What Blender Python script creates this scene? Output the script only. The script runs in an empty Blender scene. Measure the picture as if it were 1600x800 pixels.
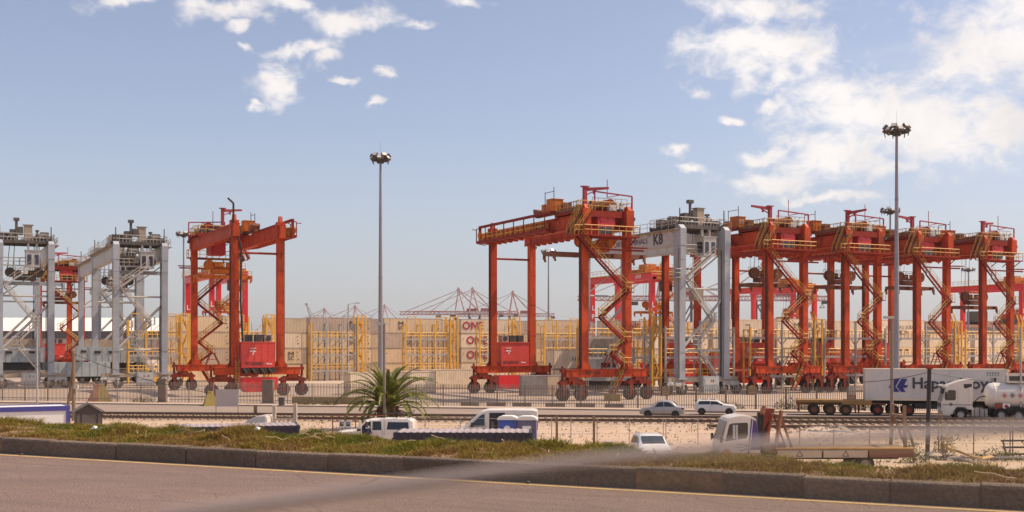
import bpy, bmesh, math, random
import numpy as np
from mathutils import Vector, Matrix, Euler
random.seed(11); rng = np.random.default_rng(11)
PI = math.pi
R = math.radians
C = bpy.context.scene.collection
SC = bpy.context.scene

# ------------------------------------------------------------------ camera
# the photo is taken from an elevated road, eye 6.4 m above the container yard
EYE = 6.4
cam_d = bpy.data.cameras.new('camera')
cam = bpy.data.objects.new('camera', cam_d)
C.objects.link(cam)
cam.location = (0, 0, EYE)
cam.rotation_euler = (R(90), 0, 0)
cam_d.sensor_width = 36.0
cam_d.lens = 36.0 * 1800 / 1600
cam_d.shift_y = 140 / 1600
cam_d.clip_start = 0.05
cam_d.clip_end = 30000
cam_d.dof.use_dof = True
cam_d.dof.focus_distance = 110
cam_d.dof.aperture_fstop = (cam_d.lens / 1000) / 0.011
SC.camera = cam

# ------------------------------------------------------------------ view
SC.view_settings.view_transform = 'Standard'
SC.view_settings.look = 'None'
SC.view_settings.exposure = 0.16
SC.view_settings.gamma = 1.0

# ------------------------------------------------------------------ sun
SUN_EL, SUN_AZ = R(55), R(82)           # high on the right, a touch ahead of the camera
sd = bpy.data.lights.new('sun', 'SUN')
sd.energy = 4.9
sd.angle = R(0.5)
sd.color = (1.0, 0.80, 0.60)
sun = bpy.data.objects.new('sun', sd)
C.objects.link(sun)
to_sun = Vector((math.sin(SUN_AZ) * math.cos(SUN_EL), math.cos(SUN_AZ) * math.cos(SUN_EL), math.sin(SUN_EL)))
sun.rotation_euler = to_sun.to_track_quat('Z', 'Y').to_euler()
sun.location = (80, 40, 120)

# ------------------------------------------------------------------ world: sky with clouds
W = bpy.data.worlds.new('World')
SC.world = W
W.use_nodes = True
nt = W.node_tree
for n in list(nt.nodes): nt.nodes.remove(n)
def wn(t, **k):
    n = nt.nodes.new(t)
    for a, b in k.items(): setattr(n, a, b)
    return n
def wl(a, b): nt.links.new(a, b)
def wmath(op, a, b=None, c=None, clamp=False):
    n = wn('ShaderNodeMath', operation=op); n.use_clamp = clamp
    for i, x in enumerate((a, b, c)):
        if x is None: continue
        if isinstance(x, (int, float)): n.inputs[i].default_value = x
        else: wl(x, n.inputs[i])
    return n.outputs[0]
out = wn('ShaderNodeOutputWorld'); bg = wn('ShaderNodeBackground')
wl(bg.outputs[0], out.inputs[0])
bg.inputs['Strength'].default_value = 0.10
sky = wn('ShaderNodeTexSky', sky_type='NISHITA')
sky.sun_disc = False
sky.sun_elevation = SUN_EL
sky.sun_rotation = SUN_AZ % (2 * PI)
sky.air_density = 1.0; sky.dust_density = 1.2; sky.ozone_density = 1.2
hsv = wn('ShaderNodeHueSaturation')
hsv.inputs['Saturation'].default_value = 0.80
hsv.inputs['Value'].default_value = 1.25
wl(sky.outputs[0], hsv.inputs['Color'])
tint = wn('ShaderNodeMix', data_type='RGBA', blend_type='MULTIPLY')
tint.inputs['Factor'].default_value = 1.0
tint.inputs['B'].default_value = (1.0, 0.94, 0.99, 1)
wl(hsv.outputs[0], tint.inputs['A'])
tc = wn('ShaderNodeTexCoord')
sep = wn('ShaderNodeSeparateXYZ'); wl(tc.outputs['Generated'], sep.inputs[0])
ysafe = wmath('MAXIMUM', sep.outputs[1], 0.08)
tx = wmath('DIVIDE', sep.outputs[0], ysafe)
tz = wmath('DIVIDE', sep.outputs[2], ysafe)
comb = wn('ShaderNodeCombineXYZ'); wl(tx, comb.inputs[0]); wl(tz, comb.inputs[1])
# ragged edges: bend the coordinates with two scales of noise
def wnoise(scale, detail, rough=0.6, vec=None, dist=0.0, sc=(1, 1, 1)):
    m = wn('ShaderNodeMapping'); m.inputs['Scale'].default_value = sc
    wl(vec if vec is not None else tc.outputs['Generated'], m.inputs[0])
    n = wn('ShaderNodeTexNoise'); n.inputs['Scale'].default_value = scale
    n.inputs['Detail'].default_value = detail; n.inputs['Roughness'].default_value = rough
    n.inputs['Distortion'].default_value = dist
    wl(m.outputs[0], n.inputs['Vector'])
    return n
nw = wnoise(16, 4, 0.6)
vs = wn('ShaderNodeVectorMath', operation='SUBTRACT'); vs.inputs[1].default_value = (0.5, 0.5, 0.5)
wl(nw.outputs['Color'], vs.inputs[0])
vm = wn('ShaderNodeVectorMath', operation='SCALE'); vm.inputs['Scale'].default_value = 0.055
wl(vs.outputs[0], vm.inputs[0])
va = wn('ShaderNodeVectorMath', operation='ADD'); wl(comb.outputs[0], va.inputs[0]); wl(vm.outputs[0], va.inputs[1])
BL = [(195,8,60,16),(350,20,100,20),(372,44,24,14),(430,8,50,20),(550,36,80,26),(640,44,40,11),(480,76,60,13),(512,92,32,17),
      (437,132,46,38),(577,172,22,10),(603,121,17,9),(542,132,22,8),(385,75,18,8),(735,8,44,13),(402,166,12,12),
      (1195,12,85,27),(1190,76,112,42),(1272,100,40,30),(1225,120,40,16),(1340,172,120,62),(1300,236,95,36),(1450,190,140,70),
      (1570,180,110,48),(1385,256,75,20),(1570,70,125,66),(1620,20,80,70),(1485,105,60,30),(1210,282,66,19),(1290,309,70,9),
      (1203,232,44,13),(1150,178,18,8),(1050,230,20,11),(1080,258,24,7),(1212,150,34,12),(1097,135,20,9),
      (1720,190,90,60),(-90,60,90,30)]
acc = None
for (bx, by, rx, ry) in BL:
    m = wn('ShaderNodeMapping', vector_type='TEXTURE')
    m.inputs['Location'].default_value = ((bx - 800) / 1800, (540 - by) / 1800, 0)
    m.inputs['Scale'].default_value = (rx * (1.0 if bx < 900 else 1.26) / 1800, ry * (1.0 if bx < 900 else 1.26) / 1800, 1)
    wl(va.outputs[0], m.inputs[0])
    l = wn('ShaderNodeVectorMath', operation='LENGTH'); wl(m.outputs[0], l.inputs[0])
    acc = l.outputs['Value'] if acc is None else wmath('SMOOTH_MIN', acc, l.outputs['Value'], 0.12)
dens = wmath('SUBTRACT', 1.0, acc)
# the rest of the sky carries the same kind of scattered cloud
nbig = wnoise(3.2, 3, 0.5, sc=(1, 1, 2.2))
ang = wn('ShaderNodeVectorMath', operation='DOT_PRODUCT'); wl(tc.outputs['Generated'], ang.inputs[0])
ang.inputs[1].default_value = Vector((0, 1, 0.12)).normalized()
outm = wn('ShaderNodeMapRange'); outm.inputs['From Min'].default_value = 0.86; outm.inputs['From Max'].default_value = 0.80
wl(ang.outputs['Value'], outm.inputs['Value'])
other = wmath('MULTIPLY_ADD', nbig.outputs['Fac'], 3.2, -1.75)
dens = wmath('ADD', wmath('MULTIPLY', dens, wmath('SUBTRACT', 1.0, outm.outputs[0])), wmath('MULTIPLY', other, outm.outputs[0]))
nd = wnoise(34, 7, 0.62, dist=0.3, sc=(1, 1, 1.5))
dens = wmath('ADD', dens, wmath('MULTIPLY_ADD', nd.outputs['Fac'], 2.3, -1.08))
alpha = wn('ShaderNodeMapRange', interpolation_type='SMOOTHSTEP')
alpha.inputs['From Min'].default_value = -0.12; alpha.inputs['From Max'].default_value = 0.92
wl(dens, alpha.inputs['Value'])
# thin high veil over the lower right
nv = wnoise(6, 5, 0.6, sc=(1, 1, 5))
veil = wn('ShaderNodeMapRange', interpolation_type='SMOOTHSTEP'); veil.inputs['From Min'].default_value = 0.42; veil.inputs['From Max'].default_value = 0.75
veil.inputs['To Max'].default_value = 0.22
wl(nv.outputs['Fac'], veil.inputs['Value'])
side = wn('ShaderNodeMapRange', interpolation_type='SMOOTHSTEP'); side.inputs['From Min'].default_value = 0.05; side.inputs['From Max'].default_value = 0.45
wl(tx, side.inputs['Value'])
veila = wmath('MULTIPLY', veil.outputs[0], side.outputs[0])
alpha2 = wmath('MAXIMUM', wmath('MULTIPLY', alpha.outputs[0], 0.96), veila)
up = wn('ShaderNodeMapRange'); up.inputs['From Min'].default_value = -0.01; up.inputs['From Max'].default_value = 0.03
wl(sep.outputs[2], up.inputs['Value'])
alpha3 = wmath('MULTIPLY', alpha2, up.outputs[0])
# cloud tone: brighter where thick, a little greyer in the folds
ncol = wnoise(11, 5, 0.6)
ccol = wn('ShaderNodeValToRGB')
ccol.color_ramp.elements[0].position = 0.3; ccol.color_ramp.elements[0].color = (7.4, 7.0, 6.95, 1)
ccol.color_ramp.elements[1].position = 0.62; ccol.color_ramp.elements[1].color = (9.4, 8.9, 8.6, 1)
wl(ncol.outputs['Fac'], ccol.inputs[0])
# pale warm band of haze near the horizon
hz = wn('ShaderNodeMapRange', interpolation_type='SMOOTHSTEP'); hz.inputs['From Min'].default_value = 0.20; hz.inputs['From Max'].default_value = -0.01
hz.inputs['To Max'].default_value = 0.55
wl(sep.outputs[2], hz.inputs['Value'])
mixh = wn('ShaderNodeMix', data_type='RGBA'); wl(hz.outputs[0], mixh.inputs['Factor'])
wl(tint.outputs['Result'], mixh.inputs['A']); mixh.inputs['B'].default_value = (4.9, 5.15, 5.75, 1)
mixc = wn('ShaderNodeMix', data_type='RGBA'); wl(alpha3, mixc.inputs['Factor'])
wl(mixh.outputs['Result'], mixc.inputs['A']); wl(ccol.outputs[0], mixc.inputs['B'])
wl(mixc.outputs['Result'], bg.inputs['Color'])

# ------------------------------------------------------------------ materials
MATS = {}
def mat(name, col, rough=0.6, metal=0.0, var=0.18, nscale=1.2, stain=None, stain_amt=0.0, stain_scale=(0.8, 0.8, 0.25), stain_lo=0.55,
        bump=0.0, bscale=8.0, spec=0.5, coat=0.0, fine=None):
    """painted or natural surface: base colour with mottling and stains in world space"""
    if name in MATS: return MATS[name]
    m = bpy.data.materials.new(name); m.use_nodes = True
    t = m.node_tree; b = t.nodes['Principled BSDF']
    b.inputs['Roughness'].default_value = rough
    b.inputs['Metallic'].default_value = metal
    b.inputs['Specular IOR Level'].default_value = spec
    if coat: b.inputs['Coat Weight'].default_value = coat; b.inputs['Coat Roughness'].default_value = 0.08
    g = t.nodes.new('ShaderNodeNewGeometry')
    n = t.nodes.new('ShaderNodeTexNoise'); n.inputs['Scale'].default_value = nscale; n.inputs['Detail'].default_value = 6
    n.inputs['Roughness'].default_value = 0.65
    t.links.new(g.outputs['Position'], n.inputs['Vector'])
    r = t.nodes.new('ShaderNodeValToRGB')
    r.color_ramp.elements[0].position = 0.28; r.color_ramp.elements[1].position = 0.74
    r.color_ramp.elements[0].color = (*[max(0, c * (1 - var)) for c in col], 1)
    r.color_ramp.elements[1].color = (*[min(1, c * (1 + var)) for c in col], 1)
    t.links.new(n.outputs['Fac'], r.inputs[0])
    src = r.outputs[0]
    if fine:
        nf = t.nodes.new('ShaderNodeTexNoise'); nf.inputs['Scale'].default_value = fine[0]; nf.inputs['Detail'].default_value = 4
        t.links.new(g.outputs['Position'], nf.inputs['Vector'])
        rf = t.nodes.new('ShaderNodeValToRGB')
        rf.color_ramp.elements[0].position = 0.3; rf.color_ramp.elements[1].position = 0.7
        a = 1 - fine[1]; bb = 1 + fine[1]
        rf.color_ramp.elements[0].color = (a, a, a, 1); rf.color_ramp.elements[1].color = (bb, bb, bb, 1)
        t.links.new(nf.outputs['Fac'], rf.inputs[0])
        mm = t.nodes.new('ShaderNodeMix'); mm.data_type = 'RGBA'; mm.blend_type = 'MULTIPLY'; mm.inputs['Factor'].default_value = 1
        t.links.new(src, mm.inputs['A']); t.links.new(rf.outputs[0], mm.inputs['B'])
        src = mm.outputs['Result']
    if stain:
        mp = t.nodes.new('ShaderNodeMapping'); mp.inputs['Scale'].default_value = stain_scale
        t.links.new(g.outputs['Position'], mp.inputs[0])
        n2 = t.nodes.new('ShaderNodeTexNoise'); n2.inputs['Scale'].default_value = 1.0; n2.inputs['Detail'].default_value = 8
        n2.inputs['Roughness'].default_value = 0.7
        t.links.new(mp.outputs[0], n2.inputs['Vector'])
        r2 = t.nodes.new('ShaderNodeMapRange'); r2.inputs['From Min'].default_value = stain_lo; r2.inputs['From Max'].default_value = stain_lo + 0.13
        r2.inputs['To Max'].default_value = stain_amt
        t.links.new(n2.outputs['Fac'], r2.inputs['Value'])
        mx = t.nodes.new('ShaderNodeMix'); mx.data_type = 'RGBA'
        t.links.new(r2.outputs[0], mx.inputs['Factor']); t.links.new(src, mx.inputs['A']); mx.inputs['B'].default_value = (*stain, 1)
        src = mx.outputs['Result']
    t.links.new(src, b.inputs['Base Color'])
    if bump:
        nb = t.nodes.new('ShaderNodeTexNoise'); nb.inputs['Scale'].default_value = bscale; nb.inputs['Detail'].default_value = 5
        t.links.new(g.outputs['Position'], nb.inputs['Vector'])
        bp = t.nodes.new('ShaderNodeBump'); bp.inputs['Strength'].default_value = bump; bp.inputs['Distance'].default_value = 0.05
        t.links.new(nb.outputs['Fac'], bp.inputs['Height']); t.links.new(bp.outputs[0], b.inputs['Normal'])
    MATS[name] = m
    return m
def glassmat(name, col=(0.02, 0.024, 0.028), rough=0.06):
    if name in MATS: return MATS[name]
    m = bpy.data.materials.new(name); m.use_nodes = True
    b = m.node_tree.nodes['Principled BSDF']
    b.inputs['Base Color'].default_value = (*col, 1); b.inputs['Roughness'].default_value = rough
    b.inputs['Specular IOR Level'].default_value = 0.8
    MATS[name] = m
    return m
RUST = (0.10, 0.035, 0.018)
M_red   = mat('crane_red_paint', (0.46, 0.064, 0.020), 0.6, spec=0.2, stain=(0.13, 0.035, 0.02), stain_amt=0.75, stain_lo=0.53, stain_scale=(1.1, 1.1, .3), var=0.28, nscale=0.5, fine=(5, 0.12))
M_dred  = mat('dark_red_paint', (0.26, 0.028, 0.016), 0.65, spec=0.2, stain=RUST, stain_amt=0.5)
M_mag   = mat('jib_red_paint', (0.33, 0.030, 0.040), 0.55, stain=RUST, stain_amt=0.4)
M_bred  = mat('bright_red_paint', (0.66, 0.022, 0.024), 0.4, var=0.1)
M_bogie = mat('grimy_bogie_paint', (0.24, 0.034, 0.018), 0.7, spec=0.2, stain=(0.06, 0.035, 0.025), stain_amt=0.8, stain_lo=0.48, stain_scale=(2, 2, 2), var=.3)
M_org   = mat('orange_paint', (0.56, 0.150, 0.020), 0.6, spec=0.25, stain=(0.18, 0.05, 0.02), stain_amt=0.7, stain_lo=0.5)
M_brn   = mat('rusty_brown_paint', (0.20, 0.075, 0.040), 0.7, stain=(0.06, 0.03, 0.02), stain_amt=0.7)
M_yel   = mat('rail_yellow_paint', (0.52, 0.30, 0.055), 0.5, stain=(0.25, 0.10, 0.03), stain_amt=0.5)
M_ryel  = mat('rack_yellow_paint', (0.74, 0.42, 0.06), 0.5, stain=(0.35, 0.15, 0.03), stain_amt=0.4)
M_grey  = mat('crane_grey_paint', (0.36, 0.39, 0.43), 0.55, stain=(0.26, 0.20, 0.16), stain_amt=0.55, var=0.12, nscale=0.6, stain_scale=(0.9, 0.9, 0.16), fine=(4, 0.06))
M_lgrey = mat('pale_grey_paint', (0.46, 0.45, 0.43), 0.5, stain=(0.30, 0.23, 0.18), stain_amt=0.5, var=0.12)
M_beig  = mat('beige_steel', (0.36, 0.29, 0.22), 0.65, stain=(0.12, 0.08, 0.06), stain_amt=0.6)
M_mach  = mat('greasy_machine_steel', (0.10, 0.085, 0.075), 0.6, metal=0.1, stain=(0.22, 0.15, 0.10), stain_amt=0.5, var=0.4)
M_bgrey = mat('bluish_grey_paint', (0.36, 0.40, 0.42), 0.55, stain=(0.16, 0.12, 0.10), stain_amt=0.5)
M_galv  = mat('galvanised_steel', (0.42, 0.39, 0.36), 0.55, metal=0.1, stain=(0.2, 0.15, 0.11), stain_amt=0.4)
M_mast  = mat('mast_steel', (0.27, 0.26, 0.28), 0.5, metal=0.2, var=0.1)
M_tyre  = mat('tyre_rubber', (0.025, 0.022, 0.020), 0.85, stain=(0.16, 0.11, 0.08), stain_amt=0.45)
M_rim   = mat('rim_steel', (0.32, 0.29, 0.26), 0.45, metal=0.4)
M_rrim  = mat('red_rim', (0.30, 0.05, 0.03), 0.6, stain=RUST, stain_amt=0.6)
M_blk   = mat('black_steel', (0.022, 0.020, 0.020), 0.6, var=0.3)
M_dark  = mat('dark_paint', (0.045, 0.04, 0.04), 0.6, var=0.3)
M_white = mat('white_paint', (0.68, 0.63, 0.57), 0.35, var=0.05, stain=(0.45, 0.36, 0.28), stain_amt=0.25, coat=0.4)
M_wpl   = mat('white_plastic', (0.72, 0.70, 0.67), 0.45, var=0.05)
M_cream = mat('cream_container_paint', (0.82, 0.635, 0.42), 0.6, spec=0.25, var=0.08, stain=(0.40, 0.27, 0.18), stain_amt=0.35, stain_scale=(0.5, 0.5, 0.2))
M_cream2= mat('pale_container_paint', (0.84, 0.70, 0.52), 0.6, spec=0.25, var=0.08, stain=(0.42, 0.30, 0.22), stain_amt=0.35, stain_scale=(0.5, 0.5, 0.2))
M_cframe = mat('gap_shade_and_board_taupe', (0.46, 0.355, 0.27), 0.6, var=0.1)  # container frames coloured darker to paint in the shade between stacked tiers
M_tan   = mat('tan_container_paint', (0.56, 0.44, 0.34), 0.6, var=0.1, stain=(0.30, 0.20, 0.14), stain_amt=0.4, stain_scale=(0.5, 0.5, 0.2))
M_cred  = mat('red_container_paint', (0.42, 0.075, 0.045), 0.6, stain=RUST, stain_amt=0.4)
M_navy  = mat('navy_container_paint', (0.030, 0.027, 0.045), 0.6, stain=(0.10, 0.06, 0.05), stain_amt=0.5)
M_mauve = mat('faded_roof_steel', (0.36, 0.30, 0.30), 0.55, stain=(0.28, 0.19, 0.14), stain_amt=0.4)
M_cgrey = mat('grey_container_paint', (0.36, 0.33, 0.30), 0.6, stain=(0.20, 0.14, 0.10), stain_amt=0.5, stain_scale=(0.9, 0.9, 0.2))
M_conc  = mat('concrete', (0.33, 0.27, 0.22), 0.9, stain=(0.16, 0.12, 0.09), stain_amt=0.6, bump=0.3, fine=(14, 0.12))
M_wood  = mat('weathered_timber', (0.24, 0.16, 0.10), 0.85, stain=(0.10, 0.06, 0.04), stain_amt=0.5, stain_scale=(4, 4, 0.6))
M_pwood = mat('pale_timber', (0.55, 0.45, 0.35), 0.8, stain=(0.34, 0.25, 0.18), stain_amt=0.5, stain_scale=(5, 5, 0.7))
M_black_ink = mat('black_lettering', (0.03, 0.028, 0.03), 0.5, var=0.2)
M_blue_ink  = mat('blue_lettering', (0.025, 0.03, 0.19), 0.5, var=0.1)
M_red_ink   = mat('crimson_lettering', (0.42, 0.035, 0.075), 0.5, var=0.1)
M_white_ink = mat('white_lettering', (0.75, 0.73, 0.70), 0.5, var=0.05)
M_grey_ink  = mat('grey_lettering', (0.16, 0.16, 0.15), 0.5, var=0.1)
M_glass = glassmat('vehicle_glass')
M_cabglass = glassmat('cab_glass', (0.03, 0.03, 0.035), 0.12)
M_lens  = mat('lamp_lens', (0.62, 0.60, 0.55), 0.2, var=0.05)
M_amber = mat('amber_lens', (0.62, 0.17, 0.02), 0.25, var=0.05)
M_redlens = mat('red_lens', (0.35, 0.015, 0.015), 0.25, var=0.05)
# ------------------------------------------------------------------ mesh helpers
def V(*a): return Vector(a)
class MB:
    def __init__(s): s.v = []; s.f = []
    def add(s, vs, fs):
        o = len(s.v); s.v += [tuple(p) for p in vs]; s.f += [tuple(i + o for i in f) for f in fs]; return s
    def box(s, c, d, rz=0.0, rot=None):
        x, y, z = d[0] / 2, d[1] / 2, d[2] / 2
        M = rot if rot is not None else Matrix.Rotation(rz, 3, 'Z')
        c = Vector(c)
        vs = [c + M @ Vector((sx * x, sy * y, sz * z)) for sz in (-1, 1) for sy in (-1, 1) for sx in (-1, 1)]
        return s.add(vs, [(0, 2, 3, 1), (4, 5, 7, 6), (0, 1, 5, 4), (2, 6, 7, 3), (0, 4, 6, 2), (1, 3, 7, 5)])
    def b2(s, lo, hi):
        return s.box([(a + b) / 2 for a, b in zip(lo, hi)], [abs(b - a) for a, b in zip(lo, hi)])
    def bar(s, p, q, w, h=None, up=(0, 0, 1), w2=None, h2=None):
        p, q = Vector(p), Vector(q); h = h or w; w2 = w2 or w; h2 = h2 or h
        d = (q - p).normalized(); u = Vector(up)
        if abs(d.dot(u)) > 0.99: u = Vector((0, 1, 0))
        a = d.cross(u).normalized(); b = a.cross(d).normalized()
        vs = [p - a * w / 2 - b * h / 2, p + a * w / 2 - b * h / 2, p + a * w / 2 + b * h / 2, p - a * w / 2 + b * h / 2,
              q - a * w2 / 2 - b * h2 / 2, q + a * w2 / 2 - b * h2 / 2, q + a * w2 / 2 + b * h2 / 2, q - a * w2 / 2 + b * h2 / 2]
        return s.add(vs, [(0, 1, 2, 3), (7, 6, 5, 4), (0, 4, 5, 1), (1, 5, 6, 2), (2, 6, 7, 3), (3, 7, 4, 0)])
    def tube(s, p, q, r, r2=None, n=6, caps=True):
        p, q = Vector(p), Vector(q); r2 = r if r2 is None else r2
        d = (q - p).normalized(); u = Vector((0, 0, 1)) if abs(d.z) < 0.95 else Vector((0, 1, 0))
        a = d.cross(u).normalized(); b = a.cross(d)
        vs = []
        for c, rr in ((p, r), (q, r2)):
            vs += [c + (a * math.cos(2 * PI * i / n) + b * math.sin(2 * PI * i / n)) * rr for i in range(n)]
        fs = [(i, (i + 1) % n, n + (i + 1) % n, n + i) for i in range(n)]
        if caps: fs += [tuple(range(n - 1, -1, -1)), tuple(range(n, 2 * n))]
        return s.add(vs, fs)
    def path(s, pts, r, n=6):
        for a, b in zip(pts, pts[1:]): s.tube(a, b, r, n=n)
        return s
    def lathe(s, c, prof, axis='Z', n=16, caps=True):
        """prof: (radius, along-axis) pairs, closed at both ends if the radius is 0"""
        vs = []; fs = []
        for (r, h) in prof:
            for i in range(n):
                a = 2 * PI * i / n; x, y = r * math.cos(a), r * math.sin(a)
                vs.append(Vector(c) + (Vector((x, y, h)) if axis == 'Z' else Vector((x, h, y)) if axis == 'Y' else Vector((h, x, y))))
        for j in range(len(prof) - 1):
            for i in range(n):
                k = (i + 1) % n
                f = (j * n + i, j * n + k, (j + 1) * n + k, (j + 1) * n + i)
                fs.append(f if axis != 'Y' else f[::-1])
        m = len(prof) - 1
        a0 = tuple(range(n - 1, -1, -1)); a1 = tuple(range(m * n, m * n + n))
        if caps: fs += [a0, a1] if axis != 'Y' else [a0[::-1], a1[::-1]]
        return s.add(vs, fs)
    def prism(s, poly, y0, y1, plane='XZ'):
        """2-D outline extruded along the third axis"""
        n = len(poly)
        def P(a, b, t): return (a, t, b) if plane == 'XZ' else (t, a, b) if plane == 'YZ' else (a, b, t)
        vs = [P(a, b, y0) for a, b in poly] + [P(a, b, y1) for a, b in poly]
        fs = [tuple(range(n)), tuple(range(2 * n - 1, n - 1, -1))] + [(i, n + i, n + (i + 1) % n, (i + 1) % n) for i in range(n)]
        return s.add(vs, fs)
    def quad(s, *p):
        return s.add(p, [tuple(range(len(p)))])
    def rail(s, pts, h=1.1, r=0.035, step=1.6, mid=True):
        """handrail along a poly-line of deck points"""
        for a, b in zip(pts, pts[1:]):
            a, b = Vector(a), Vector(b); L = (b - a).length; k = max(1, round(L / step))
            for i in range(k + 1):
                p = a.lerp(b, i / k); s.tube(p, p + V(0, 0, h), r, n=4)
            s.tube(a + V(0, 0, h), b + V(0, 0, h), r, n=4)
            if mid: s.tube(a + V(0, 0, h * .52), b + V(0, 0, h * .52), r * .8, n=4)
        return s
    def mesh(s, name, m, smooth=False, recalc=True):
        me = bpy.data.meshes.new(name); me.from_pydata(s.v, [], s.f)
        if recalc:
            bm = bmesh.new(); bm.from_mesh(me); bmesh.ops.recalc_face_normals(bm, faces=bm.faces); bm.to_mesh(me); bm.free()
        me.materials.append(m)
        if smooth:
            me.polygons.foreach_set('use_smooth', [True] * len(me.polygons)); me.set_sharp_from_angle(angle=R(38))
        me.update()
        return me
    def build(s, name, m, parent=None, smooth=False, loc=None, rot=None):
        return put(name, s.mesh(name, m, smooth), parent, loc, rot)
def put(name, me, parent=None, loc=None, rot=None):
    o = bpy.data.objects.new(name, me); C.objects.link(o)
    if parent: o.parent = parent
    if loc is not None: o.location = loc
    if rot is not None: o.rotation_euler = rot
    return o
def tag(o, label, cat, group=None):
    o['label'] = label; o['category'] = cat
    if group: o['group'] = group
    return o
def thing(name, label, cat, loc=(0, 0, 0), rz=0.0, group=None):
    o = bpy.data.objects.new(name, None); C.objects.link(o); o.empty_display_size = 0.5
    o.location = loc; o.rotation_euler = (0, 0, rz)
    return tag(o, label, cat, group)
def struct(o): o['kind'] = 'structure'; return o
def stuff(o): o['kind'] = 'stuff'; return o
def copy_tree(o, parent=None):
    c = o.copy(); C.objects.link(c)
    if parent is not None: c.parent = parent
    for ch in o.children: copy_tree(ch, c)
    return c
def dup(root, loc, rz, label, group=None):
    kids = list(root.children)
    r = root.copy(); C.objects.link(r); r.location = loc; r.rotation_euler = (0, 0, rz)
    r['label'] = label
    if group: r['group'] = group
    for ch in kids: copy_tree(ch, r)
    return r
def kid(root, name, k=0):
    l = [c for c in root.children if c.name.split('.')[0] == name]
    return l[k]
def at(px, Y, z=0.0):
    """point at depth Y seen in column px of the 1600 px photograph"""
    return Vector(((px - 800) / 1800 * Y, Y, z))
def ground_y(py): return EYE * 1800 / (py - 540)
_tx = {}
def text_mesh(s, size, m, ext=0.006, space=1.0, bold=0.0):
    k = (s, size, m.name, ext, bold)
    if k in _tx: return _tx[k]
    cu = bpy.data.curves.new('lettering', 'FONT'); cu.body = s; cu.size = size; cu.extrude = ext; cu.offset = bold
    cu.align_x = 'CENTER'; cu.align_y = 'CENTER'; cu.resolution_u = 2; cu.space_character = space
    o = bpy.data.objects.new('lettering', cu); C.objects.link(o)
    dg = bpy.context.evaluated_depsgraph_get()
    me = bpy.data.meshes.new_from_object(o.evaluated_get(dg)); me.name = 'lettering'
    bpy.data.objects.remove(o)
    me.materials.clear(); me.materials.append(m)
    _tx[k] = me
    return me
def text(s, size, m, parent, loc, rot=(PI / 2, 0, 0), name='lettering', sx=1.0, **k):
    o = put(name, text_mesh(s, size, m, **k), parent, loc, rot)
    if sx != 1.0: o.scale = (sx, 1, 1)
    return o
def bake(o):
    """turn a modifier stack into a plain mesh"""
    dg = bpy.context.evaluated_depsgraph_get(); dg.update()
    me = bpy.data.meshes.new_from_object(o.evaluated_get(dg)); o.modifiers.clear(); old = o.data; o.data = me
    return o
# ------------------------------------------------------------------ ground, yard, roads
M_ground = mat('sandy_ground', (0.46, 0.335, 0.235), 0.95, var=0.16, nscale=0.12, stain=(0.24, 0.16, 0.11), stain_amt=0.5, stain_scale=(0.35, 0.35, 0.35), stain_lo=0.56, bump=0.35, bscale=2.5, fine=(3, 0.14))
M_yard = mat('yard_concrete', (0.46, 0.36, 0.275), 0.9, var=0.12, nscale=0.08, stain=(0.20, 0.15, 0.115), stain_amt=0.6, stain_scale=(0.06, 0.25, 0.25), stain_lo=0.54, fine=(1.5, 0.08))
M_asph = mat('worn_asphalt', (0.27, 0.205, 0.165), 0.9, var=0.1, nscale=0.15, stain=(0.17, 0.13, 0.105), stain_amt=0.5, stain_scale=(0.05, 0.5, 0.5), fine=(8, 0.1))
M_uasph = mat('coarse_asphalt', (0.195, 0.130, 0.105), 0.85, var=0.10, nscale=0.6, stain=(0.13, 0.096, 0.08), stain_amt=0.5, stain_scale=(0.25, 0.8, 0.5), stain_lo=0.53, bump=0.6, bscale=45, fine=(38, 0.42))
M_soil = mat('dry_soil', (0.23, 0.145, 0.085), 0.95, var=0.25, nscale=2.5, bump=0.5, bscale=14, fine=(18, 0.2))
M_kerb = mat('kerb_concrete', (0.165, 0.118, 0.085), 0.92, var=0.22, nscale=1.6, stain=(0.085, 0.06, 0.045), stain_amt=0.75, stain_scale=(9, 9, 9), stain_lo=0.62, bump=0.7, bscale=30, fine=(22, 0.2))
def vary_by_object(m, lo, hi):
    t = m.node_tree; b = t.nodes['Principled BSDF']; src = b.inputs['Base Color'].links[0].from_socket
    oi = t.nodes.new('ShaderNodeObjectInfo'); mr = t.nodes.new('ShaderNodeMapRange'); mr.inputs['To Min'].default_value = lo; mr.inputs['To Max'].default_value = hi
    t.links.new(oi.outputs['Random'], mr.inputs['Value']); mx = t.nodes.new('ShaderNodeVectorMath'); mx.operation = 'SCALE'
    t.links.new(src, mx.inputs[0]); t.links.new(mr.outputs[0], mx.inputs['Scale']); t.links.new(mx.outputs[0], b.inputs['Base Color'])
vary_by_object(M_kerb, .78, 1.2)
vary_by_object(M_red, .86, 1.12); vary_by_object(M_dred, .8, 1.15); vary_by_object(M_grey, .9, 1.06)
for m_ in (M_cream, M_cream2, M_tan): vary_by_object(m_, .84, 1.04)
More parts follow.
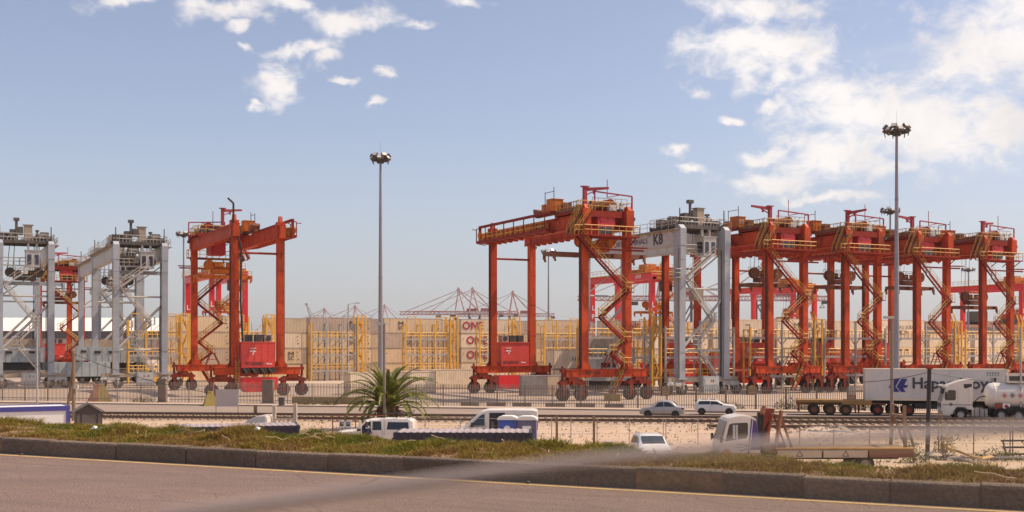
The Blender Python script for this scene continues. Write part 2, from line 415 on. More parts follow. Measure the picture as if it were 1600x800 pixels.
def road_wear(m, ang):
    """cracks, sealed patches, wheel tracks and light aggregate laid along the road"""
    t = m.node_tree; b = t.nodes['Principled BSDF']; src = b.inputs['Base Color'].links[0].from_socket
    g = t.nodes.new('ShaderNodeNewGeometry'); mp = t.nodes.new('ShaderNodeMapping'); mp.inputs['Rotation'].default_value = (0, 0, -ang)
    t.links.new(g.outputs['Position'], mp.inputs[0])
    def layer(src, tex, out, sc, lo, hi, col, amt):
        m2 = t.nodes.new('ShaderNodeMapping'); m2.inputs['Scale'].default_value = sc; t.links.new(mp.outputs[0], m2.inputs[0]); t.links.new(m2.outputs[0], tex.inputs['Vector'])
        r = t.nodes.new('ShaderNodeMapRange'); r.inputs['From Min'].default_value = lo; r.inputs['From Max'].default_value = hi; r.inputs['To Max'].default_value = amt
        t.links.new(tex.outputs[out], r.inputs['Value']); x = t.nodes.new('ShaderNodeMix'); x.data_type = 'RGBA'
        t.links.new(r.outputs[0], x.inputs['Factor']); t.links.new(src, x.inputs['A']); x.inputs['B'].default_value = (*col, 1); return x.outputs['Result']
    n = t.nodes.new('ShaderNodeTexNoise'); n.inputs['Detail'].default_value = 3; src = layer(src, n, 'Fac', (.06, 1.1, 1), .50, .72, (.12, .088, .074), .55)
    n = t.nodes.new('ShaderNodeTexNoise'); n.inputs['Detail'].default_value = 4; src = layer(src, n, 'Fac', (.35, .8, 1), .60, .70, (.26, .185, .15), .45)
    n = t.nodes.new('ShaderNodeTexNoise'); n.inputs['Detail'].default_value = 1; src = layer(src, n, 'Fac', (26, 26, 26), .63, .70, (.36, .27, .22), .8)
    n = t.nodes.new('ShaderNodeTexNoise'); n.inputs['Detail'].default_value = 1; src = layer(src, n, 'Fac', (31, 31, 31), .36, .29, (.07, .05, .042), .8)
    v = t.nodes.new('ShaderNodeTexVoronoi'); v.feature = 'DISTANCE_TO_EDGE'; v.inputs['Randomness'].default_value = 1
    src = layer(src, v, 'Distance', (.16, .30, 1), .006, .001, (.05, .038, .032), .75)
    t.links.new(src, b.inputs['Base Color'])
road_wear(M_uasph, math.atan2(12.186 - 18.643, 5.415 + 8.285))
M_line = mat('yellow_road_paint', (0.50, 0.34, 0.14), 0.8, var=0.2, nscale=6, stain=(0.24, 0.17, 0.12), stain_amt=0.8, stain_scale=(7, 7, 7), stain_lo=0.6)
M_wline = mat('white_road_paint', (0.55, 0.48, 0.42), 0.8, var=0.15, nscale=3, stain=(0.25, 0.19, 0.15), stain_amt=0.8, stain_scale=(3, 3, 3))
M_paving = mat('pavement_paving', (0.44, 0.34, 0.265), 0.92, var=0.12, nscale=0.4, fine=(5, 0.12))
M_ballast = mat('dark_ballast', (0.40, 0.295, 0.215), 0.95, var=0.35, nscale=3, bump=0.5, bscale=12, fine=(9, 0.3))

def sheet(name, pts, z, m):
    b = MB(); b.add([(x, y, z) for x, y in pts], [tuple(range(len(pts)))])
    o = b.build(name, m); return struct(o)
sheet('ground', [(-9000, -3000), (9000, -3000), (9000, 14000), (-9000, 14000)], 0.0, M_ground)
# lower road: far edge and near edge lines read off the photo
def ln(p, q, X): return p[1] + (q[1] - p[1]) * (X - p[0]) / (q[0] - p[0])
FE = ((-49, 126.3), (24.4, 110.2)); NE = ((-43, 109.6), (26, 97.9))
XL, XR = -260, 260
fe = lambda X: ln(*FE, X)
ne = lambda X: ln(*NE, X)
sheet('yard_apron', [(XL, fe(XL) + 6), (XR, fe(XR) + 6), (900, fe(XR) - 40), (900, 900), (-900, 900), (-900, fe(XL) + 160)], 0.004, M_yard)
sheet('lower_road', [(XL, ne(XL)), (XR, ne(XR)), (XR, fe(XR)), (XL, fe(XL))], 0.008, M_asph)
def strip(name, f, off, w, x0, x1, z0, z1, m):
    b = MB(); p, q = Vector((x0, f(x0) + off, 0)), Vector((x1, f(x1) + off, 0)); d = (q - p).normalized(); n = Vector((-d.y, d.x, 0))
    lo = [p - n * w / 2, q - n * w / 2, q + n * w / 2, p + n * w / 2]
    b.add([(v.x, v.y, z0) for v in lo] + [(v.x, v.y, z1) for v in lo], [(3, 2, 1, 0), (4, 5, 6, 7), (0, 1, 5, 4), (1, 2, 6, 5), (2, 3, 7, 6), (3, 0, 4, 7)])
    return struct(b.build(name, m))
strip('road_kerb', fe, 0.10, 0.2, XL, XR, -0.1, 0.14, M_conc)
strip('road_kerb', ne, -0.10, 0.2, XL, XR, -0.1, 0.12, M_conc)
strip('pavement', fe, 1.9, 3.36, XL, XR, -0.1, 0.11, M_paving)
# broken centre line of the lower road
cl = MB()
mid = lambda X: (fe(X) * 0.52 + ne(X) * 0.48)
for i in range(34):
    x0 = -120 + i * 7.2; x1 = x0 + 3.0
    p, q = (x0, mid(x0)), (x1, mid(x1))
    cl.add([(p[0], p[1] - .07, .012), (q[0], q[1] - .07, .012), (q[0], q[1] + .07, .012), (p[0], p[1] + .07, .012)], [(0, 1, 2, 3)])
struct(cl.build('road_marking', M_wline))
# lane lines painted on the yard concrete
yl = MB()
for (px, Y, L) in ((170, 168, 26), (700, 141, 30), (1010, 128, 22), (560, 150, 20)):
    p = at(px, Y); yl.box((p.x, p.y, 0.008), (L, 0.16, 0.002), rz=R(27))
struct(yl.build('yard_marking', M_wline))

# ------------------------------------------------------------------ railway tracks between road and lot
M_rail = mat('rusty_rail', (0.14, 0.09, 0.065), 0.55, metal=0.4, var=0.3, nscale=4)
M_sleeper = mat('old_sleeper', (0.29, 0.225, 0.17), 0.9, var=0.3, nscale=2)
def track(off, label, x0=-75, x1=75):
    f = lambda X: 100.6 - 0.113 * X + off
    t = thing('railway_track', label, 'railway track', (0, f(0), 0), math.atan(-0.113), group=None)
    b = MB(); b.prism([(-1.3, 0), (1.3, 0), (1.05, .12), (-1.05, .12)], x0, x1, 'YZ'); stuff(b.build('ballast_bed', M_ballast, t))
    for s in (-.54, .54):
        b = MB(); b.prism([(s - .07, .2), (s + .07, .2), (s + .02, .24), (s + .02, .31), (s + .035, .36), (s - .035, .36), (s - .02, .31), (s - .02, .24)], x0, x1, 'YZ')
        b.build('rail', M_rail, t)
    b = MB()
    x = x0 + .3
    while x < x1:
        b.box((x, 0, .15), (.24, 2.1, .13)); x += .7
    stuff(b.build('sleeper', M_sleeper, t))
track(0.0, 'railway track running along the near edge of the lower road')
track(-5.2, 'railway track one row nearer than the track beside the road, along the sand')
track(-11.0, 'short stretch of railway track nearest the sandy lot, behind the flatbed truck', 15, 75)

# ------------------------------------------------------------------ upper road, kerb, verge
RZ = 4.66                                   # level of the upper road
KA = Vector((-8.285, 18.643)); KB = Vector((5.415, 12.186))
KD = (KB - KA).normalized(); KN = Vector((-KD.y, KD.x))     # along the kerb (left to right) and away from the camera
KANG = math.atan2(KD.y, KD.x)
def K(s, w, z=0.0):
    p = KA + KD * s + KN * w; return Vector((p.x, p.y, z))
def kt(px):
    k = (px - 800) / 1800
    return (k * KA.y - KA.x) / (KD.x - k * KD.y)
b = MB(); nseg = 60
b.add([K(-120, -26, RZ), K(120, -26, RZ), K(120, 0.02, RZ), K(-120, 0.02, RZ)], [(0, 1, 2, 3)])
struct(b.build('upper_road', M_uasph))
b = MB(); b.add([K(-120, -.27, RZ + .004), K(120, -.27, RZ + .004), K(120, -.17, RZ + .004), K(-120, -.17, RZ + .004)], [(0, 1, 2, 3)])
struct(b.build('road_edge_line', M_line))
kerb = bpy.data.objects.new('kerb', None); C.objects.link(kerb); struct(kerb)
kerb.location = (KA.x, KA.y, RZ); kerb.rotation_euler = (0, 0, KANG)
js = [kt(p) for p in (79, 182, 291, 400, 512, 628, 750, 870, 993, 1127, 1255, 1391, 1532)]
while js[0] > -9: js.insert(0, js[0] - 1.08)
while js[-1] < 24: js.append(js[-1] + 1.0)
for a, c in zip(js, js[1:]):
    L = c - a - .018; n = 4; mb = MB()
    dz = random.uniform(-.012, .012); dy = random.uniform(-.014, .014)
    prof = [(0.0, -.12), (0.0, .205), (.012, .235), (.04, .25), (.20, .25), (.20, -.12)]
    mb.prism([(y + dy, z + dz) for y, z in prof], a + .009, c - .009, 'YZ')
    mb.build('kerb_block', M_kerb, kerb)
    # mortar behind the joint
mb = MB(); mb.prism([(.012, -.12), (.012, .222), (.19, .222), (.19, -.12)], js[0], js[-1], 'YZ'); mb.build('joint_mortar', M_soil, kerb)
# verge and embankment: one bumpy sheet
def vnoise(x, y, s, seed):
    x = np.asarray(x) / s; y = np.asarray(y) / s
    g = np.random.default_rng(seed).random((256, 256))
    xi = np.floor(x).astype(int); yi = np.floor(y).astype(int); fx = x - xi; fy = y - yi
    fx = fx * fx * (3 - 2 * fx); fy = fy * fy * (3 - 2 * fy)
    G = lambda a, b_: g[a % 256, b_ % 256]
    return (G(xi, yi) * (1 - fx) + G(xi + 1, yi) * fx) * (1 - fy) + (G(xi, yi + 1) * (1 - fx) + G(xi + 1, yi + 1) * fx) * fy
VW = 1.42
def verge_z(s, w):
    s = np.asarray(s, float); w = np.asarray(w, float)
    z = RZ + .235 + .06 * np.clip(w - .2, 0, 1) + .10 * (vnoise(s, w, .55, 3) - .5) * np.clip((w - .2) * 3, 0, 1) + .05 * (vnoise(s, w, .2, 5) - .5)
    vw = VW - .55 * np.clip((s - 9.5) / 4, 0, 1); drop = np.clip(w - vw, 0, None)
    z = z - np.where(drop < 1.0, .5 * drop * drop, .5 + (drop - 1.0) * .62)
    return np.maximum(z, -.05)
ss = np.linspace(-22, 32, 241); ww = np.concatenate([np.linspace(.19, 3.4, 30), np.linspace(3.8, 10.5, 14)])
S, Wd = np.meshgrid(ss, ww, indexing='ij'); Z = verge_z(S, Wd)
vs = [tuple(K(S[i, j], Wd[i, j], Z[i, j])) for i in range(len(ss)) for j in range(len(ww))]
nw_ = len(ww); fs = [(i * nw_ + j, (i + 1) * nw_ + j, (i + 1) * nw_ + j + 1, i * nw_ + j + 1) for i in range(len(ss) - 1) for j in range(nw_ - 1)]
b = MB(); b.add(vs, fs); struct(b.build('verge', M_soil, smooth=True))

# grass on the verge
def grass_mat(name, cols):
    m = bpy.data.materials.new(name); m.use_nodes = True; t = m.node_tree; b = t.nodes['Principled BSDF']
    at_ = t.nodes.new('ShaderNodeAttribute'); at_.attribute_name = 'tone'
    r = t.nodes.new('ShaderNodeValToRGB')
    while len(r.color_ramp.elements) < len(cols): r.color_ramp.elements.new(0.5)
    for e, (p, c) in zip(r.color_ramp.elements, cols): e.position = p; e.color = (*c, 1)
    t.links.new(at_.outputs['Fac'], r.inputs[0]); t.links.new(r.outputs[0], b.inputs['Base Color'])
    b.inputs['Roughness'].default_value = 0.7; b.inputs['Specular IOR Level'].default_value = 0.25
    tr = t.nodes.new('ShaderNodeBsdfTranslucent'); t.links.new(r.outputs[0], tr.inputs['Color'])
    ms = t.nodes.new('ShaderNodeMixShader'); ms.inputs[0].default_value = 0.35
    o = [n for n in t.nodes if n.type == 'OUTPUT_MATERIAL'][0]
    t.links.new(b.outputs[0], ms.inputs[1]); t.links.new(tr.outputs[0], ms.inputs[2]); t.links.new(ms.outputs[0], o.inputs[0])
    return m
M_grass = grass_mat('verge_grass', [(0.0, (0.22, 0.125, 0.045)), (0.30, (0.29, 0.195, 0.048)), (0.5, (0.26, 0.205, 0.034)), (0.75, (0.17, 0.17, 0.024)), (1.0, (0.09, 0.115, 0.018))])
def blades(P, H, Wb, lean, tone, name, m):
    """P (n,3) roots, H heights, Wb widths, lean (n,2) horizontal tip offsets; two-segment bent blades"""
    n = len(P); a = rng.uniform(0, 2 * PI, n); dx = np.cos(a) * Wb / 2; dy = np.sin(a) * Wb / 2
    v = np.zeros((n, 5, 3))
    v[:, 0] = P + np.stack([-dx, -dy, 0 * dx], 1); v[:, 1] = P + np.stack([dx, dy, 0 * dx], 1)
    mid_ = P + np.stack([lean[:, 0] * .35, lean[:, 1] * .35, H * .62], 1)
    v[:, 2] = mid_ + np.stack([dx * .8, dy * .8, 0 * dx], 1); v[:, 3] = mid_ - np.stack([dx * .8, dy * .8, 0 * dx], 1)
    v[:, 4] = P + np.stack([lean[:, 0], lean[:, 1], H], 1)
    me = bpy.data.meshes.new(name); nv = n * 5
    me.vertices.add(nv); me.vertices.foreach_set('co', v.reshape(-1))
    base = np.arange(n)[:, None] * 5
    q = (base + np.array([0, 1, 2, 3])).astype(np.int32); t3 = (base + np.array([3, 2, 4])).astype(np.int32)
    loops = np.concatenate([q.reshape(-1), t3.reshape(-1)]); me.loops.add(len(loops)); me.loops.foreach_set('vertex_index', loops)
    me.polygons.add(2 * n)
    st = np.concatenate([np.arange(n) * 4, 4 * n + np.arange(n) * 3]).astype(np.int32)
    me.polygons.foreach_set('loop_start', st)
    at_ = me.attributes.new('tone', 'FLOAT', 'POINT'); at_.data.foreach_set('value', np.repeat(tone, 5).astype(np.float32))
    me.update(calc_edges=True); me.validate()
    me.materials.append(m)
    return put(name, me)
N = 210000
s_ = rng.uniform(-12, 22, N); w_ = rng.uniform(.10, 2.6, N) ** 1.0
cl_ = vnoise(s_, w_, .38, 21) * .6 + vnoise(s_, w_, .9, 22) * .4
keep = rng.random(N) < np.clip((cl_ - .12) * 3.6, .22, 1) * np.clip((w_ - .06) * 5.0, .12, 1)
s_, w_, cl_ = s_[keep], w_[keep], cl_[keep]; n_ = len(s_)
right = np.clip((s_ - 8.5) / 6, 0, 1)
P_ = np.stack([KA.x + KD.x * s_ + KN.x * w_, KA.y + KD.y * s_ + KN.y * w_, verge_z(s_, w_) - .01], 1)
H_ = (.035 + .135 * cl_ * (.22 + 1.55 * vnoise(s_, w_, .30, 51)) * rng.uniform(.5, 1.25, n_)) * np.clip(.6 + w_ * .25, .5, 1.0) * (1 - .25 * right)
tone_ = np.clip(.10 + .36 * np.clip(w_ / 1.7, 0, 1.2) + .75 * (vnoise(s_, w_, .6, 33) - .30) + .25 * (vnoise(s_, w_, .17, 34) - .5) + rng.normal(0, .13, n_) - .08 * right, 0, 1)
lean_ = np.stack([rng.normal(0, .07, n_), rng.normal(0, .07, n_)], 1) * (H_ / .12)[:, None]
g = blades(P_, H_, rng.uniform(.010, .022, n_), lean_, tone_, 'verge_grass', M_grass)
stuff(g); tag(g, 'matted green and straw coloured grass growing behind the concrete kerb', 'grass')
# dead runners lying in the grass
b = MB()
for i in range(70):
    s0 = random.uniform(-9, 18); w0 = random.uniform(.25, 1.9); p = [s0, w0]; a = random.uniform(0, 2 * PI); pts = []
    for k in range(5):
        pts.append(K(p[0], p[1], float(verge_z(p[0], p[1])) + random.uniform(.04, .12))); a += random.uniform(-.5, .5)
        p[0] += .11 * math.cos(a); p[1] = max(.22, p[1] + .07 * math.sin(a))
    b.path(pts, .006, n=3)
o = b.build('dry_twigs', mat('dry_twig', (0.42, 0.31, 0.20), 0.9)); stuff(o); tag(o, 'pale dry grass runners tangled over the verge', 'twigs')
# litter scraps
for i, (s0, w0) in enumerate(((kt(75), .95), (kt(320), 1.2))):
    b = MB(); p = K(s0, w0, float(verge_z(s0, w0)) + .10)
    b.add([p + V(-.05, 0, 0), p + V(.05, -.02, .01), p + V(.06, .03, .04), p + V(-.03, .05, .03), p + V(0, .01, .06)], [(0, 1, 4), (1, 2, 4), (2, 3, 4), (3, 0, 4)])
    tag(b.build('paper_scrap', M_white_ink), ('white scrap of paper caught in the left end of the verge grass', 'white scrap of paper in the verge grass below the blank signboard')[i], 'litter')
# small stones on the road by the yellow line
for i, (px, w0) in enumerate(((45, -.15), (25, -.42), (830, -.1))):
    s0 = kt(px); b = MB(); p = K(s0, w0, RZ + .012)
    b.lathe(p, [(.0, -.012), (.03, -.008), (.035, .008), (.018, .022), (0, .026)], 'Z', 7)
    tag(b.build('road_stone', M_dark), ('dark pebble on the yellow line at the left end of the kerb', 'dark pebble on the asphalt just in front of the yellow line', 'dark pebble at the foot of the kerb near the middle')[i], 'stone')

# ------------------------------------------------------------------ palisade fence of the yard
M_pale = mat('weathered_fence_steel', (0.27, 0.21, 0.165), 0.7, metal=0.1, stain=(0.28, 0.20, 0.15), stain_amt=0.5, var=0.25, nscale=0.5)
fl = lambda X: fe(X) + 3.9
FX0, FX1 = -68.0, 62.0
fang = math.atan2(fl(10) - fl(0), 10)
M_pilc = mat('pillar_render', (0.21, 0.155, 0.12), .9, stain=(.12, .085, .06), stain_amt=.6)
fence = thing('palisade_fence', 'tall grey palisade fence with closely set pales between the yard and the lower road', 'fence', (FX0, fl(FX0), 0), fang)
FL = (FX1 - FX0) / math.cos(fang)
def fs_of(px):          # distance along the fence of an image column
    k = (px - 800) / 1800; a = math.tan(fang)
    X = k * (fl(0)) / (1 - k * a); return (X - FX0) / math.cos(fang)
PIL = [fs_of(254), fs_of(419)]
gapped = lambda u: any(abs(u - p) < .75 for p in PIL)
pale = MB(); pale.prism([(-.035, .12), (.035, .12), (.035, 2.25), (.012, 2.40), (0, 2.32), (-.012, 2.40), (-.035, 2.25)], -.012, .012, 'XZ')
pale_me = pale.mesh('pale', M_pale)
us = [i * .172 for i in range(int(FL / .172)) if not gapped(i * .172)]
near = us[-320:]; near = [u for u in near][:]
near = near[-300:]
for u in near: put('pale', pale_me, fence, (u, 0, 0), (0, 0, random.uniform(-.05, .05)))
b = MB()
for u in us[:-300]:
    b.prism([(u - .035, .12), (u + .035, .12), (u + .035, 2.25), (u + .012, 2.40), (u, 2.32), (u - .012, 2.40), (u - .035, 2.25)], -.012, .012, 'XZ')
stuff(b.build('pale', M_pale, fence))
post = MB().box((0, .07, 1.15), (.10, .10, 2.3)).mesh('post', M_pale)
u = .9
while u < FL:
    if not gapped(u): put('post', post, fence, (u, 0, 0))
    u += 2.92
segs = [0] + [x for p in PIL for x in (p - .75, p + .75)] + [FL]
for a, c in zip(segs[::2], segs[1::2]):
    for z in (.45, 1.95): MB().box(((a + c) / 2, .035, z), (c - a, .045, .06)).build('rail', M_pale, fence)
for p, w, lab in ((PIL[0], .95, 'square grey gate pillar in the palisade fence below the rightmost pale grey leg'), (PIL[1], 1.25, 'broad grey gate pillar in the palisade fence right of the blank signboard')):
    t = thing('gate_pillar', lab, 'pillar', tuple(fence.matrix_basis @ Vector((p, 0, 0))), fang)
    MB().box((0, 0, 1.3), (w, .5, 2.6)).build('shaft', M_pilc, t); MB().box((0, 0, 2.65), (w + .12, .62, .1)).build('cap', M_pilc, t)
    MB().box((0, 0, .1), (w + .3, .8, .2)).build('footing', M_conc, t)
# low concrete blocks along the inside of the fence
wheel_stop = MB().prism([(-.35, 0), (.35, 0), (.25, .45), (-.25, .45)], -1.0, 1.0, 'YZ').mesh('concrete_barrier', M_conc)
for i, px in enumerate((735, 776, 816, 868, 915, 960)):
    o = put('concrete_barrier', wheel_stop, None, at(px, fl((px - 800) / 1800 * 118) + 1.4), (0, 0, fang)); 
    tag(o, ('leftmost low concrete block inside the fence, left of the middle red crane', 'second low concrete block from the left inside the fence', 'low concrete block inside the fence left of the grey container', 'low concrete block inside the fence below the grey container', 'low concrete block inside the fence right of the grey container', 'rightmost low concrete block inside the fence, below the near sill')[i], 'barrier', 'barrier blocks along the fence')
# ------------------------------------------------------------------ rubber tyred gantry cranes
PHI = R(27)
def wheel_meshes(r, w, tyre, rim, ax='Y'):
    t = MB(); t.lathe((0, 0, 0), [(r * .55, -w / 2), (r * .9, -w / 2), (r, -w * .36), (r, w * .36), (r * .9, w / 2), (r * .55, w / 2)], ax, 20, False)
    # tread lugs
    for i in range(20):
        a = 2 * PI * i / 20; c = (r * math.cos(a), 0, r * math.sin(a)) if ax == 'Y' else (0, r * math.cos(a), r * math.sin(a))
        rot = Matrix.Rotation(-a, 3, 'Y') if ax == 'Y' else Matrix.Rotation(a, 3, 'X')
        t.box(c, (.05 * r, w * .7, .09 * r) if ax == 'Y' else (w * .7, .05 * r, .09 * r), rot=rot)
    h = MB(); h.lathe((0, 0, 0), [(0, -w * .32), (r * .2, -w * .34), (r * .22, -w * .2), (r * .48, -w * .2), (r * .56, -w * .46), (r * .56, w * .46), (r * .48, w * .2), (r * .22, w * .2), (r * .2, w * .34), (0, w * .32)], ax, 16)
    return t.mesh('wheel', tyre, True), h.mesh('rim', rim, True)
def put_wheel(parent, loc, ms, name='wheel'):
    o = put(name, ms[0], parent, loc); put('rim', ms[1], o); return o
W_rtg = wheel_meshes(.83, .62, M_tyre, M_bogie)
W_rtgg = wheel_meshes(.80, .62, M_tyre, M_rim)

def stairs(parent, path, v, mstr, mrail, w=.75, landings=True, rails=True):
    """zig-zag of flights in the plane v, through (u, z) nodes"""
    for (u0, z0), (u1, z1) in zip(path, path[1:]):
        b = MB(); a, c = V(u0, v, z0), V(u1, v, z1)
        for s in (-w / 2, w / 2): b.bar(a + V(0, s, 0), c + V(0, s, 0), .08, .24)
        n = max(3, int((a - c).length / .35))
        for i in range(1, n):
            p = a.lerp(c, i / n); b.box(p, (.26, w, .04))
        f = b.build('stair_flight', mstr, parent)
        if rails:
            b = MB()
            for s in (-w / 2, w / 2):
                for h in (1.0, .55): b.tube(a + V(0, s, h), c + V(0, s, h), .035, n=4)
                for i in range(4):
                    p = a.lerp(c, i / 3); b.tube(p + V(0, s, 0), p + V(0, s, 1.0), .03, n=4)
            b.build('handrail', mrail, f)
    if landings:
        for (u, z) in path[1:-1]:
            b = MB(); b.box((u, v, z - .05), (1.1, w + .3, .1)); 
            l = b.build('landing', mstr, parent)
            r = MB(); r.rail([(u - .55, v - w / 2 - .1, z), (u + .55, v - w / 2 - .1, z), (u + .55, v + w / 2 + .1, z)], step=.6); r.build('handrail', mrail, l)

def red_rtg(label, loc, rz):
    t = thing('gantry_crane', label, 'gantry crane', loc, rz, 'rust red yard gantry cranes')
    U, VV, a = 2.95, 12.0, .86
    for su in (-1, 1):
        for sv in (-1, 1):
            b = MB(); b.bar((su * U, sv * VV, 3.65), (su * U, sv * VV, 20.1), a, a * .95, up=(0, 1, 0))
            for z in (7.8, 12.0, 16.0): b.box((su * U, sv * VV, z), (a + .05, a + .02, .05))
            b.box((su * U, sv * VV, 3.72), (a + .45, a + .3, .12))
            for s in (-1, 1): b.prism([(su * U + s * a / 2, 3.7), (su * U + s * (a / 2 + .6), 3.7), (su * U + s * a / 2, 4.6)], sv * VV - .04, sv * VV + .04, 'XZ')
            leg = b.build('leg', M_red, t)
            # cable tray and ladder on the outside of the left leg
            if su < 0 or sv > 0:
                c = MB(); x = su * U - .52 * (1 if su < 0 else -1); y = sv * VV
                for s in (-.12, .12): c.tube((x, y + s, 3.7), (x, y + s, 20.0), .05, n=5)
                zz = 4.2
                while zz < 20: c.box((x, y, zz), (.08, .36, .05)); zz += .9
                c.build('cable_tray', M_dark, leg)
    for su in (-1, 1):
        b = MB(); b.box((su * U, .35, 20.87), (.74, 26.1, 1.50))
        b.box((su * U, .35, 20.09), (.98, 26.1, .06)); b.box((su * U, .35, 21.65), (.98, 26.1, .07))
        b.box((su * U, .35, 21.75), (.12, 26.0, .14))
        for i in range(9): b.box((su * U + .40 * -su, -11 + i * 2.8, 20.87), (.05, .06, 1.46))
        b.bar((su * U - .55, -11.5, 20.3), (su * U - .55, 12.5, 20.3), .09); b.bar((su * U + .55, -11.5, 21.3), (su * U + .55, 12.5, 21.3), .07)
        # underside brackets
        for i in range(6): b.box((su * U, 2 + i * 1.6, 19.96), (.5, .35, .2))
        b.build('girder', M_red, t)
    for su in (-1, 1):
        b = MB(); b.box((su * U, -12.2, 21.3), (1.05, 1.2, 2.0)); b.prism([(-12.8, 22.29), (-11.6, 22.29), (-12.0, 22.8), (-12.4, 22.8)], su * U - .25, su * U + .25, 'YZ'); b.build('leg_head', M_red, t)
        b = MB(); b.box((su * U, 12.1, 21.2), (1.0, 1.0, 1.9)); b.prism([(11.7, 22.14), (12.5, 22.14), (12.2, 22.9), (11.9, 22.9)], su * U - .22, su * U + .22, 'YZ'); b.build('leg_head', M_red, t)
    b = MB(); b.tube((-U + .4, 12, 18.1), (U - .4, 12, 18.1), .14, n=8); b.build('tie_rod', M_dred, t)
    for sv in (-1, 1):
        b = MB(); b.box((0, sv * VV, 3.2), (10.9, .86, .86)); b.box((0, sv * VV, 3.64), (10.9, 1.0, .04)); b.box((0, sv * VV, 2.76), (10.9, 1.0, .05))
        for i in range(9): b.box((-4.8 + 1.2 * i, sv * VV, 3.2), (.05, .96, .84))
        s = b.build('sill_beam', M_red, t)
        if sv < 0:
            text('SWL41t', .62, M_black_ink, s, (-2.0, -VV - .50, 3.22))
            text('Kone', .42, M_white_ink, s, (2.0, -VV - .50, 3.22), bold=.01)
        else:
            text('SWL41t', .62, M_black_ink, s, (2.0, VV + .50, 3.22), rot=(PI / 2, 0, PI))
        for su in (-1, 1):
            b = MB(); u = su * 4.55
            b.box((u, sv * VV, 2.5), (1.3, .95, .55)); b.prism([(u - 1.7, 2.15), (u - 1.1, 2.5), (u + 1.1, 2.5), (u + 1.7, 2.15), (u + 1.7, 1.9), (u - 1.7, 1.9)], sv * VV - .40, sv * VV + .40, 'XZ')
            for d in (-1.2, 1.2):
                for k in (-.40, .40): b.prism([(u + d - .30, 2.0), (u + d + .30, 2.0), (u + d + .13, .72), (u + d - .13, .72)], sv * VV + k - .04, sv * VV + k + .04, 'XZ')
            # motor and brake boxes, hoses
            b.box((u + .1, sv * VV - .6, 2.15), (.8, .35, .4)); b.tube((u - 1.6, sv * VV - .6, 2.2), (u - 1.0, sv * VV - .6, 2.9), .06)
            b.tube((u + su * 1.25, sv * VV, 2.5), (u + su * 1.25, sv * VV, 4.0), .16); b.box((u + su * 1.25, sv * VV, 3.5), (.5, .5, .35))
            b.build('bogie', M_bogie, t)
            for d in (-1.2, 1.2): put_wheel(t, (u + d, sv * VV, .83), W_rtg)
    # power house on the far sill with air conditioners and an engine tank below
    ph = MB(); ph.b2((-1.95, 11.45, 3.72), (2.3, 13.2, 6.8)); 
    for i in range(6): ph.box((-1.95 + i * .85, 13.2, 5.25), (.05, .05, 3.0))
    ph.box((.175, 12.3, 6.83), (4.4, 1.9, .08)); ph.box((.175, 12.3, 3.68), (4.4, 1.9, .1))
    o = ph.build('power_house', mat('power_house_red', (0.60, 0.055, 0.040), 0.5, stain=(0.25, 0.04, 0.03), stain_amt=0.35), t)
    for sgn, y, rot in ((1, 13.24, PI), (-1, 11.41, 0)):
        text('RTG008C' if 'RTG008C' in label else 'RTG013C', .56, M_black_ink, o, (.55 * sgn + .1, y, 4.12), rot=(PI / 2, 0, rot), bold=.012)
        text('Kone', .3, M_white_ink, o, (-1.3 * sgn + .1, y, 4.12), rot=(PI / 2, 0, rot), bold=.012)
        # winged emblem and small word above
        e = MB(); q = lambda x, z: (.7 * sgn - x * sgn * -1 * (-1) + .1, y + .01 * sgn, z)
        for poly in ([(-.45, 5.75), (.15, 5.80), (.45, 5.62), (.12, 5.62), (-.05, 5.70), (-.35, 5.55)], [(-.05, 5.62), (.12, 5.56), (.1, 5.40), (-.08, 5.18), (-.1, 5.30), (0, 5.45)]):
            e.add([(.85 * sgn + (-sgn) * px_ * -1 * -1, y + .008 * sgn, pz) for px_, pz in poly], [tuple(range(len(poly)))])
        e.build('emblem', M_white_ink, o)
        text('TRANSNET', .17, M_white_ink, o, (.85 * sgn, y, 6.05), rot=(PI / 2, 0, rot), bold=.006)
    for i, u in enumerate((-1.2, -.05, 1.2)):
        c = MB(); c.box((u, 12.3, 7.32), (1.0 - .1 * i, 1.1, .85)); c.box((u, 12.3, 7.76), (1.06 - .1 * i, 1.16, .05))
        ac = c.build('air_conditioner', M_mach if i else M_beig, o)
        for y in (11.74, 12.86):
            f = MB(); f.lathe((u, y, 7.32), [(.36, -.01), (.36, .01), (.1, .012), (.1, -.012)], 'Y', 12)
        f = MB(); f.lathe((u, 12.86, 7.32), [(0, -.02), (.34, -.02), (.34, .03), (0, .03)], 'Y', 14); 
        f.lathe((u, 11.74, 7.32), [(0, -.03), (.34, -.03), (.34, .02), (0, .02)], 'Y', 14); f.build('fan', M_dark, ac)
    c = MB(); c.prism([(-2.4, 2.4), (2.2, 2.4), (2.2, 1.1), (1.7, .55), (-1.9, .55), (-2.4, 1.1)], 11.2, 13.0, 'XZ'); c.build('fuel_tank', M_bred, t)
    c = MB()
    for u in (-1.6, -.6, .5, 1.6): c.box((u, 12.9, 3.3), (.7, .7, .75)); c.tube((u, 13.2, 2.9), (u + .5, 13.2, 3.5), .12)
    stuff(c.build('engine', M_blk, t))
    l = MB()
    for s in (2.55, 2.95): l.tube((s, 13.0, 1.2), (s, 13.0, 4.6), .035, n=4)
    for i in range(10): l.tube((2.55, 13.0, 1.3 + i * .33), (2.95, 13.0, 1.3 + i * .33), .03, n=4)
    l.build('ladder', M_yel, t)
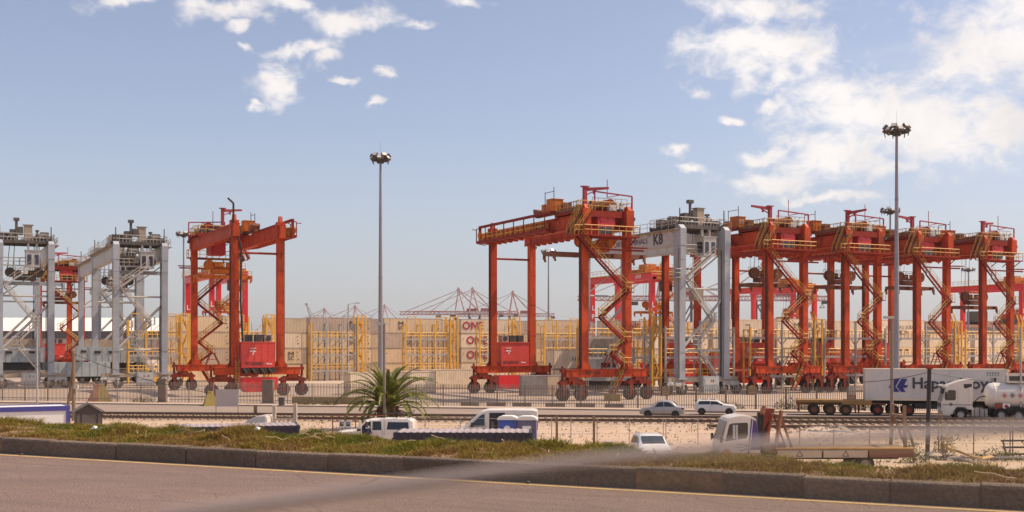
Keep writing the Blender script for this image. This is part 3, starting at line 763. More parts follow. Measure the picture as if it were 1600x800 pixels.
    # bent exhaust pipe up the outer leg
    e = MB(); e.path([(2.0, 12.7, 6.6), (2.3, 12.75, 12), (2.2, 12.75, 18.6), (2.6, 12.75, 20), (3.2, 12.75, 21.4), (3.2, 12.75, 24.2), (3.9, 12.75, 24.8)] if 'lone' in label or 'alone' in label else [(3.5, 12.5, 4.5), (3.55, 12.5, 19.2), (3.9, 12.4, 20.0)], .13, 8); 
    for z in (9, 12, 15, 18): e.box((2.35, 12.6, z) if 'alone' in label else (3.5, 12.4, z), (.3, .4, .08))
    e.build('exhaust_pipe', M_blk, t)
    # festoon gallery along the left girder
    b = MB(); b.box((-4.0, 3.8, 20.2), (1.3, 19.4, .12)); b.box((-4.62, 3.8, 20.35), (.08, 19.4, .3))
    for i in range(8):
        y = -5.6 + i * 2.75
        b.bar((-4.62, y, 20.2), (-4.62, y, 22.1), .10); b.bar((-4.62, y, 22.1), (-4.1, y, 22.3), .10); b.bar((-3.3, y, 20.0), (-4.6, y, 20.2), .1)
    b.bar((-4.15, -6.5, 22.38), (-4.15, 13.6, 22.38), .34, .30)
    b.bar((-4.15, 13.5, 22.38), (-4.15, 13.5, 20.2), .3); b.bar((-5.3, 13.5, 22.0), (-4.6, 13.5, 22.0), .09)
    ga = b.build('festoon_gallery', M_dred, t)
    b = MB(); b.rail([(-4.5, -5.6, 20.26), (-4.5, 13.2, 20.26), (-3.4, 13.2, 20.26)], step=1.37, r=.045); b.rail([(-4.5, -5.6, 20.46), (-4.5, 13.2, 20.46)], h=.45, step=40, mid=False, r=.05)
    b.build('handrail', M_yel, ga)
    b = MB()
    for i in range(11):
        y = -4.6 + i * 1.62
        b.box((-3.5, y + .7, 20.95), (.06, 1.3, .75))
    b.build('cable_loop', M_org, ga)
    b = MB(); b.box((-4.0, 12.6, 20.9), (.9, 1.2, 1.1)); b.lathe((-4.55, 12.6, 21.2), [(0, -.2), (.42, -.2), (.42, .2), (0, .2)], 'X', 14); b.build('cable_reel', M_org, ga)
    # access platform round the stair end with yellow rails
    b = MB(); b.box((-.1, -13.1, 19.1), (7.6, 1.3, .14))
    for u in (-3.6, -1.5, .8, 3.2): b.bar((u, -12.4, 18.2), (u, -13.6, 19.0), .1)
    b.box((.2, -12.3, 19.0), (5.0, .5, .3))
    pl = b.build('access_platform', M_dred, t)
    b = MB(); b.rail([(-3.85, -12.5, 19.17), (-3.85, -13.7, 19.17), (3.65, -13.7, 19.17), (3.65, -12.5, 19.17)], step=.95, r=.05); b.build('handrail', M_yel, pl)
    b = MB(); b.box((3.9, -13.0, 17.9), (2.2, 1.0, .1)); b.bar((-2.4, -12.7, 17.6), (4.9, -12.7, 17.6), .12, .2); b.build('cable_bridge', M_dred, t)
    # stairs
    stairs(t, [(.2, .4), (2.25, 3.9), (.2, 5.35), (2.2, 6.9), (-1.3, 9.7), (2.5, 12.7), (-1.8, 16.6)], -12.95, M_dred, M_yel)
    stairs(t, [(-1.8, 16.6), (-4.5, 19.1), (-2.6, 21.9)], -13.05, M_dred, M_yel, .7)
    stairs(t, [(-5.0, 19.1), (-3.4, 22.4)], -12.0, M_brn, M_yel, .8)
    b = MB()
    for u in (-.9, 1.1):
        for y in (-12.6, -13.3): b.bar((u, y, 3.6), (.15 + u * .25, y, 5.3), .1)
    for y in (-12.6, -13.3): b.bar((-.5, y, 4.4), (.7, y, 4.4), .08)
    b.build('stair_trestle', M_dred, t)
    # trolley with hoist, cab and boxes (all ride together along the girders)
    tr = MB(); tr.box((0, 0, 22.0), (7.2, 6.0, .26)); tr.box((0, -2.8, 21.7), (7.0, .5, .6)); tr.box((0, 2.8, 21.7), (7.0, .5, .6))
    for su in (-1, 1):
        for y in (-2.4, 2.4): tr.lathe((su * U, y, 22.0), [(0, -.1), (.3, -.1), (.3, .1), (0, .1)], 'X', 12)
    tro = tr.build('trolley', M_dred, t, loc=(0, -9.2, 0))
    b = MB(); b.lathe((.9, -.2, 22.95), [(0, -1.4), (.72, -1.4), (.72, 1.6), (0, 1.6)], 'X', 18); b.prism([(-1.9, 22.2), (1.0, 23.2), (1.2, 23.5), (.8, 23.55), (-2.2, 22.9)], -1.5, 1.0, 'XZ')
    b.build('hoist_drum', M_brn, tro, True)
    b = MB()
    prof = [(math.cos(i * PI / 10), math.sin(i * PI / 10)) for i in range(11)]
    b.prism([(1.7 + .85 * x, 22.9 + .95 * z) for x, z in prof], -1.2, .9, 'XZ'); b.build('drum_cover', M_dred, tro)
    b = MB(); b.box((1.0, -2.6, 22.6), (.9, .6, .7)); b.lathe((1.0, -2.92, 22.6), [(0, -.03), (.25, -.03), (.25, .03), (0, .03)], 'Y', 12); b.build('air_conditioner', M_lgrey, tro)
    b = MB(); 
    for (x, y, w, d, h) in ((-1.2, 1.6, 1.0, 1.2, .9), (.4, 2.0, .8, .8, .7), (2.6, 1.4, .7, 1.0, .8), (-2.4, -1.0, .7, .9, .8), (2.8, -1.6, .5, .6, .5)): b.box((x, y, 22.13 + h / 2), (w, d, h))
    for (x, y) in ((-.6, 2.2), (1.6, 1.9), (3.0, .2)): b.lathe((x, y, 22.6), [(0, -.5), (.3, -.5), (.3, .5), (0, .5)], 'X', 10)
    for (x, y) in ((-1.6, -2.2), (2.2, -2.4)): b.tube((x, y, 22.1), (x + .5, y + .6, 23.4), .09)
    stuff(b.build('motor', M_mach, tro))
    b = MB(); b.rail([(-3.5, -2.9, 22.15), (3.5, -2.9, 22.15), (3.5, 2.9, 22.15), (-3.5, 2.9, 22.15), (-3.5, -2.9, 22.15)], step=1.0, r=.04); b.rail([(-1.6, -2.5, 22.5), (3.2, -2.5, 22.5)], h=1.2, step=.8)
    b.build('handrail', M_yel, tro)
    b = MB(); b.prism([(-1.1, 21.6), (1.3, 21.6), (1.3, 20.9), (1.05, 19.4), (-1.0, 19.4), (-1.1, 20.2)], -2.9, -.7, 'XZ')
    cab_ = b.build('operator_cab', mat('cab_red', (0.58, 0.035, 0.04), 0.45), tro)
    w = MB(); w.add([(-.95, -2.93, 19.5), (1.0, -2.93, 19.5), (1.15, -2.93, 20.3), (-1.0, -2.93, 20.3)], [(0, 1, 2, 3)])
    for x in (-.45, .1, .62): w.box((x, -2.94, 19.9), (.05, .03, .8))
    w.build('cab_window', M_cabglass, cab_)
    # jib crane post and cable portal
    b = MB(); b.bar((-2.5, -2.3, 22.0), (-2.5, -2.3, 24.9), .42, .42, up=(0, 1, 0)); b.box((-2.5, -2.3, 24.95), (.9, .6, .12)); b.build('jib_post', M_mag, tro)
    j = MB(); j.bar((0, 0, 24.6), (2.9, 0, 24.85), .24, .42, w2=.2, h2=.26); j.bar((.2, 0, 24.0), (1.4, 0, 24.55), .12); j.box((1.1, 0, 24.3), (.22, .22, .4))
    jib = j.build('jib_arm', M_mag, tro, loc=(-2.5, -2.3, 0), rot=(0, 0, .15))
    b = MB(); b.bar((-1.4, -2.7, 22.1), (-1.4, -2.7, 24.4), .14); b.bar((-1.4, -2.7, 24.4), (3.75, -2.7, 24.1), .15); b.bar((3.75, -2.7, 24.1), (3.75, -2.7, 21.3), .15)
    b.bar((.3, -2.7, 24.25), (.3, -2.7, 23.8), .09); b.bar((.3, -2.7, 23.8), (2.0, -2.7, 24.15), .09); b.tube((.3, -2.7, 23.8), (.3, -2.7, 25.9), .05, n=5); b.build('cable_portal', M_mag, tro)
    b = MB()
    for i in range(7): b.path([(-3.2 + i * 1.0, -2.75, 22.1), (-3.1 + i * 1.0, -2.9, 21.5), (-2.6 + i * 1.0, -2.9, 21.2 - .2 * (i % 3)), (-2.3 + i * 1.0, -2.6, 21.8)], .05, 5)
    b.path([(-2.2, 1.0, 22.2), (-1.0, 2.9, 23.2), (1.6, 2.6, 23.0), (3.0, 1.0, 22.4)], .06, 5); stuff(b.build('hose', M_blk, tro))
    for x in (-3.4, 3.6):
        f = MB(); f.box((x, -3.1, 21.35), (.5, .35, .4)); f.bar((x, -3.0, 21.5), (x, -2.8, 21.9), .08); f = f.build('floodlight', M_dark, tro); MB().box((x, -3.05, 21.13), (.4, .3, .04)).build('lens', M_lens, f) if False else None
    b = MB(); b.rail([(-3.4, -2.0, 22.15), (-3.4, 2.4, 22.15)], step=.7, r=.05); b.box((-2.6, 1.9, 22.9), (1.0, .8, 1.2)); b.box((1.6, -2.0, 22.7), (.6, .5, .8)); stuff(b.build('control_box', M_brn, tro))
    # electrical boxes ahead of the trolley on the gallery side
    b = MB(); b.b2((-4.0, 2.8, 22.55), (-2.5, 4.3, 24.0)); b.box((-3.25, 3.55, 24.03), (1.62, 1.62, .06)); eb = b.build('electrical_box', M_org, tro)
    b = MB(); b.b2((-3.8, 5.0, 22.55), (-2.9, 5.9, 23.6)); b.build('electrical_box', M_org, tro)
    b = MB(); b.prism([(6.3, 22.9), (8.0, 23.3), (8.1, 23.0), (7.8, 22.4), (6.6, 22.3)], -3.8, -2.7, 'YZ'); b.bar((-3.3, -3, 22.35), (-3.3, 8, 22.35), .5, .3); b.build('cable_trough', M_brn, tro)
    b = MB(); b.tube((-3.9, 2.6, 22.5), (-3.9, 2.6, 25.4), .05, n=5); b.tube((-3.9, 4.8, 22.5), (-3.9, 4.8, 25.0), .05, n=5); b.tube((-3.9, 2.6, 24.9), (-3.9, 4.8, 24.9), .04, n=4); b.build('antenna', M_dark, tro)
    return t, tro, jib, eb
def spreader(parent, u, v, z, length, m, mtop):
    """container spreader with head block and ropes up to the trolley"""
    b = MB(); L = length
    for y in (-.55, .55): b.bar((-L / 2, y, 0), (L / 2, y, 0), .3, .5)
    for x in (-L / 2, -L / 6, L / 6, L / 2): b.box((x, 0, 0), (.35, 2.4, .45))
    for x in (-L / 2, L / 2):
        for y in (-1.2, 1.2): b.box((x, y, -.35), (.28, .28, .5)); b.prism([(x - .1, -.4), (x + .1, -.4), (x + .25, -.9), (x + .05, -.9)], y - .1, y + .1, 'XZ')
    s = b.build('spreader', m, parent, loc=(u, v, z))
    b = MB(); b.box((0, 0, .75), (3.2, 1.5, .6)); b.box((0, 0, 1.3), (4.6, .5, .3))
    for x in (-2.0, 2.0): b.lathe((x, 0, 1.65), [(0, -.3), (.72, -.3), (.72, -.2), (.5, -.18), (.5, .18), (.72, .2), (.72, .3), (0, .3)], 'Y', 16)
    for x in (-.8, .9): b.box((x, .2, 1.7), (.7, .7, .6))
    hb = b.build('head_block', mtop, s)
    b = MB(); b.rail([(-1.6, -.7, 1.05), (1.6, -.7, 1.05)], step=.8); b.rail([(-2.4, .7, 1.4), (2.4, .7, 1.4)], step=1.2); b.build('handrail', M_yel, s)
    r = MB()
    for x in (-2.4, -1.6, 1.6, 2.4):
        for y in (-.4, .4): r.tube((x, y, 1.7), (x * .85, y, 21.6 - z), .028, n=4, caps=False)
    r.build('hoist_rope', M_blk, s)
    return s

def rtg_loc(px, Y):
    """world place of a crane whose near frame is centred in column px at depth Y"""
    p = at(px, Y); return (p.x - math.sin(PHI) * 12, p.y + math.cos(PHI) * 12, 0)
A, _, jA, _ = red_rtg('red gantry crane with RTG008C on its power box, standing alone left of the light mast', rtg_loc(402, 146), PHI + PI)
jA.rotation_euler = (0, 0, PI + .1); jA.location = (-1.0, -2.3, 1.4); jp = [c for c in jA.parent.children if c.name.startswith('jib_post')][0]; jp.location = (1.5, 0, 1.4)
spreader(A, -.4, -8.6, 16.2, 7.5, M_org, M_org)
Bc, _, jB, _ = red_rtg('tallest looking red gantry crane in the middle, left of the white crane marked K8', rtg_loc(946, 135), PHI)
jB.rotation_euler = (0, 0, -.25)
# further cranes: copies of the middle one, each with its own number and jib angle
def red_copy(px, Y, label, jib, num, zs, us=-.4, L=7.0):
    o = dup(Bc, rtg_loc(px, Y), PHI, label)
    tro = kid(o, 'trolley'); tro.location.y += random.uniform(-.7, .9); kid(tro, 'jib_arm').rotation_euler = (0, 0, jib)
    if num:
        eb = kid(tro, 'electrical_box'); text(num, .85, M_lgrey, eb, (-3.25, 2.78, 23.3), bold=.02)
    if zs: spreader(o, us, -8.2, zs, L, M_brn, M_brn)
    return o
red_copy(1229, 154, 'red gantry crane numbered 13, directly right of the white K8 crane', PI - .1, '13', 14.6)
red_copy(1346, 159.5, 'red gantry crane between crane 13 and the tall light mast on the right', -1.3, None, 14.6)
red_copy(1456, 166, 'red gantry crane just right of the tall right light mast', PI + .1, None, 14.8)
F = red_copy(1557, 173, 'rightmost red gantry crane, numbered 10, above the tanker truck', .2, '10', 12.2)
red_copy(104, 228, 'distant red gantry crane seen between the two pale grey cranes at left', .3, None, 15.0)
sB = spreader(Bc, 0, -9.6, 17.1, 12.4, M_brn, M_org)

# --- pale grey cranes
def grey_rtg(label, loc, rz, text_=True, mg=None):
    mg = mg or M_grey
    t = thing('gantry_crane', label, 'gantry crane', loc, rz, 'pale grey yard gantry cranes')
    U, VV = 3.55, 12.0
    for su in (-1, 1):
        for sv in (-1, 1):
            b = MB(); b.bar((su * U, sv * VV, 2.2), (su * U, sv * VV, 19.4), .86, 1.22, up=(0, 1, 0), h2=1.62)
            for z in (5.6, 17.6): b.box((su * U, sv * VV, z), (.9, 1.40 if z < 9 else 1.64, .06))
            b.box((su * U, sv * VV, 2.1), (1.3, 1.5, .2)); leg = b.build('leg', mg, t)
            b = MB()
            for s in (-.2, .2): b.tube((su * U - .5, sv * VV - .5 + s, 2.4), (su * U - .5, sv * VV - .5 + s, 19), .05, n=5)
            if su < 0: b.build('cable_tray', M_beig, leg)
            b = MB(); b.lathe((su * U, sv * VV, 21.66), [(.28, 0), (.16, .5), (.08, .9), (.07, 2.6), (0, 2.6)], 'Z', 8); b.build('lightning_rod', M_dark, leg)
            b = MB(); b.box((su * U, sv * VV, 20.5), (.94, 1.7, 2.2)); b.prism([(sv * VV - .85, 21.6), (sv * VV + .85, 21.6), (sv * VV + .3, 22.1), (sv * VV - .3, 22.1)], su * U - .4, su * U + .4, 'YZ'); b.build('leg_head', mg, leg)
    for su in (-1, 1):
        b = MB(); b.box((su * U, 0, 20.45), (.78, 22.5, 2.1)); b.box((su * U, 0, 21.56), (1.0, 25.2, .08)); b.box((su * U, 0, 19.37), (1.0, 22.4, .07))
        b.box((su * U, 0, 21.68), (.12, 25, .15)); gd = b.build('girder', M_lgrey, t)
        if su < 0 and text_:
            text('K8', 2.0, M_black_ink, gd, (-U - .42, -7.6, 20.45), rot=(PI / 2, 0, -PI / 2), bold=.05)
            text('PORT TERMINALS', 1.0, M_black_ink, gd, (-U - .42, -.6, 20.5), rot=(PI / 2, 0, -PI / 2), bold=0.0, sx=1.15)
        b = MB(); b.rail([(su * (U + .9), -12.4, 21.6), (su * (U + .9), 12.4, 21.6)], step=1.6, r=.04); b.build('handrail', M_galv, gd)
        b = MB(); b.box((su * (U + .65), 0, 21.5), (.9, 25, .08))
        for i in range(9): b.bar((su * U, -11 + i * 2.7, 20.9), (su * (U + 1.0), -11 + i * 2.7, 21.45), .08)
        b.build('walkway', M_beig, gd)
    for sv in (-1, 1):
        b = MB(); b.box((0, sv * VV, 1.95), (11.2, .8, .62)); b.build('sill_beam', M_beig, t)
        b = MB()
        b.tube((-U + .4, sv * VV, 5.75), (U - .4, sv * VV, 5.75), .17, n=8); b.build('tie_pipe', M_lgrey, t)
        b = MB(); b.tube((-U + .4, sv * VV, 13.8), (U - .4, sv * VV, 13.8), .14, n=8); b.build('tie_pipe', M_lgrey, t)
        b = MB(); b.tube((-U + .3, sv * VV, 5.9), (U - .3, sv * VV, 12.6), .20, n=8); b.build('diagonal_brace', M_lgrey, t)
        b = MB(); b.tube((-U + .3, sv * VV + .3, 13.9), (U - .3, sv * VV + .3, 18.6), .09, n=6); b.build('upper_brace', M_beig, t)
        b = MB(); b.tube((U - .6, sv * VV - .2, 2.4), (U - .6, sv * VV - .2, 19.0), .06, n=5); b.tube((U - .75, sv * VV - .2, 2.4), (U - .75, sv * VV - .2, 12.0), .05, n=5); b.build('conduit', M_dark, t)
        for su in (-1, 1):
            u = su * 4.4
            b = MB(); b.prism([(u - 1.5, 1.3), (u - 1.2, 1.7), (u + 1.2, 1.7), (u + 1.5, 1.3), (u + .5, 1.15), (u - .5, 1.15)], sv * VV - .5, sv * VV + .5, 'XZ')
            for d in (-1.15, 1.15): b.box((u + d, sv * VV - .42, 1.0), (.24, .1, .7))
            b.box((u + .1, sv * VV - .62, 1.4), (.9, .3, .4)); b.tube((u - .9, sv * VV - .6, 1.5), (u + .6, sv * VV - .6, 1.0), .08)
            b.build('bogie', M_lgrey, t)
            for d in (-1.15, 1.15): put_wheel(t, (u + d, sv * VV, .8), W_rtgg)
    # control cabinet slung on the near sill and power house on the far sill
    b = MB(); b.box((.6, -12.75, 1.35), (2.5, .9, 2.1)); cb = b.build('control_cabinet', M_bgrey, t)
    b = MB(); b.box((.6, -13.22, 1.75), (2.1, .04, .9)); 
    b.build('cabinet_door', M_lgrey, cb)
    text('K8' if text_ else 'K 4', .5, M_black_ink, cb, (.75, -13.25, 1.8))
    b = MB(); b.b2((-4.4, 11.1, 3.6), (4.6, 13.4, 6.1)); 
    for i in range(10): b.box((-4.4 + i, 11.08, 4.85), (.05, .05, 2.4))
    ph = b.build('power_house', M_bgrey, t)
    b = MB()
    for x in (-3.2, -.9, 2.6): MB().box((x, 11.05, 5.3), (1.0, .06, .42)).build('vent', M_blk, ph)
    b = MB(); b.b2((-3.4, 11.4, 6.1), (3.2, 13.2, 7.4)); b.build('generator_hood', M_beig, ph)
    b = MB(); b.box((0, 12.2, 3.0), (8.4, 1.6, .9)); b.build('engine', M_blk, ph)
    stairs(t, [(1.9, 2.4), (-1.4, 6.6), (1.5, 9.6), (-3.0, 15.2)], -12.4, M_galv, M_galv, .75)
    stairs(t, [(-3.0, 15.2), (1.2, 18.4)], -12.7, M_galv, M_galv, .75)
    b = MB(); b.box((-4.35, -12.2, 15.2), (1.0, 1.6, .1)); b.rail([(-4.8, -13.0, 15.2), (-4.8, -11.4, 15.2)], step=.8); b.rail([(-4.8, -13.0, 15.2), (-3.9, -13.0, 15.2)], step=.8); b.build('side_landing', M_galv, t)
    # trolley
    b = MB(); b.box((0, 0, 21.95), (8.2, 6.0, .2))
    for y in (-2.9, -1, 1, 2.9):
        b.bar((-4.1, y, 21.95), (4.1, y, 21.95), .22, .5); 
    for i in range(9): b.bar((-4 + i, -2.9, 21.6), (-3.5 + i, -2.9, 22.4), .08); b.bar((-4 + i, -2.9, 21.6), (-4.5 + i, -2.9, 22.4), .08)
    tro = b.build('trolley', M_mach, t, loc=(0, -8.8, 0))
    b = MB()
    for x in (-2.4, 2.5):
        d_ = MB(); d_.lathe((x, -.5, 22.85), [(0, -.9), (.62, -.9), (.62, .9), (0, .9)], 'X', 16); d_.build('hoist_drum', M_mach, tro, True)
        b.box((x - .9, 1.2, 22.6), (1.1, 1.3, 1.0)); b.box((x + .8, -1.7, 22.5), (.9, .9, .9)); b.lathe((x, 1.4, 22.5), [(0, -.8), (.34, -.8), (.34, .8), (0, .8)], 'X', 10)
    b.tube((-1.2, -2.2, 22.0), (-1.2, -2.2, 25.2), .2); b.box((-1.2, -2.2, 25.3), (.8, .6, .45)); b.box((-.6, -2.0, 23.6), (.7, .8, 1.2)); b.box((2.9, .6, 23.2), (1.2, 1.6, 1.0)); b.box((-3.1, -1.6, 22.7), (1.2, .8, 1.2)); b.box((-1.6, -1.7, 23.1), (1.0, 1.2, 1.4))
    b.tube((1.7, -2.0, 22), (1.7, -2.0, 23.6), .14); b.box((1.7, -2.0, 23.7), (.5, .5, .25)); b.tube((1.0, 1.0, 22), (1.1, 1.0, 23.9), .1)
    for i in range(7): b.tube((-3.6 + i * 1.1, -2.7, 22.0), (-3.3 + i * 1.1, -2.2, 22.9 + .3 * (i % 2)), .08)
    stuff(b.build('hoist_machinery', M_mach, tro, False))
    b = MB(); b.b2((-.1, -2.3, 22.1), (1.0, -1.3, 24.5)); b.box((.45, -1.8, 24.55), (1.5, 1.2, .08)); cbn = b.build('electrical_cabinet', M_beig, tro)
    b = MB(); b.rail([(-4, -3.0, 22.05), (4, -3.0, 22.05), (4, 3.0, 22.05), (-4, 3.0, 22.05), (-4, -3, 22.05)], step=1.0, r=.04); b.rail([(-4, -3, 22.05), (4, -3, 22.05)], h=.5, mid=False, step=.5); b.build('handrail', M_galv, tro)
    b = MB(); b.b2((.0, -3.6, 18.15), (2.0, -1.6, 20.6)); b.box((1.0, -2.6, 20.66), (2.2, 2.2, .1)); b.bar((.4, -2.6, 20.7), (.4, -2.6, 22), .3); b.bar((1.6, -2.6, 20.7), (1.6, -2.6, 22), .3)
    oc = b.build('operator_cab', M_lgrey, tro)
    b = MB()
    gg = glassmat('grey_cab_glass', (.03, .03, .045), .15)
    for x in (.5, 1.5): MB().box((x, -3.61, 19.25), (.56, .06, 1.5)).build('cab_window', gg, oc)
    MB().box((-.02, -2.7, 19.3), (.06, 1.2, 1.4)).build('cab_window', gg, oc)
    b = MB(); b.box((-1.6, -2.6, 18.4), (3.2, 1.2, .1)); b.rail([(-3.1, -3.2, 18.45), (0, -3.2, 18.45)], step=.8); b.rail([(-3.1, -2.0, 18.45), (0, -2.0, 18.45)], step=.8); b.build('cab_walkway', M_galv, tro)
    return t
def grey_spreader(o, z, L, v=-9.5, u=0): return spreader(o, u, v, z, L, M_bgrey, M_mach)
K8 = grey_rtg('white gantry crane with K8 painted on its girder, between two red cranes', rtg_loc(1097, 151), PHI)
b = MB(); b.box((.9, -9.5, 13.2), (1.6, 1.0, 1.5)); b.build('hook_block', M_beig, K8)
b = MB()
for x in (.3, .7, 1.1, 1.5): b.tube((x, -9.5, 13.9), (x, -9.5, 21.6), .03, n=4)
b.build('hoist_rope', M_blk, K8)
def grey_copy(px, Y, label, z, L):
    o = dup(K8, rtg_loc(px, Y), PHI, label)
    for c in list(o.children):
        n = c.name.split('.')[0]
        if n in ('hook_block', 'hoist_rope'): bpy.data.objects.remove(c)
        elif n == 'girder':
            for g_ in list(c.children):
                if g_.name.startswith('lettering'): bpy.data.objects.remove(g_)
        elif n == 'control_cabinet':
            for g_ in list(c.children):
                if g_.name.startswith('lettering'): bpy.data.objects.remove(g_)
            text('K 10' if px > 100 else 'K 4', .5, M_black_ink, c, (.75, -13.25, 1.8))
    grey_spreader(o, z, L); return o
grey_copy(40, 172, 'pale grey gantry crane cut by the left edge, its spreader hanging lower than its cab', 15.8, 11.0)
grey_copy(219, 175, 'pale grey gantry crane beside the lone red crane, its spreader hauled up to its cab', 17.6, 8.0)
grey_copy(187, 199, 'third pale grey gantry crane, standing behind the other two at left', 16.0, 8.0)

# --- newer bright red cranes further back
def new_rtg(label, loc, rz, num):
    t = thing('gantry_crane', label, 'gantry crane', loc, rz, 'bright red cranes behind the container stacks')
    U, VV = 3.4, 12.0
    for su in (-1, 1):
        for sv in (-1, 1):
            b = MB(); b.bar((su * U, sv * VV, 2.6), (su * U, sv * VV, 20.2), 1.0, 1.0, up=(0, 1, 0)); lg = b.build('leg', M_bred, t)
            if sv < 0 and su < 0 or (sv > 0 and su < 0):
                for i, ch in enumerate(num): text(ch, 1.5, M_white_ink, lg, (su * U, sv * VV - .53, 14.8 - i * 1.9), bold=.03)
    for su in (-1, 1):
        b = MB(); b.box((su * U, 0, 20.9), (.9, 26, 1.6)); gd = b.build('girder', M_bred, t)
        if su < 0: text(num, 1.1, M_white_ink, gd, (-U - .47, -7.5, 20.9), rot=(PI / 2, 0, -PI / 2), bold=.02)
    for sv in (-1, 1):
        b = MB(); b.box((0, sv * VV, 2.3), (12, .9, 1.0)); b.build('sill_beam', M_bred, t)
        for u in (-5.6, -3.2, 3.2, 5.6): put_wheel(t, (u, sv * VV, .83), W_rtg)
    b = MB(); b.box((0, -12.2, 20.4), (7.6, 1.6, .5)); b.box((0, -12.2, 21.5), (7.0, .8, 1.1)); b.build('end_beam', M_org, t)
    b = MB(); b.rail([(-4.4, -13.4, 20.6), (4.4, -13.4, 20.6)], step=.9, r=.06); b.rail([(-4.4, -13.2, 21.7), (-4.4, 13.2, 21.7)], step=1.6, r=.05); b.box((-4.1, 0, 21.6), (.9, 26, .14)); b.build('walkway', M_yel, t)
    stairs(t, [(2.6, 2.8), (-1.8, 6.8), (2.4, 10.4), (-1.8, 14.4), (2.4, 18.0), (0, 20.4)], -12.8, M_org, M_yel, .8)
    b = MB(); b.box((0, 0, 22.0), (8, 6, .8)); b.box((-1.5, 0, 22.9), (2.4, 3, 1.2)); b.box((2, .6, 22.8), (2, 2, 1.0)); tro = b.build('trolley', M_org, t, loc=(0, -7.5, 0))
    b = MB(); b.rail([(-3.9, -2.9, 22.4), (3.9, -2.9, 22.4)], step=1.0, r=.05); b.build('handrail', M_yel, tro)
    b = MB(); b.box((1.4, -2.5, 18.9), (2.0, 2.0, 2.2)); b.build('operator_cab', M_dark, tro)
    spreader(t, 0, -7.5, 13.4, 8.0, M_org, M_org)
    return t
N1 = new_rtg('bright red crane with yellow walkways behind the legs of the lone red crane', rtg_loc(357, 236), PHI, 'LR08')
dupn = lambda px, Y, lab: dup(N1, rtg_loc(px, Y), PHI, lab)
N2 = dupn(1040, 240, 'bright red crane marked LR09 behind the middle red crane and the K8 crane')
for c in N2.children_recursive:
    if c.name.startswith('lettering'): pass
N3 = dupn(1256, 290, 'bright red crane with an orange beam behind crane 13')
N4 = dupn(1612, 282, 'bright red crane at the right edge marked down its leg, behind crane 10')
def renum(o, num):
    for c in o.children:
        n = c.name.split('.')[0]
        if n == 'leg':
            ls = sorted([g_ for g_ in c.children if g_.name.startswith('lettering')], key=lambda q: -q.location.z)
            for ch, l in zip(num, ls): l.data = text_mesh(ch, 1.5, M_white_ink, bold=.03)
        elif n == 'girder':
            for l in c.children:
                if l.name.startswith('lettering'): l.data = text_mesh(num, 1.1, M_white_ink, bold=.02)
renum(N2, 'LR09'); renum(N3, 'LR11'); renum(N4, 'LR13')

# --- ship to shore cranes on the far quay
M_sts = mat('faded_crimson_paint', (0.42, 0.13, 0.12), 0.6, stain=(0.52, 0.42, 0.40), stain_amt=0.9, stain_scale=(.09, .09, .12), stain_lo=0.42)
M_stsleg = mat('purple_grey_paint', (0.10, 0.075, 0.11), 0.6)
def sts(label, loc, rz):
    t = thing('quay_crane', label, 'quay crane', loc, rz, 'ship to shore cranes on the far quay')
    b = MB()
    for x in (0, 30):
        for y in (-9, 9): b.bar((x, y, 0), (x, y, 45), 1.9)
    for x in (0, 30): b.bar((x, -9, 14), (x, 9, 14), 1.6); b.bar((x, -9, 40), (x, 9, 40), 1.4)
    for y in (-9, 9): b.bar((0, y, 14), (30, y, 14), 1.5); b.bar((0, y, 42), (14, y, 16), 1.0); b.bar((30, y, 42), (16, y, 16), 1.0)
    b.build('portal_frame', M_stsleg, t)
    b = MB()
    for y in (-4, 4):
        for z in (44, 47.5): b.bar((-67, y, z), (58, y, z), .9)
        x = -67
        while x < 57: b.bar((x, y, 44), (x + 2.5, y, 47.5), .45); b.bar((x + 2.5, y, 47.5), (x + 5, y, 44), .45); x += 5
    x = -67
    while x < 58: b.bar((x, -4, 44), (x, 4, 44), .5); x += 5
    b.build('boom', M_sts, t)
    b = MB(); b.box((20, 0, 49.6), (12, 7, 3.4)); b.build('machinery_house', mat('machinery_house_red', (0.40, 0.09, 0.09), 0.6), t)
    b = MB()
    for y in (-4, 4):
        b.bar((0, y * 1.6, 46), (4, y * .5, 74), 1.1); b.bar((12, y * 1.6, 46), (4, y * .5, 74), 1.0)
        b.bar((4, y * .5, 74), (29, y, 48), 1.0)
    b.box((4, 0, 74.5), (4, 5, 1.6)); b.box((4, 0, 76), (2, 2, 2)); b.build('apex_frame', M_sts, t)
    b = MB()
    for y in (-3, 3):
        b.bar((4, y * .6, 74), (-60, y, 47.5), .55); b.bar((4, y * .6, 73), (-30, y, 47.5), .5); b.bar((4, y * .6, 74), (50, y, 47.5), .45)
    b.build('stay', M_sts, t)
    b = MB(); b.box((56, 0, 42.5), (5, 5, 2.5)); b.box((53, 0, 38), (3, 3, .5)); b.bar((52, 2, 38), (55, 2, 42), .4); b.bar((55, -2, 38), (52, -2, 42), .4); b.box((-20, 0, 41.5), (6, 5, 3)); b.build('trolley_cab', M_dark, t)
    return t
s0 = sts('nearer left quay crane of the tall pair, with its boom out over the container stacks', at(711, 1400), R(3))
for px, Y, lab in ((733, 1385, 'taller right quay crane of the pair rising above the crimson lettered container'), (796, 1480, 'quay crane between the two legs of the middle red crane'),
                   (551, 2000, 'small far quay crane just left of the grey light mast'), (597, 1960, 'small far quay crane directly behind the grey light mast'), (503, 2150, 'smallest far quay crane beside the tilted harbour crane boom'),
                   (1028, 960, 'quay crane hidden behind the K8 crane, only its boom and leg showing'), (1186, 960, 'quay crane behind crane 13, its boom end hanging in the gap to the right')):
    dup(s0, at(px, Y), R(3), lab)
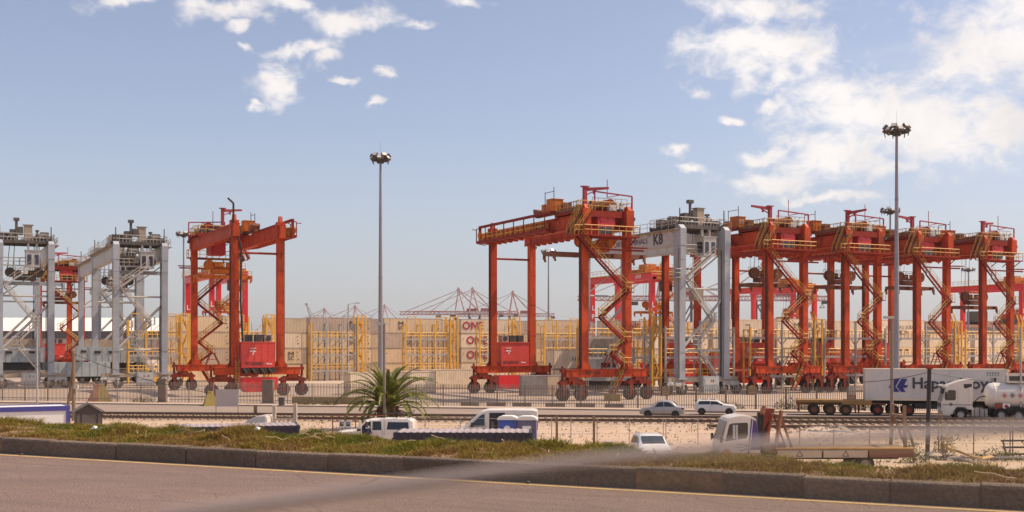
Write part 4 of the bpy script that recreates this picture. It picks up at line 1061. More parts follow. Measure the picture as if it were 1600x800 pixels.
# mobile harbour crane
t = thing('harbour_crane', 'pale lattice boom of a mobile harbour crane tilted up above the stacks', 'harbour crane', at(497, 640), 0)
b = MB(); p0, p1 = V(0, 0, 10), V(-6.5, 0, 29.5)
for a in ((-.6, -.6), (.6, -.6), (-.6, .6), (.6, .6)): b.bar(p0 + V(a[0] * 1.3, a[1] * 1.3, 0), p1 + V(a[0] * .5, a[1] * .5, 0), .22)
for i in range(10):
    q0 = p0.lerp(p1, i / 10); q1 = p0.lerp(p1, (i + 1) / 10); s = -1 if i % 2 else 1
    for y in (-.6, .6): b.bar(q0 + V(-.7 * s, y, 0), q1 + V(.7 * s, y, 0), .14)
b.box(p1, (1.6, 1, .8)); b.build('boom', M_galv, t)
b = MB(); b.tube((2, 0, 0), (2, 0, 15), 1.6, 1.2, 10); b.box((3, 0, 10), (7, 5, 4)); b.build('tower', M_galv, t)
b = MB(); b.bar((2, 0, 15), p1, .12); b.bar((2, 0, 12), (6, 0, 9), .3); b.build('hoist_rope', M_blk, t)
# ------------------------------------------------------------------ shipping containers
def corr_profile(L, n, d):
    """trapezoid corrugation along x: list of (x, depth)"""
    p = L / n; pts = []
    for i in range(n):
        x = -L / 2 + i * p
        pts += [(x, 0), (x + p * .3, 0), (x + p * .5, -d), (x + p * .8, -d)]
    pts.append((L / 2, 0)); return pts
def container_meshes(L, W_, H, ribs, depth, roofribs=True):
    """walls with pressed ribs, corner frame, doors at -x, machine end at +x"""
    w = MB(); e = .10
    for s in (-1, 1):
        pr = corr_profile(L - 2 * e, ribs, depth); y = s * (W_ / 2 - .02)
        vs = [(x, y + s * d_, .16) for x, d_ in pr] + [(x, y + s * d_, H - .10) for x, d_ in pr]; n = len(pr)
        w.add(vs, [(i, i + 1, n + i + 1, n + i) if s < 0 else (i + 1, i, n + i, n + i + 1) for i in range(n - 1)])
    pr = corr_profile(L - 2 * e, ribs if roofribs else 4, depth * .6); n = len(pr)
    w.add([(x, -W_ / 2 + .05, H - .03 + d_) for x, d_ in pr] + [(x, W_ / 2 - .05, H - .03 + d_) for x, d_ in pr], [(i, i + 1, n + i + 1, n + i) for i in range(n - 1)])
    w.add([(s, y, z) for s in (-L / 2 + e, L / 2 - e) for y in (-W_ / 2 + .05, W_ / 2 - .05) for z in (.16, H - .05)], [(0, 1, 3, 2), (4, 6, 7, 5)])
    w.box((0, 0, .1), (L - .2, W_ - .1, .1))
    f = MB()
    for x in (-L / 2 + .06, L / 2 - .06):
        for y in (-W_ / 2 + .06, W_ / 2 - .06):
            f.box((x, y, H / 2), (.12, .12, H - .36))
            for z in (.09, H - .09): f.box((x, y, z), (.18, .17, .18))
        for z in (.08, H - .07): f.box((x, 0, z), (.11, W_ - .32, .12))
    for y in (-W_ / 2 + .05, W_ / 2 - .05):
        f.box((0, y, .08), (L - .36, .09, .15)); f.box((0, y, H - .06), (L - .36, .085, .10))
    d = MB()
    for y in (-.57, .57): d.box((-L / 2 + .05, y, H / 2), (.06, 1.08, H - .34))
    for y in (-.85, -.28, .28, .85):
        d.tube((-L / 2 - .02, y, .2), (-L / 2 - .02, y, H - .2), .025, n=5); 
        for z in (.5, 1.1, H - .5): d.box((-L / 2 - .015, y, z), (.05, .14, .08))
    return w, f, d
def unit_mesh(L, W_, H):
    u = MB(); x = L / 2
    u.box((x - .05, 0, H * .5), (.08, W_ - .3, H - .36)); u.box((x + .0, -.3, .75), (.05, 1.3, .8)); u.box((x, .6, .9), (.06, .6, 1.2))
    for y in (-.55, .55): u.lathe((x + .01, y, H - .62), [(0, -.03), (.36, -.03), (.36, .03), (0, .03)], 'X', 12)
    return u
_cm = {}
def cont_kit(key, L, W_, H, ribs, depth, m, mf=None, reefer=True):
    if key in _cm: return _cm[key]
    w, f, d = container_meshes(L, W_, H, ribs, depth, not reefer)
    k = dict(wall=w.mesh('wall', m), frame=f.mesh('frame', mf or m), door=d.mesh('door', m), unit=unit_mesh(L, W_, H).mesh('cooling_unit', M_cgrey) if reefer else None, L=L, W=W_, H=H)
    _cm[key] = k; return k
REE = {'cream': ('c', M_cream), 'pale': ('p', M_cream2), 'tan': ('t', M_tan)}
def kit(col):
    if col in REE: return cont_kit(col, 12.19, 2.44, 2.88, 42, .018, REE[col][1], M_cframe)
    if col == 'red': return cont_kit('red', 12.19, 2.44, 2.75, 36, .045, M_cred, reefer=False)
    if col == 'dry': return cont_kit('dry', 12.19, 2.44, 2.88, 36, .045, M_cream2, reefer=False)
    if col == 'grey20': return cont_kit('grey20', 6.06, 2.44, 2.6, 20, .04, M_cgrey, reefer=False)
def container(col, label, loc, rz, group=None, flip=False, cat='container'):
    k = kit(col)
    t = thing('shipping_container', label, cat, loc, rz, group)
    for n in ('wall', 'frame', 'door', 'unit'):
        if k[n]:
            o = put('cooling_unit' if n == 'unit' else n, k[n], t)
            if flip: o.rotation_euler = (0, 0, PI)
    return t
UD = Vector((math.cos(PHI), math.sin(PHI), 0)); VD = Vector((-math.sin(PHI), math.cos(PHI), 0))
TIER = {1: ['only container'], 2: ['lower container', 'upper container'], 3: ['bottom container', 'middle container', 'top container'], 4: ['bottom container', 'second container up', 'third container up', 'top container']}
def msc(c, x, z):
    """three stacked black letters printed near the door end"""
    for i, s in enumerate('msc'):
        pass
    mm = MB(); z0 = z + .10; [mm.bar((x + p, -1.25, z0 + q), (x + p2, -1.25, z0 + q2), .16, .016, up=(0, 1, 0)) for p, q, p2, q2 in ((-.42, 0, -.42, .72), (.42, 0, .42, .72), (-.40, .66, 0, .28), (.40, .66, 0, .28))]; mm.build('lettering', M_black_ink, c); text('SC', 1.0, M_black_ink, c, (x, -1.25, z - .42), bold=.012)
def stack(base, cols, desc, marks=None, group='containers stacked behind the yellow racks'):
    """a column of containers; cols bottom to top"""
    z = 0.12; n = len(cols)
    colname = {'cream': 'cream', 'pale': 'pale cream', 'tan': 'tan', 'red': 'rust red', 'dry': 'pale ribbed'}
    out = []
    for i, col in enumerate(cols):
        lab = f"{colname[col]} container, {TIER[n][i].split()[0]} of {('', 'one', 'two', 'three', 'four')[n]} {desc}"
        c = container(col, lab, base + V(0, 0, z), PHI + random.uniform(-.004, .004), group, flip=(i % 3 == 1)); z += kit(col)['H'] + .01
        m = (marks or {}).get(i)
        if m:
            kind, x = m
            if kind == 'MSC': msc(c, x, 1.45)
            elif kind == 'ONE': text('ONE', 2.2, M_red_ink, c, (x, -1.25, 1.5), bold=.05, sx=1.0)
            elif kind == 'MAERSK': text('MAERSK', 1.7, M_black_ink, c, (x, -1.25, 1.5), bold=0.0, sx=1.1)
            elif kind == 'HAMBURG': text('HAMBURG S\u00dcD', 1.05, M_grey_ink, c, (x, -1.25, 1.35), sx=1.0)
            elif kind == 'T':
                e = MB(); 
                for poly in ([(-.45, .05), (.15, .1), (.45, -.08), (.12, -.08), (-.05, 0), (-.35, -.15)], [(-.05, -.08), (.12, -.14), (.1, -.3), (-.08, -.52), (-.1, -.4), (0, -.25)]): e.add([(x + a, -1.25, 1.8 + b_) for a, b_ in poly], [tuple(range(len(poly)))])
                e.build('emblem', M_white_ink, c)
        # small dark vents and plates near the door end
        if col in REE:
            e = MB()
            for (ex, ez, r) in ((5.2, 2.2, .10), (5.2, 1.5, .08), (5.35, .9, .12), (-5.5, 1.9, .09)): e.box((ex, -1.235, ez), (r * 2, .02, r * 1.6))
            stuff(e.build('data_plate', M_brn, c))
        out.append(c)
    return out
O1 = at(470, 214)
def blk(s, v=0): return O1 + UD * s + VD * v
S4 = ['cream', 'tan', 'cream', 'tan']
stack(blk(7.5), ['tan', 'cream', 'cream', 'tan'], 'stacked left of the grey light mast', {1: ('MSC', 2.1), 2: ('MSC', 2.1), 3: ('MSC', 2.1)})
stack(blk(22.0), ['cream', 'cream', 'tan', 'cream'], 'stacked right of the grey light mast', {2: ('MSC', -.9), 3: ('MSC', -2.6)})
stack(blk(38.2), ['pale', 'pale', 'pale', 'pale'], 'in the crimson lettered stack left of the middle crane', {1: ('ONE', -2.6), 2: ('ONE', -2.6), 3: ('ONE', -3.5)})
stack(blk(55.0), ['tan', 'cream', 'tan', 'cream'], 'between the far legs of the middle red crane')
stack(blk(71.0), ['cream', 'pale', 'cream', 'pale'], 'behind the near leg of the middle red crane', {3: ('ONE', 1.0)})
stack(blk(87.5), ['cream', 'tan', 'pale', 'pale'], 'between the middle red crane and the K8 crane')
stack(blk(-6.2), ['cream', 'cream', 'pale'], 'just right of the lone red crane', {1: ('MSC', 4.0)})
stack(blk(-19.2), ['cream', 'tan', 'cream', 'cream'], 'behind the right leg of the lone red crane')
# a back row closes the gaps
for s0_, cols, dsc in ((1.5, 'ctcc', 'in the back row over the first yellow rack'), (16, 'tcct', 'in the back row by the grey light mast'), (31, 'cttc', 'in the back row above the palm'), (46, 'ccct', 'in the back row left of the middle crane'),
                       (62, 'ctct', 'in the back row inside the middle crane'), (78, 'tcc', 'in the back row left of the K8 crane'), (96, 'ctcc', 'in the back row behind the K8 crane')):
    stack(blk(s0_, 9), [{'c': 'cream', 't': 'tan'}[q] for q in cols], dsc, group='containers in the back row')
# second block on the right
O2 = at(1230, 226)
def blk2(s, v=0): return O2 + UD * s + VD * v
D2 = ['behind the K8 crane', 'between the K8 crane and crane 13', 'in the dark lettered stack under crane 13', 'just right of crane 13', 'left of the tall right light mast', 'right of the tall right light mast', 'behind crane 10', 'at the right edge behind crane 10']
stack(blk2(-26), ['red', 'cream', 'pale'], D2[0], {0: ('T', 1)})
stack(blk2(-12.6), ['red', 'red', 'dry', 'dry'], D2[1], {1: ('T', 2.2)})
stack(blk2(2.6), ['cream', 'cream', 'cream', 'pale'], D2[2], {3: ('MAERSK', 1.4), 2: ('HAMBURG', 2)})
stack(blk2(16.4), ['red', 'red', 'dry', 'dry'], D2[3], {1: ('T', -.5)})
stack(blk2(29.6), ['cream', 'cream', 'pale', 'pale'], D2[4], {3: ('HAMBURG', -1)})
stack(blk2(43.2), ['pale', 'cream', 'cream'], D2[5], {2: ('MSC', 2), 1: ('MSC', 2)})
stack(blk2(56.6), ['cream', 'pale', 'pale'], D2[6], {2: ('MSC', 4.3)})
stack(blk2(71), ['cream', 'pale', 'cream'], D2[7], {2: ('MSC', -4)})
# nearer containers
def near_c(col, px, Y, label, z=0, mark=None, flip=False):
    c = container(col, label, at(px, Y, z + .02), PHI, None, flip)
    if mark: text(mark, 1.0, M_grey_ink, c, (.4, -1.25, 1.45))
    return c
near_c('pale', 915, 172, 'lower cream container under the dark lettered one, behind the middle red crane')
near_c('pale', 915, 172, 'upper cream container with dark serif lettering, behind the middle red crane', 2.92, 'HAMBURG S\u00dcD')
near_c('pale', 610, 154, 'low cream container standing alone right behind the palm')
near_c('pale', 712, 171, 'low cream container with a white roof edge left of the middle red crane')
c = container('grey20', 'short grey container with a pale door panel under the middle red crane', at(850, 147, .02), R(8), None)
b = MB(); b.box((1.0, -1.25, 1.3), (1.5, .06, 2.3)); b.build('door_panel', M_cream, c)
# pale site cabin with a dark window strip
t = thing('site_cabin', 'pale grey cabin with a dark window strip behind the stairs of the middle red crane', 'cabin', at(953, 168), PHI)
MB().box((0, 0, 2.9), (6.2, 2.6, 3.2)).build('wall', M_lgrey, t); MB().box((0, 0, 4.56), (6.4, 2.8, .12)).build('roof', M_wpl, t)
MB().box((-.8, -1.31, 3.6), (3.0, .04, .7)).build('window', M_cabglass, t); MB().box((0, 0, .7), (5.8, 2.2, 1.2)).build('base', M_dark, t)

# ------------------------------------------------------------------ reefer racks: steel platforms with yellow rails
def rack(label, loc, L, mcol, mdeck, tower=True, decks=(1.85, 4.75, 7.65, 10.5), top=11.5, depth=1.5, rz=PHI, tw=1.5, dense=True):
    t = thing('reefer_rack', label, 'rack', loc, rz, 'steel racks in front of the container stacks')
    n = max(2, round(L / (3.2 if dense else 6)))
    for i in range(n + 1):
        x = -L / 2 + L * i / n
        b = MB(); b.bar((x, 0, 0), (x, 0, top - (0 if i % 2 else .9)), .26, .26, up=(0, 1, 0)); b.bar((x, depth, 0), (x, depth, top - 1.2), .2, .2, up=(0, 1, 0)); b.bar((x, 0, top - 1.3), (x, depth, top - 1.3), .15)
        b.build('column', M_ryel if (i == 0 and tower) else mcol, t)
    for z in decks[:-1]:
        b = MB(); b.box((0, depth / 2, z), (L, depth, .16)); b.bar((-L / 2, 0, z - .05), (L / 2, 0, z - .05), .14, .30)
        for i in range(n):
            x0 = -L / 2 + L * i / n; x1 = x0 + L / n
            b.bar((x0, .05, z - 1.1), (x0 + .9, .05, z - .1), .12); b.bar((x1, .05, z - 1.1), (x1 - .9, .05, z - .1), .12)
        d = b.build('deck', mdeck, t)
        b = MB(); b.rail([(-L / 2, -.05, z + .08), (L / 2, -.05, z + .08)], step=.8, r=.065); b.build('handrail', M_ryel, d)
        # socket boxes along the back of the deck
        b = MB()
        for i in range(int(L / (1.3 if dense else 4))): b.box((-L / 2 + .7 + i * 1.3, depth * .8, z + 1.0), (.34, .25, .5)); b.tube((-L / 2 + .7 + i * 1.3, depth * .8, z), (-L / 2 + .7 + i * 1.3, depth * .8, z + .7), .05, n=4)
        stuff(b.build('socket_box', M_galv, d))
    b = MB()
    for i in range(int(L / 1.1) if dense else 0):
        x = -L / 2 + .6 + i * 1.1; b.tube((x, depth - .1, 0), (x, depth - .1, top - 1.0 - 1.4 * (i % 3 == 1)), .07, n=5)
    if dense: stuff(b.build('cable_riser', M_cgrey if mcol is M_ryel else M_mach, t))
    for i in range(n if dense else 0):
        x0 = -L / 2 + L * i / n; b = MB()
        for z in decks[:-1]: b.bar((x0, depth - .05, z), (x0 + L / n, depth - .05, min(top, z + 2.7)), .09)
        b.build('brace', mcol, t)
    if tower:
        x = L / 2 + tw / 2 + .1; b = MB()
        for dx in (-tw / 2, tw / 2):
            for y in (-.2, depth + .2): b.bar((x + dx, y, 0), (x + dx, y, top + .4), .24, .24, up=(0, 1, 0))
        z = 1.85
        while z < top + .5:
            for y in (-.2, depth + .2): b.bar((x - tw / 2, y, z), (x + tw / 2, y, z), .15)
            b.box((x, depth / 2, z), (tw, depth, .08)); z += 2.9
        b.bar((x - tw / 2, -.2, top + .35), (x + tw / 2, -.2, top + .35), .2)
        tw_ = b.build('stair_tower', M_ryel, t)
        b = MB(); z = 0.1; s = 1
        while z < 9:
            for y in (.2, .9): b.bar((x - s * tw * .4, y, z), (x + s * tw * .4, y, z + 2.8), .10, .22)
            for i in range(1, 7): b.box((x - s * tw * .4 + s * tw * .8 * i / 7, .55, z + 2.8 * i / 7), (.2, .7, .05))
            z += 2.9; s = -s
        b.build('stair_flight', M_ryel, tw_)
    # portal hoops on top
    for i in range(n):
        if i % 2 or not dense: continue
        b = MB(); x0 = -L / 2 + L * (i + .2) / n
        for dx in (0, 1.7): b.bar((x0 + dx, .6, decks[-2]), (x0 + dx, .6, top + .3), .16)
        b.bar((x0, .6, top + .3), (x0 + 1.7, .6, top + .3), .16); b.build('hoop', mcol, t)
    return t
rv = -7.0
rack('yellow and grey rack with a tall yellow stair tower left of the grey light mast', blk(4.2, rv), 8.6, M_galv, M_galv)
rack('yellow rack with a stair tower just right of the grey light mast', blk(22.6, rv), 9.0, M_ryel, M_galv)
rack('narrow yellow rack in front of the crimson lettered containers', blk(37.0, rv), 7.0, M_ryel, M_galv, True)
rack('yellow rack seen between the far legs of the middle red crane', blk(52.0, rv), 8.5, M_ryel, M_galv, True)
rack('yellow rack seen through the stairs of the middle red crane', blk(68.0, rv), 11, M_ryel, M_cream2, True)
rack('yellow and grey rack just left of the K8 crane', blk(82.5, rv), 8, M_ryel, M_galv, True)
rack('yellow rack behind the power box of the lone red crane', blk(-11.5, rv), 6, M_ryel, M_galv, True)
rack('yellow rack between the pale grey crane leg and the lone red crane', blk(-27.5, rv), 8.5, M_ryel, M_galv, True)
RC = Vector(rtg_loc(1229, 154)); rr = lambda u, v=0.0: RC + UD * u + VD * v
for u, L, tw_, lab in ((-17.5, 11, True, 'just left of the K8 crane legs'), (-3.5, 12, False, 'under the K8 crane and crane 13'), (11.5, 12, True, 'through the legs of crane 13'), (26, 12.5, False, 'left of the tall right light mast'),
                       (41, 12.5, True, 'just right of the tall right light mast'), (56.5, 13, True, 'behind the tanker cab'), (72, 12, False, 'at the right edge past crane 10')):
    rack('grey rack with yellow rails ' + lab, rr(u, 2.5), L, M_galv, M_galv, tw_, decks=(1.85, 4.75, 7.55, 10.4), top=10.0, dense=False)

# ------------------------------------------------------------------ light masts and poles
def flood_mesh():
    b = MB(); b.box((0, 0, 0), (.6, .3, .48)); b.bar((0, .1, -.25), (0, .45, -.55), .08); return b
def mast(label, loc, H, n=12, R0=.95, r=.34, cat='light mast'):
    t = thing('light_mast', label, cat, loc, 0, 'yard light masts')
    b = MB(); b.tube((0, 0, 0), (0, 0, .6), r * 1.35, r * 1.2, 14); b.tube((0, 0, .55), (0, 0, H), r, r * .42, 14)
    for k in range(1, 4): b.lathe((0, 0, H * k / 4), [(r * (1 - .58 * k / 4) + .03, -.1), (r * (1 - .58 * k / 4) + .03, .1)], 'Z', 14)
    b.build('pole', M_mast, t)
    b = MB()
    ring = [V(R0 * math.cos(2 * PI * i / 24), R0 * math.sin(2 * PI * i / 24), H - .15) for i in range(25)]
    b.path(ring, .07, 5)
    for i in range(6): b.bar((0, 0, H - .15), ring[i * 4], .1)
    b.lathe((0, 0, H), [(.45, -.5), (.5, -.2), (.5, .2), (.3, .35), (0, .4)], 'Z', 12); b.build('lamp_ring', M_dark, t)
    fm = flood_mesh().mesh('floodlight', M_mach)
    lm = MB().box((0, -.16, 0), (.52, .03, .4)).mesh('lens', M_lens)
    for i in range(n):
        a = 2 * PI * i / n
        o = put('floodlight', fm, t, (R0 * 1.15 * math.cos(a), R0 * 1.15 * math.sin(a), H + (.12 if i % 2 else .45)), (R(-35), 0, a + PI / 2)); put('lens', lm, o)
    b = MB(); b.tube((0, 0, H + .3), (0, 0, H + 2.4), .018, .008, 4); b.build('lightning_rod', M_mast, t)
    return t
mast('tall grey light mast behind the palm, with a crown of floodlights', at(594.5, 146), 30.0)
mast('tallest light mast, in front of the red cranes at right', at(1401, 128), 30.2, R0=1.1)
mast('small far light mast just left of the tall right mast, level with crane tops', at(1391, 203), 30.0, R0=1.3)
mast('small far light mast just left of the lone red crane', at(287, 248), 30.2, R0=1.25)
mast('small far light mast between the far leg and near leg of the middle red crane', at(857, 292), 30.0, R0=1.5)
mast('small far light mast seen between crane 10 and its left neighbour', at(1513, 330), 28.0, R0=1.5)
M_brnpole = mat('brown_grey_pole', (.21, .17, .145), .6, var=.12)
def pole(label, px, Y, H, r=.09, m=None, lamp=False, name='lamp_pole', cat='pole', lean=0.0, arm=None, white=False):
    t = thing(name, label, cat, at(px, Y), 0)
    b = MB(); b.tube((0, 0, 0), (lean, 0, H), r, r * .75, 10); b.build('shaft', m or M_galv, t)
    if lamp:
        b = MB(); b.box((lean - .25, -.1, H + .06), (.75, .3, .16)); b.build('lamp_head', M_lgrey, t)
        b = MB(); b.box((lean - .3, -.1, H - .035), (.5, .22, .03)); b.build('lens', M_lens, t)
    if arm:
        b = MB(); b.tube((0, 0, H), (arm, 0, H + .25), .06, n=6); b.box((arm + .3, 0, H + .22), (.7, .3, .14)); b.build('lamp_head', M_lgrey, t)
    return t
pole('slim grey street lamp standing in front of the palm', 600.5, 85.5, 8.0, .115, M_brnpole, True, cat='street lamp')
p = pole('slim brown street lamp in front of the tall right mast, behind the flatbed truck', 1393.5, 84, 8.4, .14, M_brnpole, True, cat='street lamp')
pole('slim grey lamp pole at the right edge in front of the tanker', 1595, 97.2, 8.0, .11, M_galv)
pole('thin pale pole behind the blue edged box at the left', 58, 112, 8.2, .10, M_galv)
pole('thin yard lamp pole left of the grey light mast, above the first yellow rack', 544, 190, 13.2, .12, M_galv, arm=1.3)
pole('slim lamp post right of the K8 crane, among the grey racks', 1171, 176, 9.5, .12, M_galv, True)
pole('slim lamp post between the racks left of the tall right mast', 1286, 186, 9.8, .12, M_galv, True)
pole('slim lamp post among the racks right of the tall right mast', 1488, 182, 8.9, .12, M_galv, True)
t = thing('utility_pole', 'dark wooden pole with a leaning brace above the garden shed', 'pole', at(115, 98), 0)
MB().tube((0, 0, 0), (0, 0, 5.95), .16, .13, 8).build('shaft', M_wood, t)
MB().tube((-.75, .3, .2), (-.1, .05, 4.4), .12, .1, 8).build('brace', M_wood, t)
MB().box((.25, -.1, 2.9), (.35, .3, .3)).build('junction_box', M_lgrey, t)
def sag(p, q, s, r, n=14):
    b = MB(); pts = [p.lerp(q, i / n) - V(0, 0, s * 4 * (i / n) * (1 - i / n)) for i in range(n + 1)]; b.path(pts, r, 4); return b
t2 = at(115, 98, 5.7)
tag(sag(at(-60, 106, 3.4), t2, .5, .022).build('cable', M_blk), 'sagging black cable running left from the wooden pole above the shed', 'cable')
tag(sag(t2, at(330, 92, 2.6), .4, .022).build('cable', M_blk), 'sagging black cable running right from the wooden pole above the shed', 'cable')
t = thing('utility_pole', 'black pole standing on the sand in front of the blue lettered container', 'pole', at(1449, 67), 0)
MB().tube((0, 0, 0), (.12, 0, 5.05), .14, .12, 8).build('shaft', M_blk, t); MB().box((.12, 0, 5.1), (.3, .3, .12)).build('cap', M_dred, t)
tag(sag(at(1300, 74, 4.1), at(1450.5, 67, 4.85), .25, .018).build('cable', M_blk), 'thin black wire running left from the black pole across the big container', 'cable')
tag(sag(at(1450.5, 67, 4.85), at(1640, 67, 4.2), .2, .018).build('cable', M_blk), 'thin black wire running right from the black pole to the tanker', 'cable')

# ------------------------------------------------------------------ far buildings
t = thing('warehouse', 'long low warehouse with a bright white roof behind the pale grey cranes', 'warehouse', at(60, 520), R(4))
M_pinkwall = mat('warehouse_wall', (0.50, 0.38, 0.32), 0.8); M_wroof = mat('white_roof', (0.78, 0.75, 0.70), 0.5, var=0.04)
b = MB(); b.b2((-170, 0, 0), (78, 60, 11.5)); wl_ = b.build('wall', M_pinkwall, t)
b = MB()
for i in range(31): b.box((-166 + i * 8, -.15, 6), (.5, .3, 11.8))
b.build('pilaster', M_cgrey, wl_)
b = MB(); b.b2((-171, -1, 9.6), (79, -.2, 13.0)); b.build('fascia', mat('fascia_dark', (0.09, 0.075, 0.09), 0.7), wl_)
b = MB(); b.prism([(-2.2, 13.0), (62, 13.0), (40, 19.5), (22, 19.5)], -171, 79, 'YZ'); 
for i in range(60): b.box((-169 + i * 4.2, 10, 16.4), (.12, 25.5, .06), rot=Matrix.Rotation(math.atan2(6.5, 24.2), 3, 'X'))
b.build('roof', M_wroof, t)
b = MB()
for i in range(12): b.b2((-160 + i * 20, -.3, 1), (-150 + i * 20, -.02, 6))
b.build('door', M_cgrey, wl_)
t = thing('warehouse', 'low brown roofed shed far behind crane 10 at the right', 'warehouse', at(1560, 420), R(6))
MB().b2((-26, 0, 0), (40, 20, 13)).build('wall', M_cgrey, t); MB().prism([(-1, 13), (21, 13), (10, 15.5)], -27, 41, 'YZ').build('roof', M_brn, t)
b = MB(); b.b2((-8, 4, 15), (-2, 8, 19)); b.b2((6, 4, 14), (14, 9, 18)); b.b2((20, 4, 14), (22, 6, 22)); b.build('roof_plant', M_mach, t)

# ------------------------------------------------------------------ yard bits
def wedge(label, px, Y, h, w, m1, m2):
    t = thing('warning_wedge', label, 'barrier', at(px, Y, .004), R(20))
    b = MB(); b.add([(-w / 2, -w / 2, 0), (w / 2, -w / 2, 0), (w * .16, -w * .1, h), (-w * .16, -w * .1, h), (-w / 2, w / 2, 0), (w / 2, w / 2, 0), (w * .16, w * .1, h), (-w * .16, w * .1, h)],
                    [(0, 1, 2, 3), (1, 5, 6, 2), (5, 4, 7, 6), (3, 2, 6, 7), (0, 4, 5, 1)]); b.build('block', m1, t)
    b = MB(); b.add([(-w / 2 - .01, -w / 2, 0.01), (-w / 2 - .01, w / 2, .01), (-w * .16 - .01, w * .1, h), (-w * .16 - .01, -w * .1, h)], [(0, 1, 2, 3)]); b.add([(-w / 2 - .01, -w / 2 - .012, 0.01), (-.1 * w, -w / 2 - .012, .01), (-w * .05, -w * .1 - .012, h), (-w * .16 - .01, -w * .1 - .012, h)], [(0, 1, 2, 3)]); b.build('painted_side', m2, t)
M_olive = mat('faded_yellow_paint', (0.27, 0.20, 0.05), 0.8, stain=(0.16, 0.10, 0.05), stain_amt=0.7); M_fred = mat('faded_red_paint', (0.27, 0.07, 0.04), 0.8, stain=(0.20, 0.12, 0.07), stain_amt=0.6)
wedge('red and yellow painted concrete wedge behind the fence, below the pale grey cranes', 156, 132.2, 2.0, 2.7, M_olive, M_fred)
wedge('olive yellow concrete wedge at the fence beside the blank signboard', 329, 122.6, 1.55, 1.5, M_olive, M_olive)
def beam(label, px, Y, L, h, m, rz=R(-12)):
    b = MB(); b.prism([(-.3, 0), (.3, 0), (.22, h), (-.22, h)], -L / 2, L / 2, 'YZ'); o = b.build('concrete_barrier', m, None, loc=at(px, Y, .006), rot=(0, 0, rz)); tag(o, label, 'barrier'); return o
beam('long yellow barrier lying inside the fence left of the palm', 512, 126.5, 8.2, .75, M_olive)
beam('short yellow barrier under the near sill of the middle red crane', 957, 133.0, 1.9, .8, M_olive)
def hazard(label, px, Y):
    t = thing('hazard_block', label, 'barrier', at(px, Y, .006), R(10)); MB().box((0, 0, .55), (.95, .8, 1.1)).build('block', M_dark, t)
    for i in range(4):
        b = MB(); z = .1 + i * .27
        b.add([(-.46, -.41, z), (0, -.41, z + .2), (.46, -.41, z), (.46, -.41, z + .13), (0, -.41, z + .33), (-.46, -.41, z + .13)], [(0, 1, 4, 5), (1, 2, 3, 4)]); b.build('stripe', M_yel, t)
hazard('black and yellow striped block at the left wheels of the K8 crane', 1039, 147.0)
hazard('black and yellow striped block at the left wheels of crane 13', 1173, 150.0)
t = thing('waste_bin', 'dark ribbed waste bin by the broad gate pillar', 'bin', at(440, 121.2), 0)
b = MB(); b.lathe((0, 0, 0), [(.26, .05), (.34, .9), (.36, .95), (.30, .95), (0, .9)], 'Z', 14); b.build('drum', M_dark, t)
b = MB()
for i in range(14): a = 2 * PI * i / 14; b.bar((.29 * math.cos(a), .29 * math.sin(a), .1), (.36 * math.cos(a), .36 * math.sin(a), .92), .03)
b.build('slat', M_cgrey, t)
# yard trucks and tractors between the grey cranes
def yard_box(label, px, Y, L, h, z0, m):
    t = thing('yard_trailer', label, 'trailer', at(px, Y), PHI)
    MB().box((0, 0, z0 + h / 2), (L, 2.4, h)).build('body', m, t)
    b = MB()
    for i in range(int(L / 1.2)): b.box((-L / 2 + .6 + i * 1.2, -1.22, z0 + h / 2), (.06, .05, h - .1))
    b.build('rib', m, t)
    MB().box((0, 0, z0 - .15), (L, 1.6, .3)).build('chassis', M_blk, t)
    wm = wheel_meshes(.52, .35, M_tyre, M_rim)
    for x in (-L / 2 + 1, -L / 2 + 2.3, L / 2 - 1.2):
        for y in (-1.05, 1.05): put_wheel(t, (x, y, .52), wm)
yard_box('pale ribbed yard trailer behind the wheels of the leftmost grey crane', 28, 196, 12, 2.4, 1.3, M_lgrey)
yard_box('bluish grey yard trailer between the two left grey cranes', 128, 187, 8.5, 2.3, 1.4, M_bgrey)
t = thing('yard_tractor', 'yellow yard tractor parked beside the right leg of the pale grey crane', 'tractor', at(238, 183), PHI)
b = MB(); b.prism([(-1.6, .6), (1.6, .6), (1.6, 1.3), (.5, 1.4), (.4, 2.6), (-.8, 2.6), (-.9, 1.3), (-1.6, 1.2)], -.9, .9, 'XZ'); b.build('body', M_ryel, t)
MB().box((-.2, -.92, 2.05), (.9, .04, .8)).build('window', M_cabglass, t)
wm_ = wheel_meshes(.5, .35, M_tyre, M_rim)
for x in (-1.0, 1.1):
    for y in (-.8, .8): put_wheel(t, (x, y, .5), wm_)
